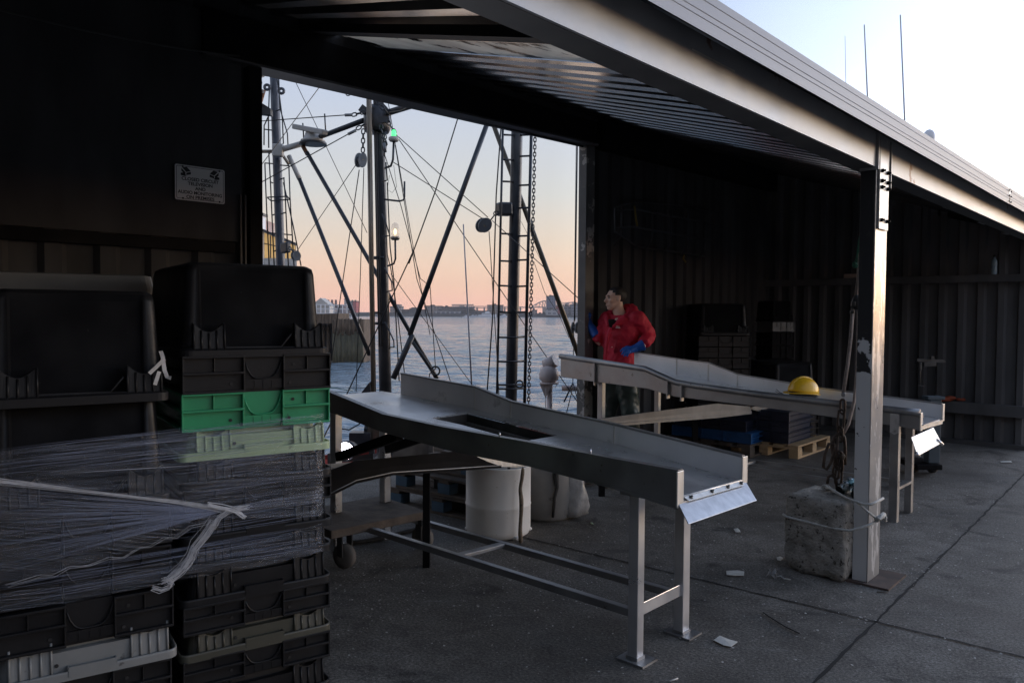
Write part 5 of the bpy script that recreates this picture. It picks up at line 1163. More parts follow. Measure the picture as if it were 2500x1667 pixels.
# ================================================================== FISH CRATES
def crate_band(mat, h=.15, w=.54, d=.72):
    """upright crate: banded upper side, front with two ribbed side panels and a deep U cut handle in the middle"""
    root = thing('fish_crate', '', 'crate', (0, 0, 0)); hw_ = w/2
    mb = MB(); mb.rings([rrect(0, d/2, hw_-.024, d/2-.024, .03, z) for z in (0.002, h*.5, h-.004)], False); mb.build('body', mat, root)
    for x0, x1 in ((-hw_, -.055), (.085, hw_)):
        mb = MB()
        for z in (.004, h*.50, h-.012): mb.obox((x0, 0, z), (x1-x0, 0, 0), (0, .03, 0), (0, 0, .009))
        for x in (x0, x1-.006): mb.obox((x, .002, .004), (.006, 0, 0), (0, .028, 0), (0, 0, h-.008))
        mb.obox(((x0+x1)/2, .010, h*.5), (.004, 0, 0), (0, .02, 0), (0, 0, h*.48))
        mb.obox((x0+.004, .021, .008), (x1-x0-.008, 0, 0), (0, .004, 0), (0, 0, h-.016))
        mb.build('side_panel', mat, root, .0015)
    mb = MB(); xs = [-.055+.14*i/12 for i in range(13)]
    up_ = [Vector((x, .016, h*.36+h*.5*(abs((x-.015)/.07)**4))) for x in xs]
    mb.tube(up_, .0035, 5); mb.obox((-.054, .012, h*.10), (.138, 0, 0), (0, .012, 0), (0, 0, h*.24))
    for i in range(3): mb.obox((-.02+.032*i, .010, h*.10), (.003, 0, 0), (0, .01, 0), (0, 0, h*.2))
    mb.build('handle', mat, root)
    mb = MB()
    for sgn in (-1, 1):
        for z in (.004, h*.5, h-.012): mb.obox((sgn*hw_-(.03 if sgn > 0 else 0), .03, z), (.03, 0, 0), (0, d-.04, 0), (0, 0, .009))
    mb.obox((-hw_, d-.03, h-.012), (w, 0, 0), (0, .03, 0), (0, 0, .009)); mb.build('rim', mat, root, .0015)
    for x, z in ((-.10, .035), (.13, .10), (.115, .03)): MB().lathe([(.006, 0), (.006, .002)], (x, .0195, z), (0, -1, 0), 8).build('drain_hole', 'dark', root)
    return root
def ribbed_post(mat, root, x0, x1, h, taper=.012):
    n = 12; mb = MB(); xs = [x0+(x1-x0)*i/n for i in range(n+1)]
    topz = [h-.032*math.sin(math.pi*i/n) for i in range(n+1)]
    vs = []
    for x, z in zip(xs, topz): vs += [Vector((x, .012, .016)), Vector((x, .012+taper, z)), Vector((x, .045, z)), Vector((x, .045, .016))]
    mb.add(vs, [(4*i+j, 4*(i+1)+j, 4*(i+1)+(j+1) % 4, 4*i+(j+1) % 4) for i in range(n) for j in range(4)]+[(0, 1, 2, 3), (4*n+3, 4*n+2, 4*n+1, 4*n)])
    for k in range(5):
        i = int(round(k*n/4)); x = x0+(x1-x0)*k/4; mb.tube([(x, .010, .02), (x, .010+taper, topz[i]-.003)], .0042, 6)
    mb.build('corner_post', mat, root)
def crate_rib(mat, h=.115, w=.56, d=.74):
    """inverted crate: tapered ribbed body over a heavy rounded rim"""
    root = thing('fish_crate', '', 'crate', (0, 0, 0)); hw_ = w/2
    mb = MB(); mb.rings([rrect(0, d/2+.01, hw_-.035, d/2-.03, .03, .004), rrect(0, d/2+.01, hw_-.05, d/2-.05, .03, h)], False); mb.build('body', mat, root)
    mb = MB(); o, i = [rrect(0, d/2, hw_, d/2, .03, z) for z in (.0, .022, .030)], [rrect(0, d/2, hw_-.006, d/2-.006, .026, z) for z in (.030, .003)]
    mb.rings(o+i, True, False); mb.obox((-.055, .0, .024), (.004, 0, 0), (0, .03, 0), (0, 0, .02)); mb.obox((.085, .0, .024), (.004, 0, 0), (0, .03, 0), (0, 0, .02)); mb.obox((-.052, -.002, .012), (.138, 0, 0), (0, .006, 0), (0, 0, .032)); mb.build('rim', mat, root)
    ribbed_post(mat, root, -.215, -.10, h); ribbed_post(mat, root, .135, .248, h)
    mb = MB(); mb.obox((-.10, .020, .02), (.235, 0, 0), (0, .02, 0), (0, 0, h*.55)); mb.build('handle', mat, root)
    mb = MB(); mb.lathe([(.006, 0), (.006, .003)], (-.085, .019, .05), (0, -1, 0), 8); mb.build('drain_hole', 'dark', root)
    return root
def tote(mat, h=.34, w=.56, d=.74):
    """upside-down deep tote: rounded tapered walls, ribbed feet, rim at the bottom"""
    root = thing('tote', '', 'tote', (0, 0, 0)); hw_ = w/2; mb = MB(); R = []
    for f in (0, .15, .3, .45, .6, .75, .9, .965, .99, 1.0): 
        ins = .024+.020*f+(.0 if f < .94 else .022*((f-.94)/.06)**2); rg = rrect(0, d/2+.02, hw_-ins, d/2-ins, .030, .01+(h-.01)*f, 6); y0 = min(p.y for p in rg); dp = .010 if f < .95 else 0; zq = rg[0].z
        k6 = 21; rg = rg[:k6]+[Vector((-.196, y0, zq)), Vector((-.188, y0+dp, zq)), Vector((.188, y0+dp, zq)), Vector((.196, y0, zq))]+rg[k6:]; R.append(rg)
    mb.rings(R, False); bo_ = mb.build('body', mat, root, .006); bo_.data.polygons.foreach_set('use_smooth', [True]*len(bo_.data.polygons))
    mb = MB(); mb.tube([(-.165, .030, .05), (-.155, .030, .075), (-.12, .030, .035), (.09, .030, .035), (.13, .030, .085), (.135, .030, .05)], .006, 6); mb.build('handle', mat, root)
    mb = MB(); mb.rings([rrect(0, d/2, hw_-.008, d/2, .04, z) for z in (.0, .028)]+[rrect(0, d/2, hw_-.02, d/2-.012, .035, z) for z in (.034, .036)], False)
    mb.build('rim', mat, root, .003)
    ribbed_post(mat, root, -.225, -.12, .125); ribbed_post(mat, root, .14, .245, .125)
    return root
E1 = Vector((.83, .558, 0)).normalized(); E2 = Vector((-E1.y, E1.x, 0)); ROT = math.atan2(E1.y, E1.x)
FR = Vector((-.704, 3.0, 0))-E1*.27                    # front centre of the right column
FL = Vector((-1.17, 2.66, 0))-E1*.27
PROTO = {}
def put(kind, mat, base, z, h, label, group=None, jit=True, grp=None, rot=None, sc=None):
    key = (kind, mat, h)
    if key not in PROTO: o = PROTO[key] = {'A': crate_band, 'B': crate_rib, 'T': tote}[kind](mat, h)
    else: o = copy_tree(PROTO[key])
    j = random.uniform(-.006, .006) if jit else 0
    o.location = base+Z*z+E1*j+E2*random.uniform(0, .006); o.rotation_euler.z = (ROT if rot is None else rot)+(random.uniform(-.012, .012) if jit else 0)
    if sc: o.scale = sc
    o['label'] = label
    if group: o['group'] = group
    return o
g1 = 'crates stacked in the front right column'; g2 = 'crates stacked in the front left column'
put('T', 'black_pl2', FR, 1.335, .345, 'upside-down black tote on top of the right front stack', g1)
put('A', 'black_pl2', FR, 1.205, .142, 'black banded crate between the top tote and the bright green crate', g1)
put('A', 'green_pl', FR, 1.072, .142, 'bright green crate with banded front, wrapped in film below', g1)
put('B', 'pale_pl', FR, .972, .112, 'pale green ribbed crate under the bright green one', g1)
put('B', 'black_pl', FR, .868, .112, 'black ribbed crate directly under the pale green one', g1)
put('A', 'black_pl', FR, .776, .098, 'black banded crate, second below the pale green one behind the film', g1)
put('B', 'black_pl', FR, .672, .112, 'black ribbed crate behind the knot of the film, right column', g1)
put('B', 'black_pl', FR, .572, .112, 'black ribbed crate just above the lower edge of the film, right column', g1)
put('B', 'black_pl', FR, .448, .130, 'dusty black ribbed crate just below the film, right column', g1)
put('A', 'black_pl', FR, .345, .110, 'black banded crate on top of the olive ribbed crate', g1)
put('B', 'olive_pl', FR, .252, .105, 'olive grey ribbed crate low in the right front column', g1)
put('A', 'black_pl', FR, .150, .110, 'black banded crate under the olive crate', g1)
put('B', 'black_pl', FR, .03, .13, 'black ribbed crate at the bottom of the right front column', g1)
put('T', 'black_pl2', FL, 1.195, .375, 'upside-down black tote with torn tape on top of the left front stack', g2)
put('T', 'black_pl', FL, .845, .375, 'upside-down black tote under the taped tote, half behind the film', g2)
put('A', 'black_pl', FL, .70, .145, 'black banded crate behind the middle of the film, left column', g2)
put('A', 'black_pl', FL, .555, .145, 'black crate behind the slack lower edge of the film, left column', g2)
put('A', 'black_pl2', FL, .405, .145, 'black banded crate resting on the grey crate, left column', g2)
put('B', 'grey_pl', FL, .300, .130, 'light grey ribbed crate low in the left front column', g2)
put('A', 'black_pl', FL, .155, .145, 'black crate under the light grey crate', g2)
put('B', 'black_pl', FL, .03, .13, 'black ribbed crate at the bottom of the left front column', g2)
for base_, lb_ in ((FR, 'pallet under the right front crate column'), (FL, 'pallet under the left front crate column')):
    o = base_-E1*.28+E2*.02-Z*0; p_ = pallet('pallet', lb_, o, E1, E2, .56, .70, 'wood_old', 'wood_old', 4, .028)
    for ch in list(p_.children):
        if ch.name.startswith('block') or ch.name.startswith('stringer') or ch.name.startswith('bottom'): bpy.data.objects.remove(ch)
# grey lidded bin behind the left column
o = FL+E2*.92-E1*.08; bz = thing('lidded_bin', 'dark bin with flat grey lid standing behind the left front stack', 'bin', o)
mb = MB(); mb.rings([[o+E1*p.x+E2*p.y+Z*p.z for p in rrect(0, .3, .42, .3, .05, z)] for z in (0, 1.52)], False); mb.build('body', 'black_pl', bz)
mb = MB(); mb.rings([[o+E1*p.x+E2*p.y+Z*p.z for p in rrect(0, .3, .45-q_, .33-q_, .05, z)] for z, q_ in ((1.53, 0), (1.60, 0), (1.655, .01), (1.66, .03))], False); mb.build('lid', 'lid', bz)
# torn tape on the left tote
def onL(px, py, off=.01): return PL(px*1.0629, py*1.0629, FL-E2*off, E2)
def strip(mb, pts, w):
    rows = []
    for i, p in enumerate(pts):
        t = (pts[min(i+1, len(pts)-1)]-pts[max(0, i-1)]).normalized(); s_ = t.cross(E2).normalized()*w/2; rows.append((p-s_, p+s_))
    n = len(rows); vs = [x for r in rows for x in r]; vs += [v+E2*.0012 for v in vs]
    mb.add(vs, [(2*i, 2*i+1, 2*i+3, 2*i+2) for i in range(n-1)]+[(2*n+2*i, 2*n+2*i+2, 2*n+2*i+3, 2*n+2*i+1) for i in range(n-1)])
mb = MB(); strip(mb, [onL(369, 806, -.02), onL(374, 820, -.005), onL(378, 850, .01), onL(384, 866, .02), onL(393, 868, .03)], .013); strip(mb, [onL(378, 824, .012), onL(360, 842, .012), onL(343, 858, .012)], .012); strip(mb, [onL(366, 853, .014), onL(356, 884, .014)], .012)
tag(center(mb.build('torn_tape', 'tape')), 'torn strips of white tape stuck to the corner of the left tote', 'tape')

# stretch film round the two columns: creased clear film, a gathered strand, a torn tail
fm = bpy.data.materials.new('stretch film'); fm.use_nodes = True
n_, l_ = fm.node_tree.nodes, fm.node_tree.links; b_ = n_['Principled BSDF']
b_.inputs['Base Color'].default_value = (.55, .58, .68, 1); b_.inputs['Roughness'].default_value = .3; b_.inputs['Specular IOR Level'].default_value = .6
uvn = n_.new('ShaderNodeUVMap'); uvn.uv_map = 'film'
def streak(sx_, sy_, det, lo_, hi_, top_):
    mp_ = n_.new('ShaderNodeMapping'); mp_.inputs['Scale'].default_value = (sx_, sy_, 1); l_.new(uvn.outputs[0], mp_.inputs[0])
    t_ = n_.new('ShaderNodeTexNoise'); t_.inputs['Scale'].default_value = 1; t_.inputs['Detail'].default_value = det; t_.inputs['Roughness'].default_value = .6; l_.new(mp_.outputs[0], t_.inputs['Vector'])
    r_ = ramp(n_, [(lo_, 0.0), (hi_, top_)]); l_.new(t_.outputs[0], r_.inputs[0]); return r_.outputs[0]
s1_ = streak(1.3, 160, 3, .58, .73, .62); s2_ = streak(.9, 46, 4, .58, .82, .18); s3_ = streak(1.3, 4.5, 3, .38, .64, 1.0)
m1_ = n_.new('ShaderNodeMath'); m1_.operation = 'ADD'; l_.new(s1_, m1_.inputs[0]); l_.new(s2_, m1_.inputs[1])
m2_ = n_.new('ShaderNodeMath'); m2_.operation = 'MULTIPLY_ADD'; l_.new(m1_.outputs[0], m2_.inputs[0]); l_.new(s3_, m2_.inputs[1]); m2_.inputs[2].default_value = .010
tr_ = n_.new('ShaderNodeBsdfTransparent'); gl_ = n_.new('ShaderNodeBsdfGlossy'); gl_.inputs['Roughness'].default_value = .16; gl_.inputs['Color'].default_value = (.86, .90, 1, 1)
mpb = n_.new('ShaderNodeMapping'); mpb.inputs['Scale'].default_value = (.9, 70, 1); l_.new(uvn.outputs[0], mpb.inputs[0]); tb_ = n_.new('ShaderNodeTexNoise'); tb_.inputs['Scale'].default_value = 1; tb_.inputs['Detail'].default_value = 5; l_.new(mpb.outputs[0], tb_.inputs['Vector'])
bf_ = n_.new('ShaderNodeBump'); bf_.inputs['Strength'].default_value = 1.0; bf_.inputs['Distance'].default_value = .012; l_.new(tb_.outputs[0], bf_.inputs['Height']); l_.new(bf_.outputs[0], gl_.inputs['Normal'])
mg_ = n_.new('ShaderNodeMixShader'); mg_.inputs[0].default_value = .055; l_.new(tr_.outputs[0], mg_.inputs[1]); l_.new(gl_.outputs[0], mg_.inputs[2])
mf_ = n_.new('ShaderNodeMixShader'); l_.new(m2_.outputs[0], mf_.inputs[0]); l_.new(mg_.outputs[0], mf_.inputs[1]); l_.new(b_.outputs[0], mf_.inputs[2])
l_.new(mf_.outputs[0], n_['Material Output'].inputs[0])
MT['film'] = fm
def onF(px, py, off=.045):                             # on a plane just in front of the two columns (display pixels of the photo)
    return PL(px*1.0629, py*1.0629, FR-E2*off, E2)
film = thing('stretch_film', 'clear creased stretch film wound round the two front crate columns with a knotted torn tail', 'film', Vector((FR.x-.2, FR.y-.3, .5)))
def sheet(name, upper, lower, n=40, kk=14, bulge=.0, uo=0):
    mb = MB(); vs = []; uv = []
    def lerpp(tab, f): 
        x = f*(len(tab)-1); i = min(int(x), len(tab)-2); g = x-i; return (tab[i][0]+(tab[i+1][0]-tab[i][0])*g, tab[i][1]+(tab[i+1][1]-tab[i][1])*g)
    for i in range(n+1):
        f = i/n; a, b = lerpp(upper, f), lerpp(lower, f)
        for j in range(kk+1):
            g = j/kk; x, y = a[0]+(b[0]-a[0])*g, a[1]+(b[1]-a[1])*g
            off = .030+.006*math.sin(f*9+g*5)+bulge*math.sin(math.pi*g)
            p = onF(x, y, off)
            if x > 735: p = p+E2*((x-735)/22)**2*.05
            vs.append(p); uv.append((f*1.2+uo, g*(abs(b[1]-a[1])/420)+a[1]*.0011))
    mb.add(vs, [(i*(kk+1)+j, (i+1)*(kk+1)+j, (i+1)*(kk+1)+j+1, i*(kk+1)+j+1) for i in range(n) for j in range(kk)], True)
    o = mb.build(name, 'film', film); ul = o.data.uv_layers.new(name='film')
    for lp_ in o.data.loops: ul.data[lp_.index].uv = uv[lp_.vertex_index]
    return o
sheet('film_sheet', [(-60, 1042), (150, 1018), (415, 988), (600, 965), (757, 946)], [(-60, 1110), (150, 1118), (400, 1150), (560, 1172), (757, 1150)], uo=.0)
sheet('film_sheet', [(-60, 1090), (150, 1112), (400, 1146), (520, 1165), (757, 1120)], [(-60, 1352), (100, 1318), (300, 1268), (510, 1190), (757, 1185)], uo=3.1, bulge=.004)
sheet('film_sheet', [(-60, 1372), (150, 1338), (420, 1280), (600, 1240), (760, 1196)], [(-60, 1412), (150, 1385), (420, 1330), (600, 1300), (762, 1262)], uo=6.3)
thread = pm('film strands', (.60, .61, .64), (.76, .77, .80), 60, .35, 0, 0, alpha=.6)
thread2 = pm('fine film creases', (.42, .47, .62), None, rough=.3, alpha=.38)
def bundle(name, pts, n, spread, r, mat, seed=1, taper=True):
    rnd = random.Random(seed); mb = MB()
    for k in range(n):
        ox, oy = rnd.gauss(0, spread), rnd.gauss(0, spread); q_ = []
        for i, (x, y) in enumerate(pts):
            f = i/(len(pts)-1); s_ = 1.0
            q_.append(onF(x+ox*(1 if not taper else .35+1.1*abs(f-.5)*2)+rnd.gauss(0, spread*.25), y+oy*(1 if not taper else .35+1.1*abs(f-.5)*2)+rnd.gauss(0, spread*.25), .047+rnd.uniform(0, .012)))
        mb.tube(q_, r*rnd.uniform(.6, 1.4), 4, False)
    return mb.build(name, mat, film)
bundle('strand', [(-30, 1100), (70, 1112), (180, 1126), (300, 1140), (400, 1152), (480, 1164), (515, 1169)], 18, 3.6, .0007, thread, 2)
bundle('strand', [(480, 1160), (510, 1166), (540, 1172), (560, 1186)], 16, 3.5, .0018, thread, 3, False)
bundle('knot', [(568, 1164), (545, 1168), (520, 1176), (500, 1190), (488, 1210)], 16, 4.6, .0013, thread, 4, False)
bundle('tail', [(490, 1200), (470, 1230), (447, 1258), (436, 1285), (418, 1308), (390, 1330), (378, 1334)], 44, 5.4, .0007, thread, 5, False)
bundle('tail', [(385, 1330), (398, 1338), (392, 1348), (370, 1356), (350, 1350)], 7, 3.0, .0012, thread, 6, False)
bundle('torn_edge', [(505, 1186), (470, 1204), (440, 1210), (405, 1234), (380, 1236), (345, 1256), (320, 1258), (285, 1281), (250, 1282), (205, 1300), (160, 1303), (125, 1322), (90, 1324), (20, 1345)], 5, 3.4, .0005, thread, 7)
# long fine creases fanning from the knot and the right corner
rnd = random.Random(11); mb = MB()
for k in range(300):
    y0 = rnd.uniform(1035, 1400); x0 = rnd.uniform(-40, 480); x1 = x0+rnd.uniform(120, 420)
    def line_y(x, y0=y0):
        tgt = 1172 if 1110 < y0 < 1330 else (946+(y0-1035)*.9 if y0 <= 1110 else 1200+(y0-1330)*.7)
        ex = 520 if 1110 < y0 < 1330 else 757
        f = (x+40)/(ex+40); return y0+(tgt-y0)*f
    x1 = min(x1, 505 if 1110 < y0 < 1330 else 752)
    if x1-x0 < 60: continue
    pts = [onF(x, line_y(x)+rnd.gauss(0, .8), .046+rnd.uniform(0, .004)) for x in (x0, x0*.66+x1*.34, x0*.34+x1*.66, x1)]
    mb.tube(pts, [.0001, .0005, .0005, .0001], 4, False)
for k in range(120):
    y1 = rnd.uniform(960, 1262); x1 = rnd.uniform(560, 754); x0 = x1-rnd.uniform(90, 260); s_ = -.14-rnd.uniform(0, .05)
    pts = [onF(x, y1+(x-x1)*s_ if False else y1-(x-x1)*.16, .046+rnd.uniform(0, .004)) for x in (x0, (x0+x1)/2, x1)]
    mb.tube(pts, [.0001, .0005, .0001], 4, False)
mb.build('crease', thread2, film)

# crates stacked far back by the black wall
def backbox(name, label, px0, py0, px1, Y, h, mat, rot=.25, kind=None, dep=.5):
    a, b = D(px0, py0, Y), D(px1, py0, Y); w = (b-a).length; c = (a+b)/2; return c, w, a.z
def stack(cx_px, Y, w_px, z_list, labels, rot, group):
    w = w_px/FPX*Y; c = D(cx_px, 900, Y)
    for (kind, mat, z, h), lb_ in zip(z_list, labels):
        o = put(kind, mat, Vector((c.x, c.y, 0)), z, {'A': .145, 'B': .13, 'T': .375}[kind], lb_, group, False, rot=rot)
        k0 = {'A': .54, 'B': .56, 'T': .56}[kind]; h0 = {'A': .145, 'B': .13, 'T': .375}[kind]
        o.scale = (w/k0, w/k0*.9, h/h0)
g3 = 'crates in the tall dark stack at the back'
zs = [('A', 'black_pl', .14+.125*i, .122) for i in range(9)]
lbs = ['dark crate %s of the tall stack behind the far table' % s for s in ('at the bottom', 'second from the bottom', 'third from the bottom', 'fourth from the bottom', 'in the middle', 'fourth below the tote', 'third below the top tote', 'second below the top tote', 'directly under the top tote')]
stack(1770, 8.8, 130, zs+[('T', 'black_pl2', 1.27, .36)], lbs+['dark grey tote on top of the tall stack behind the man'], .05, g3)
g4 = 'crates in the slim dark stack at the back'
zs = [('A', 'back_pl', .14+.165*i, .163) for i in range(7)]
stack(1912, 9.6, 62, zs+[('A', 'grey_drum', 1.30, .12), ('T', 'back_pl', 1.42, .26)], ['dark crate %s of the slim stack behind the helmet' % s for s in ('at the foot', 'second from the foot', 'third from the foot', 'in the centre', 'third below the band', 'second below the band', 'just below the band')]+['grey banded crate in the slim stack behind the helmet', 'dark tote on top of the slim stack at the back'], .3, g4)
zs = [('A', 'black_pl', .14+.16*i, .158) for i in range(3)]
stack(1950, 8.7, 130, zs+[('T', 'black_pl2', .62, .35)], ['dark crate %s under the low tote behind the helmet' % s for s in ('lowest', 'second', 'third')]+['low dark tote just behind the yellow helmet'], .35, 'crates in the low stack behind the helmet')
rp4 = math.atan2(ux.y, ux.x)-rad(90)
for i in range(3):
    o = put('A', 'navy_pl', fx+uy*.42+ux*.02, .142+.115*i, .145, 'navy crate %s on the raw wood pallet' % ('lowest', 'second from the top', 'uppermost')[i], 'navy crates on the raw pallet', False, rot=rp4+rad(180)*0+rad(90)*0)
    o.rotation_euler.z = math.atan2(-uy.y, -uy.x); o.location = fx+uy*.40+Z*(.142+.115*i); o.scale = (1.1, 1.0, .78)
o = put('A', 'blue_pl', fx2, .142, .145, 'bright blue crate on the grey weathered pallet', None, False); o.rotation_euler.z = math.atan2(-uy.y, -uy.x); o.location = fx2+uy*.52+Z*.142+ux*.02; o.scale = (1.75, .9, .8)
o = put('A', 'navy_pl', fx2, .26, .145, 'dark navy crate on top of the bright blue crate', None, False); o.rotation_euler.z = math.atan2(-uy.y, -uy.x); o.location = fx2+uy*.55+Z*.26+ux*.04; o.scale = (1.6, .85, .8)
# ================================================================== CONCRETE BLOCK, SLING, CHAIN, ROPES
ba = G(1912, 1388); bb = G(2062, 1428); bd = (bb-ba); BW = bd.length; bd.normalize(); bn = Vector((-bd.y, bd.x, 0))
if bn.dot(ba) < 0: bn = -bn
BH = .455; BD_ = .36
bm = bmesh.new(); bmesh.ops.create_cube(bm, size=1); bmesh.ops.subdivide_edges(bm, edges=bm.edges[:], cuts=22, use_grid_fill=True)
bc0 = (ba+bb)/2+bn*BD_/2
for v in bm.verts:
    c = v.co.copy(); q_ = Vector((c.x*2, c.y*2, c.z*2)); mxa = sorted([abs(q_.x), abs(q_.y), abs(q_.z)])
    f = max(0, mxa[1]-.80)/.2; k = 1-.045*f*f                       # worn edges
    p = Vector((c.x*BW*k, c.y*BD_*k, (c.z+.5)*BH*(1-.02*f*f)))
    nz = noise.noise(p*9)*.012+noise.noise(p*28)*.008+noise.noise(p*70)*.004
    crk = -.012*max(0, 1-abs(p.z-(.335-.06*p.x+.012*noise.noise(p*12)))/.008) if p.y < -BD_*.4 else 0
    low = max(0, .06-p.z)/.06
    d_ = Vector((c.x, c.y, c.z*.6)).normalized(); p += d_*(nz+crk-low*.02*(1+noise.noise(p*20)))
    if p.z < .002: p.z = .002
    v.co = p
me = bpy.data.meshes.new('concrete_block'); bm.to_mesh(me); bm.free(); me.polygons.foreach_set('use_smooth', [True]*len(me.polygons)); me.materials.append(MT['concrete'])
blk = bpy.data.objects.new('concrete_block', me); COL.objects.link(blk); blk.location = bc0; blk.rotation_euler.z = math.atan2(bd.y, bd.x)
tag(blk, 'rough weathered concrete block roped to the foot of the steel post', 'concrete block')
YS_ = bc0.y+.02
def sl(px, py, dy=0): return D(px, py, YS_+dy)
# webbing sling
sling = thing('lifting_sling', 'worn webbing lifting sling hanging beside the post down to the rusty chain', 'sling', sl(2055, 1180))
def ribbon(mb, pts, w, th=.006):
    R = []
    for i, p in enumerate(pts):
        t = (pts[min(i+1, len(pts)-1)]-pts[max(i-1, 0)]).normalized(); s_ = t.cross(Vector((0, 1, 0))).normalized()*w/2; d_ = Vector((0, th, 0))
        R.append([p-s_, p+s_, p+s_+d_, p-s_+d_])
    mb.rings(R, True)
mb = MB(); ribbon(mb, [sl(2105, 590), sl(2100, 630), sl(2096, 680), sl(2089, 740)], .020)
mb.build('upper_strap', 'webbing', sling)
mb = MB(); ribbon(mb, [sl(2083, 752), sl(2078, 820), sl(2070, 890), sl(2059, 962)], .020); mb.build('left_strap', 'webbing', sling)
mb = MB(); ribbon(mb, [sl(2097, 752), sl(2096, 830), sl(2094, 900), sl(2086, 980), sl(2072, 1035), sl(2054, 1068)], .018); mb.build('right_strap', 'webbing', sling)
mb = MB(); mb.box(sl(2083, 742, -.012), (.024, .02, .03)); mb.box(sl(2080, 762, -.012), (.022, .02, .018)); mb.ell(sl(2092, 738), (.032, .02, .045), 10, 6); mb.build('buckle', 'hole', sling, .004)
mb = MB(); mb.lathe([(.011, -.004), (.014, 0), (.011, .004)], sl(2059, 963, -.01), (0, -1, 0), 12); mb.build('eyelet', 'stain_dull', sling)
tw = thing('green_twine', 'green twine knotted to the sling and hung from the top of the post', 'twine', sl(2104, 600))
mb = MB()
for k in range(5): mb.tube([sl(2109, 408), sl(2108.5+k*.3, 470), sl(2106+random.uniform(-4, 3), 540), sl(2100+random.uniform(-6, 4), 590), sl(2092+random.uniform(-6, 6), 640)], .0016, 5)
mb.build('strands', 'twine', tw)
mb = MB()
for k in range(6): mb.torus(sl(2088+random.uniform(-3, 3), 647+random.uniform(-3, 3)), (random.gauss(0, 1), random.gauss(0, 1), random.gauss(0, 1)), .011, .004, 10, 5)
mb.build('knot', 'twine', tw)
# chain: links down to the block
chn = thing('rusty_chain', 'heavy rusty chain with shackles hanging from the sling onto the concrete block', 'chain', sl(2045, 1180))
def link(mb, a, b, r=.0075, wd=.024, ax=(0, 1, 0)):
    a, b = Vector(a), Vector(b); t = (b-a); Ln = t.length; s_ = Vector(ax)
    R = wd/2; sx_ = max(1.0, Ln/(2*R)); mb.torus((a+b)/2, t.cross(s_).cross(t).normalized() if False else s_, R, r, 18, 7, sx_, t)
for a, b, ax in (((2058, 975), (2056, 1010), (.9, .4, 0)), ((2054, 1000), (2052, 1050), (.15, 1, 0)), ((2052, 1042), (2050, 1078), (.9, .4, 0))):
    mb = MB(); link(mb, sl(*a, -.01), sl(*b, -.01), .007, .034, ax); mb.build('link', 'chain', chn)
mb = MB(); mb.tube([sl(2035, 1118, -.02), sl(2031, 1085, -.02), sl(2037, 1065, -.02), sl(2050, 1058, -.02), sl(2061, 1066, -.02), sl(2063, 1090, -.02), sl(2063, 1134, -.02)], .0095, 10); mb.build('shackle', 'chain', chn)
mb = MB(); mb.tube([sl(2013, 1125, -.03), sl(2010, 1140, -.03), sl(2014, 1108, -.03), sl(2024, 1082, -.03), sl(2036, 1084, -.03), sl(2036, 1104, -.03), sl(2028, 1130, -.03), sl(2018, 1146, -.03), sl(2010, 1140, -.03)], .0085, 10); mb.build('hook', 'chain', chn)
mb = MB(); mb.tube([sl(2044, 1070, -.02), sl(2040, 1110, -.02), sl(2046, 1140, -.02)], [.012, .016, .012], 8); mb.torus(sl(2047, 1108, -.03), (.3, 1, 0), .018, .008); mb.build('swivel', 'chain', chn)
mb = MB(); mb.lathe([(.016, -.012), (.019, -.01), (.019, .01), (.016, .012)], sl(2056, 1114, -.03), (1, .1, .1), 12); mb.build('ring', 'rope_brown', chn)
for a, b, ax in (((2046, 1110), (2044, 1142), (.2, 1, 0)), ((2052, 1118), (2050, 1150), (.9, .4, 0)), ((2042, 1136), (2040, 1168), (.7, .7, 0)), ((2048, 1145), (2046, 1182), (.2, 1, 0))):
    mb = MB(); link(mb, sl(*a, -.02), sl(*b, -.02), .0075, .036, ax); mb.build('link', 'chain', chn)
mb = MB(); mb.tube([sl(2020, 1180, -.02), sl(2022, 1164, -.02), sl(2032, 1158, -.02), sl(2041, 1168, -.02), sl(2043, 1188, -.02)], .009, 8); mb.build('anchor_eye', 'chain', chn)
# white tie ropes
def rp(px, py, Y): return D(px, py, Y)
ropeo = thing('tie_rope', 'dirty white rope tied round the concrete block and the foot of the post', 'rope', rp(2130, 1262, 4.25))
ly, fy = ba.y-.02, bb.y-.03
pts = [rp(1913, 1255, ly+.03), rp(1920, 1261, ly-.02), rp(1955, 1270, 4.47), rp(2000, 1281, 4.39), rp(2045, 1291, 4.31), rp(2075, 1295, 4.24), rp(2100, 1289, 4.22), rp(2122, 1281, 4.20), rp(2133, 1275, 4.22), rp(2146, 1266, 4.25)]
MB().tube(pts, .0075, 8).build('loop', 'rope_white', ropeo)
pts = [rp(2012, 1190, 4.62), rp(2025, 1191, 4.55), rp(2045, 1203, 4.45), rp(2065, 1214, 4.38), rp(2092, 1225, 4.26), rp(2110, 1231, 4.22), rp(2126, 1231, 4.19), rp(2140, 1225, 4.25), rp(2156, 1216, 4.32)]
MB().tube(pts, .0075, 8).build('loop', 'rope_white', ropeo)
pts = [rp(2092, 1225, 4.28), rp(2110, 1242, 4.21), rp(2128, 1256, 4.20), rp(2140, 1265, 4.23)]
MB().tube(pts, .0065, 8).build('loop', 'rope_white', ropeo)
mb = MB(); mb.tube([rp(2138, 1270, 4.22), rp(2148, 1263, 4.22), rp(2158, 1255, 4.25)], .014, 8); mb.tube([rp(2140, 1262, 4.20), rp(2149, 1268, 4.2), rp(2152, 1258, 4.22), rp(2158, 1264, 4.25), rp(2163, 1272, 4.26)], .0075, 7); mb.tube([rp(2155, 1256, 4.24), rp(2163, 1262, 4.24), rp(2161, 1272, 4.24)], .006, 6); mb.build('knot', 'rope_white', ropeo)
mb = MB()
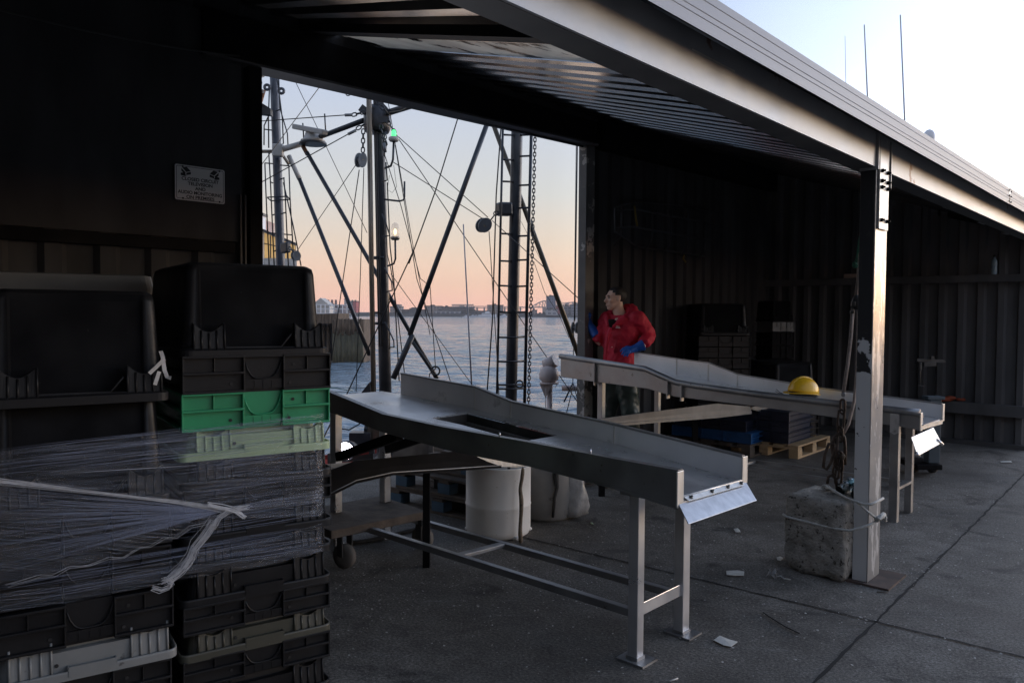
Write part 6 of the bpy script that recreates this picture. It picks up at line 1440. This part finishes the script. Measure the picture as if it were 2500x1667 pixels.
for k in range(4): mb.torus(rp(2013+k*4, 1190+k, 4.60), (.4, .6, .9*(k % 2)), .014, .006, 12, 6)
mb.build('knot', 'rope_white', ropeo)
# cans on the block
for (px, py, Y, axv, lab_, mt) in ((2066, 1185, 4.55, (.72, .35, .30), 'dark-ended drink can lying on the concrete block left of the post', 'can_silver'), (2089, 1197, 4.47, (.35, .9, .12), 'shiny patterned drink can wedged on the block against the post', 'can_silver')):
    c = D(px, py, Y); a = Vector(axv).normalized(); root = thing('drink_can', lab_, 'can', c-Z*.033, 'drink cans on the block' if False else None)
    MB().lathe([(.026, -.060), (.0325, -.052), (.0325, .052), (.026, .060)], c, a, 22).build('body', mt, root)
    MB().lathe([(.027, -.0605), (.024, -.058), (.001, -.058)], c, a, 20).build('end', 'can_dark', root)
    MB().lathe([(.001, .059), (.024, .059), (.027, .0605)], c, a, 20).build('end', 'can_dark', root)
# hard hat on the far table
hz_ = P2(.86, .14, .835)
hat = thing('hard_hat', 'yellow hard hat lying upside right in the trough of the far table', 'helmet', hz_)
hf = Vector((-.86, -.35, 0)).normalized(); hs = Vector((-hf.y, hf.x, 0)); hf = (hf+Vector((0, 0, .12))).normalized(); Zs = Z; Zh = hf.cross(hs); hc = D(1961, 958, hz_.y-.03)
mb = MB(); R = []
for i in range(11):
    a = rad(90*i/10); s_ = math.cos(a)**.85 if i < 10 else .001
    R.append([hc+hf*(.135*s_*math.cos(t))+hs*(.105*s_*math.sin(t))+Zh*(.125*math.sin(a)+ .015*max(0, -math.cos(t))*0) for t in [2*math.pi*j/28 for j in range(28)]])
mb.rings(R); sh = mb.build('shell', 'yellow', hat)
mb = MB(); R = []
for k, (e, z) in enumerate(((0, .004), (.010, .0), (.012, -.006), (0, -.004))):
    R.append([hc+hf*((.135+e+ (.040 if k in (1, 2) else 0)*max(0, math.cos(t))**1.5)*math.cos(t))+hs*((.105+e)*math.sin(t))+Zh*(z-.016*max(0, math.cos(t))**2-.028*max(0, -math.cos(t))**2*0) for t in [2*math.pi*j/28 for j in range(28)]])
mb.rings(R, True, False); mb.build('brim', 'yellow', sh)
mb = MB(); R = [[hc+hf*(x+.0)+hs*(w)+Zh*(.127*math.sqrt(max(0, 1-(x/.137)**2))+dz) for w, dz in ((-.016, -.004), (-.012, .006), (.012, .006), (.016, -.004))] for x in [(-.11+.22*i/10) for i in range(11)]]; mb.rings(R, False); mb.build('ridge', 'yellow', sh)
mb = MB(); mb.box(hc+hs*-.100+hf*-.03+Zh*.012, (.03, .012, .012)); mb.box(hc+hs*-.092+hf*-.07+Zh*.012, (.02, .012, .01)); mb.build('slot', 'yellow', sh, .003)
mb = MB(); R = [[hc+hf*(r_*1.2*math.cos(t))+hs*(r_*math.sin(t))+Zh*z for t in [2*math.pi*j/20 for j in range(20)]] for r_, z in ((.098, .002), (.094, -.030), (.088, -.034), (.084, .004))]; mb.rings(R, True, True); mb.build('headband', 'dark', hat)
for k in range(3):
    q_ = [D(1895-k*2, 950+k*5, hz_.y+.12), D(1903, 957+k*3, hz_.y+.1), D(1913+k, 962+k, hz_.y+.08)]
    if k == 0: mbt = MB()
    mbt.tube(q_, [.002, .003, .003], 5)
tag(center(mbt.build('loose_ties', 'dark')), 'dark frayed ties lying in the far trough left of the helmet', 'ties')
# platform scale column behind the far table
sp_ = D(2278, 985, 7.3); sp_.z = 0
sc = thing('weighing_scale', 'slate blue platform scale column with balance beam behind the end of the far table', 'scale', sp_)
mb = MB(); mb.obox(sp_+Vector((-.055, -.05, .12)), (.11, 0, 0), (0, .10, 0), (0, 0, .60)); mb.build('column', 'scale_body', sc, .008)
mb = MB(); mb.obox(sp_+Vector((-.08, -.06, .72)), (.16, 0, 0), (0, .12, 0), (0, 0, .03)); mb.build('cap', 'scale_body', sc, .004)
mb = MB(); a, b = D(2238, 879, 7.25), D(2306, 882, 7.25); mb.bar(a, b, .02, .030); mb.bar(D(2255, 890, 7.22), D(2285, 888, 7.22), .02, .04); mb.tube([D(2247, 885, 7.22), D(2247, 940, 7.22)], .004, 6); mb.lathe([(.03, 0), (.03, .008)], D(2247, 943, 7.22), Z, 12); mb.tube([D(2247, 885, 7.22), D(2246, 905, 7.22)], .012, 8); mb.box(D(2275, 873, 7.22), (.03, .03, .03)); mb.build('balance_beam', 'hole', sc, .003)
mb = MB(); mb.obox(sp_+Vector((-.20, -.12, .07)), (.24, 0, 0), (0, .4, 0), (0, 0, .05)); mb.build('platform', 'steel_dark', sc, .008)
for px, dx in ((2205, 0), (2190, .0), (2225, .25)):
    pass
for dx, dy in ((-.12, .10), (.06, .10)):
    MB().lathe([(.02, -.018), (.050, -.016), (.052, .016), (.02, .018)], sp_+Vector((dx, dy, .053)), (.8, .6, 0), 18).build('wheel', 'rubber', sc)

# ================================================================== LITTER
def scrap(name, label, cat, pts, mat, dz=.004):
    mb = MB(); P_ = [G(x, y, .004) for x, y in pts]; c = sum(P_, Vector())/len(P_)
    n = len(P_); up_ = [p+Z*(dz+random.uniform(0, .004)) for p in P_]
    mb.add(up_+[p+Z*(dz-.001) for p in P_]+[c+Z*(dz+.006)], [(i, (i+1) % n, 2*n) for i in range(n)]+[tuple(n+i for i in range(n))]+[(i, n+i, n+(i+1) % n, (i+1) % n) for i in range(n)])
    return tag(center(mb.build(name, mat)), label, cat)
scrap('paper_scrap', 'crumpled white paper receipt on the ground right of the near table foot', 'paper', [(1742, 1564), (1757, 1553), (1782, 1563), (1801, 1568), (1785, 1580), (1766, 1576)], 'paper')
scrap('tape_scrap', 'flat beige strip of tape on the ground left of the concrete block', 'tape', [(1773, 1395), (1800, 1394), (1817, 1397), (1816, 1406), (1790, 1406), (1774, 1404)], 'paper')
scrap('paper_scrap', 'small oval white scrap against the left side of the concrete block', 'paper', [(1896, 1362), (1905, 1359), (1912, 1364), (1905, 1370), (1898, 1368)], 'paper')
scrap('paper_scrap', 'small white scrap between the near flap and the concrete block', 'paper', [(1791, 1292), (1801, 1291), (1806, 1296), (1808, 1301), (1796, 1300)], 'paper')
scrap('paper_scrap', 'thin pale stick of card near the far wall on the right', 'card', [(2442, 1127), (2468, 1126), (2471, 1129), (2444, 1129)], 'paper')
scrap('leaf_scrap', 'small yellowish leaf on the ground behind the near table, right of the bag', 'leaf', [(1441, 1276), (1446, 1276), (1450, 1281), (1443, 1280)], 'pale_pl')
pg = G(1888, 1412); mb = MB()
for k in range(9): 
    a, b = pg+Vector((random.uniform(-.03, .03), random.uniform(-.02, .02), .005+random.uniform(0, .03))), pg+Vector((random.uniform(-.03, .03), random.uniform(-.02, .02), .02+random.uniform(0, .05))); c = pg+Vector((random.uniform(-.04, .04), random.uniform(-.03, .03), .005)); mb.add([a, b, c, a+Vector((.002, .002, .001)), b+Vector((.002, .002, 0)), c+Vector((.002, .002, .001))], [(0, 1, 2), (3, 5, 4), (0, 1, 4, 3), (1, 2, 5, 4), (2, 0, 3, 5)])
tag(center(mb.build('plastic_scrap', 'bag')), 'crumpled clear plastic scrap on the ground before the concrete block', 'plastic')
tag(center(MB().tube([G(1892, 1408, .006), G(1905, 1405, .008), G(1915, 1412, .006), G(1930, 1414, .006)], .004, 5).build('string', 'rope_white')), 'short curl of pale string beside the clear plastic scrap', 'string')
tag(center(MB().tube([G(1863, 1494, .006), G(1890, 1512, .007), G(1920, 1530, .007), G(1952, 1545, .006)], .0035, 5).build('cable_tie', 'rubber')), 'thin black cable tie curved on the concrete right of the receipt', 'cable tie')
tag(center(MB().tube([G(1634, 1662, .005), G(1655, 1655, .006)], .003, 5).build('twig', 'paper')), 'pale sliver at the bottom edge of the photo', 'sliver')
tag(center(MB().tube([G(2140, 1444, .005), G(2168, 1446, .006)], .003, 5).build('twig', 'wood_old')), 'brown twig just in front of the post base plate', 'twig')
# uncountable pale scraps of scale and ice
rnd = random.Random(5); mb = MB()
def speck(p, s_):
    a = rnd.uniform(0, 6.28); u_ = Vector((math.cos(a), math.sin(a), 0))*s_; w_ = Vector((-u_.y, u_.x, 0))*rnd.uniform(.25, .8); z = Z*(.003+rnd.uniform(0, .004))
    mb.add([p-u_+z, p-w_+z*rnd.uniform(.6, 1.6), p+u_*.8+z, p+w_+z], [(0, 1, 2, 3)])
clus = [(2150, 1330, .35), (2230, 1270, .4), (1700, 1320, .5), (1780, 1250, .4), (1050, 1420, .5), (950, 1400, .45), (1250, 1380, .5), (2350, 1320, .5), (1600, 1290, .4), (2060, 1480, .5), (870, 1500, .4), (2290, 1180, .5), (1350, 1500, .6), (1480, 1420, .5), (2180, 1400, .25), (1700, 1200, .5)]
cl = [(G(x, y), r_) for x, y, r_ in clus]
for k in range(5200):
    if rnd.random() < .62: c, r_ = rnd.choice(cl); p = c+Vector((rnd.gauss(0, r_*.7), rnd.gauss(0, r_*.7), 0))
    else: p = Vector((rnd.uniform(-1.6, 6.0), rnd.uniform(2.6, 9.0), 0))
    p.z = .001; d_ = (p-EW).dot(uF)
    if d_ > -.12 or (p-PB).dot(vB) > .3: continue
    speck(p, rnd.choice((.003, .0035, .004, .005, .008))*rnd.uniform(.7, 1.2))
tag(mb.build('scattered_scraps', 'flecks'), kind='stuff'); bpy.data.objects['scattered_scraps']['label'] = 'pale flecks of fish scale and ice scattered over the dark ground'

# ================================================================== THE MAN
YM = 7.92
def mz(x, y, dy=0): return D(1350+x/3.92, 650+y/3.92, YM+dy)
k_ = YM/FPX/3.92                                      # metres per zoom pixel
man_at = mz(640, 900); man_at.z = 0
def remesh(o, vox, sm=4, fac=.6, mat=None):
    r = o.modifiers.new('skin', 'REMESH'); r.mode = 'VOXEL'; r.voxel_size = vox; r.use_smooth_shade = True
    s_ = o.modifiers.new('smooth', 'SMOOTH'); s_.iterations = sm; s_.factor = fac; return o
# the head: face turned to the left of the photo, a little towards us
hcn = mz(590, 312); fz = Vector((-.955, -.27, -.04)).normalized(); fl_ = Vector((0, 0, 1)).cross(fz).normalized(); fu = fz.cross(fl_)
HM = Matrix((fz, fl_, fu)).transposed()
def H(x, y, z): return hcn+fz*x+fl_*y+fu*z
mb = MB()
mb.ell(H(-.022, 0, .035), (.098, .074, .078), 24, 14, HM)
mb.ell(H(.020, 0, .005), (.066, .064, .085), 24, 14, HM)
mb.ell(H(.028, 0, -.050), (.058, .052, .062), 20, 12, HM)
mb.ell(H(.056, 0, -.092), (.030, .032, .022), 16, 10, HM)
mb.ell(H(-.006, 0, -.060), (.055, .056, .050), 16, 10, HM)
mb.ell(H(.076, 0, .032), (.018, .048, .012), 14, 8, HM)                                   # brow
mb.tube([H(.084, 0, .020), H(.097, 0, -.006), H(.112, 0, -.026)], [.009, .011, .012], 10)  # nose
mb.ell(H(.094, .011, -.030), (.012, .008, .008), 10, 6, HM); mb.ell(H(.094, -.011, -.030), (.012, .008, .008), 10, 6, HM)
mb.ell(H(.082, 0, -.056), (.016, .026, .0075), 14, 8, HM); mb.ell(H(.080, 0, -.067), (.016, .023, .0085), 14, 8, HM)      # lips
mb.ell(H(.058, .042, -.018), (.022, .020, .020), 12, 8, HM); mb.ell(H(.058, -.042, -.018), (.022, .020, .020), 12, 8, HM)  # cheeks
for sgn in (-1, 1):
    EM = HM @ Matrix.Rotation(rad(14)*-1, 3, 'Y'); mb.ell(H(-.016, sgn*.074, -.004), (.020, .010, .033), 14, 8, EM)
nb = mz(650, 470)                                     # base of the neck
mb.tube([H(-.025, 0, -.030), H(-.030, 0, -.085), (H(-.03, 0, -.085)+nb)/2+fz*.008, nb, nb-Z*.10], [.056, .058, .060, .072, .12], 18)
body = MB(); body.v, body.f, body.sm = mb.v, mb.f, mb.sm
# trunk and limbs under the clothes, joined to the head
tc0 = mz(655, 760); chest = mz(660, 600); hip = mz(640, 1060); hip.z = .93
body.tube([nb-Z*.02, chest, tc0, hip], [.10, .14, .145, .13], 16)
torso_f = Vector((-.72, -.69, 0)); torso_l = Vector((.69, -.72, 0))
rsh = chest+Z*.12-torso_l*.185; lsh = chest+Z*.12+torso_l*.19
relb, rwr, rhd = mz(420, 735, .05), mz(392, 650, .10), mz(335, 520, .13)
lelb, lwr, lhd = mz(905, 690, -.10), mz(845, 775, -.24), mz(715, 815, -.26)
for a, b, c in ((rsh, relb, rwr), (lsh, lelb, lwr)): body.tube([a, a.lerp(b, .5), b, b.lerp(c, .5), c], [.055, .048, .042, .038, .030], 12)
rft, lft = man_at-torso_l*.12+torso_f*.02, man_at+torso_l*.13-torso_f*.04
for f, sgn in ((rft, -1), (lft, 1)): body.tube([hip+torso_l*.09*sgn, Vector((f.x, f.y, .50)), Vector((f.x, f.y, .09))], [.085, .058, .042], 12)
man = body.build('person', 'skin'); man.location = man_at
for v in man.data.vertices: v.co -= man_at
remesh(man, .0065, 3, .5)
tag(man, 'man in red waterproof jacket and blue gloves looking out, hand on the far table', 'person')
# eyes, brows, hair
for sgn in (-1, 1):
    mb = MB(); mb.ell(H(.073, sgn*.031, .013), (.011, .013, .0065), 12, 8, HM); mb.build('eye', 'radome' if False else pm('eye', (.30, .27, .25), None, rough=.3), man)
    mb = MB(); mb.ell(H(.081, sgn*.031, .013), (.004, .006, .006), 10, 6, HM); mb.build('iris', 'hair', man)
    mb = MB(); mb.tube([H(.074, sgn*.052, .029), H(.084, sgn*.036, .036), H(.088, sgn*.016, .033)], [.003, .0045, .0035], 6); mb.build('eyebrow', 'hair', man)
    mb = MB(); mb.tube([H(.070, sgn*.046, .018), H(.080, sgn*.032, .021), H(.080, sgn*.018, .017)], .0018, 5); mb.build('eyelid', 'hair', man)
hb_ = bmesh.new(); bmesh.ops.create_uvsphere(hb_, u_segments=40, v_segments=28, radius=1)
kill = []
for v in hb_.verts:
    c = v.co.copy(); p = Vector((c.x*.101-.024, c.y*.079, c.z*.084+.036)); keep = p.z > .060 or (p.x < .030 and p.z > .03) or (p.x < .010 and p.z > .005 and abs(p.y) > .04 and p.x > -.005) or (p.x < -.035 and p.z > -.045)
    if p.x > .045 and p.z < .082: keep = False
    p *= 1+.012*noise.noise(p*90); v.co = H(p.x, p.y, p.z)-man_at
    if not keep: kill.append(v)
bmesh.ops.delete(hb_, geom=kill, context='VERTS'); me = bpy.data.meshes.new('hair'); hb_.to_mesh(me); hb_.free(); me.polygons.foreach_set('use_smooth', [True]*len(me.polygons)); me.materials.append(MT['hair'])
ho = bpy.data.objects.new('hair', me); COL.objects.link(ho); ho.parent = man; sdf = ho.modifiers.new('s', 'SOLIDIFY'); sdf.thickness = .006; sdf.offset = 0
# shirt
mb = MB(); mb.prism([mz(x, y, -.128) for x, y in ((534, 510), (584, 506), (600, 524), (578, 566), (553, 606), (541, 575), (534, 540))], Vector((.0, .05, 0))); mb.tube([nb-Z*.045+fz*.01, nb-Z*.10+torso_f*.03, chest+torso_f*.02], [.082, .105, .13], 16); mb.build('shirt', 'shirt', man)
# jacket: trunk, sleeves, hood and collar in one surface
def ringT(c, a, b, n=28, tw=0, pw=2.3):
    R = []
    for j in range(n):
        t = 2*math.pi*j/n+tw; cs, sn_ = math.cos(t), math.sin(t); e = 2/pw
        R.append(c+torso_l*(a*math.copysign(abs(cs)**e, cs))+torso_f*(b*math.copysign(abs(sn_)**e, sn_)))
    return R
mb = MB()
tr_ = [(mz(640, 1010), .180, .138), (mz(640, 950), .184, .140), (mz(642, 850), .180, .138), (mz(648, 750), .186, .142), (mz(654, 660), .195, .146), (mz(658, 590), .202, .144), (mz(660, 535), .192, .130), (mz(660, 495), .150, .110), (mz(655, 468), .105, .090)]
mb.rings([ringT(c, a, b) for c, a, b in tr_])
def sleeve(a, b, c, rr):
    q_ = [a, a.lerp(b, .35), a.lerp(b, .7), b, b.lerp(c, .45), c]; mb.tube(q_, rr, 16)
sleeve(rsh+Z*.0, relb, mz(425, 690, .07), [.078, .070, .064, .061, .056, .052])
sleeve(lsh, mz(925, 660, -.08), mz(868, 745, -.22), [.088, .080, .074, .071, .066, .060])
mb.ell(rsh, (.078, .078, .072), 14, 8); mb.ell(lsh-Z*.01, (.088, .088, .078), 14, 8)
# hood lying on the shoulders behind the neck
back = -torso_f
mb.tube([mz(745, 500, -.12), mz(775, 440, -.03), mz(745, 405, .08), mz(640, 420, .14), mz(540, 445, .10)], [.040, .058, .060, .050, .035], 14)
mb.tube([mz(760, 470, -.08), mz(720, 400, .03), mz(690, 395, .06)], [.05, .05, .04], 12)
# stand-up collar on both sides of the open neck
mb.tube([mz(505, 470, .02), mz(515, 520, -.06), mz(530, 580, -.12)], [.030, .030, .020], 10)
mb.tube([mz(735, 455, -.10), mz(690, 490, -.14), mz(625, 540, -.16), mz(570, 590, -.16)], [.030, .032, .028, .018], 10)
# creases
for a, b, c, r_ in (((700, 640), (620, 720), (580, 820), .022), ((780, 640), (700, 740), (640, 800), .020), ((560, 640), (530, 700), (520, 800), .018), ((820, 700), (740, 800), (690, 880), .022), ((860, 560), (880, 620), (900, 680), .03)):
    mb.tube([mz(*a, -.12), mz(*b, -.15), mz(*c, -.14)], [r_*.5, r_, r_*.4], 8)
jk = mb.build('jacket', 'jacket', man); remesh(jk, .011, 5, .55)
tx = bpy.data.textures.new('creases', 'CLOUDS'); tx.noise_scale = .065; tx.noise_depth = 2
dm = jk.modifiers.new('creases', 'DISPLACE'); dm.texture = tx; dm.strength = .034; dm.mid_level = .5; dm.texture_coords = 'LOCAL'
# zip flap, pocket print, open neck
mb = MB(); zz = [mz(556, 585, -.165), mz(540, 620, -.178), mz(524, 680, -.186), mz(514, 760, -.186), mz(507, 850, -.182), mz(503, 950, -.175)]
R = [[p-torso_l*.014, p+torso_l*.016, p+torso_l*.016+torso_f*.012, p-torso_l*.012+torso_f*.014] for p in zz]; mb.rings(R, True); mb.build('zip_flap', 'jacket', jk)
mb = MB()
for i, (w_, y_) in enumerate(((30, 574), (46, 587))):
    a, b = mz(622-w_*.5, y_, -.200), mz(622+w_*.5, y_+3, -.200); mb.bar(a, b, .004, .0055)
mb.build('chest_print', 'white_thread', jk)
# oilskin trousers and boots
mb = MB(); hp_ = mz(640, 1010)
mb.rings([ringT(Vector((hp_.x, hp_.y, z)), a, b) for z, a, b in ((1.02, .175, .135), (.92, .185, .142), (.82, .18, .14))])
for f, sgn in ((rft, -1), (lft, 1)):
    h0_ = Vector((hp_.x, hp_.y, .86))+torso_l*.085*sgn; kn = Vector((f.x, f.y, .48))+torso_f*.02
    mb.tube([h0_, h0_.lerp(kn, .5), kn, Vector((f.x, f.y, .26)), Vector((f.x, f.y, .10))], [.112, .104, .092, .088, .085], 16)
ts = mb.build('trousers', 'oilskin', man); remesh(ts, .014, 4, .5); dm = ts.modifiers.new('creases', 'DISPLACE'); dm.texture = tx; dm.strength = .03; dm.texture_coords = 'LOCAL'
for f in (rft, lft):
    mb = MB(); mb.tube([Vector((f.x, f.y, .22)), Vector((f.x, f.y, .08))], .062, 14); mb.ell(Vector((f.x, f.y, .05))+torso_f*.07, (.06, .06, .05), 14, 8); mb.ell(Vector((f.x, f.y, .045))+torso_f*.14, (.055, .055, .04), 14, 8); o = mb.build('boot', 'boot', man); remesh(o, .012, 3)
# gloves: gauntlet, palm, five bent fingers
def glove(wrist, elbow_side, palm_c, tips, knuck, thumb, pr):
    mb = MB(); mb.tube([elbow_side, elbow_side.lerp(wrist, .5), wrist, wrist.lerp(palm_c, .6)], [.058, .050, .040, .036], 14)
    mb.ell(palm_c, (pr, pr*.9, pr), 14, 9); mb.tube([wrist, palm_c], [.036, .036], 12)
    for kn, md, tp in tips: mb.tube([palm_c.lerp(kn, .35), kn, md, tp], [.0125, .0125, .0115, .0095], 9); mb.ell(tp, (.0098, .0098, .0098), 8, 6)
    a, b, c = thumb; mb.tube([a, b, c], [.015, .0135, .011], 9); mb.ell(c, (.011, .011, .011), 8, 6)
    return remesh(mb.build('glove', 'glove', man), .0048, 2, .4)
pc = mz(335, 512, .12)
glove(mz(348, 560, .11), mz(420, 665, .07), pc, [
    (mz(312, 490, .12), mz(306, 462, .12), mz(316, 438, .12)), (mz(322, 482, .10), mz(322, 452, .10), mz(334, 436, .10)), (mz(336, 480, .09), mz(343, 456, .085), mz(352, 448, .085)), (mz(350, 488, .085), mz(358, 470, .08), mz(362, 462, .08))],
    None, (mz(318, 530, .09), mz(302, 505, .08), mz(300, 482, .08)), .034)
pc = mz(742, 800, -0.265)
glove(mz(795, 782, -0.250), mz(866, 752, -0.245), pc, [
    (mz(705, 778, -0.280), mz(672, 785, -0.285), mz(648, 812, -0.280)), (mz(706, 796, -0.295), mz(678, 812, -0.300), mz(660, 842, -0.300)), (mz(716, 812, -0.305), mz(695, 832, -0.310), mz(682, 858, -0.305)), (mz(732, 822, -0.305), mz(718, 838, -0.310), mz(710, 858, -0.305))],
    None, (mz(752, 782, -0.230), mz(722, 768, -0.225), mz(695, 772, -0.230)), .036)

# ================================================================== HAZE over the harbour
hm = bpy.data.materials.new('harbour haze'); hm.use_nodes = True
n_, l_ = hm.node_tree.nodes, hm.node_tree.links; n_.remove(n_['Principled BSDF'])
pv = n_.new('ShaderNodeVolumePrincipled'); pv.inputs['Color'].default_value = (.80, .80, .86, 1); pv.inputs['Density'].default_value = .0002; pv.inputs['Anisotropy'].default_value = 0
l_.new(pv.outputs[0], n_['Material Output'].inputs['Volume'])
hz = MB().box((0, 735, 30), (3500, 1860, 72)).build('haze', hm); tag(hz, kind='stuff'); hz['label'] = 'thin evening haze over the harbour'
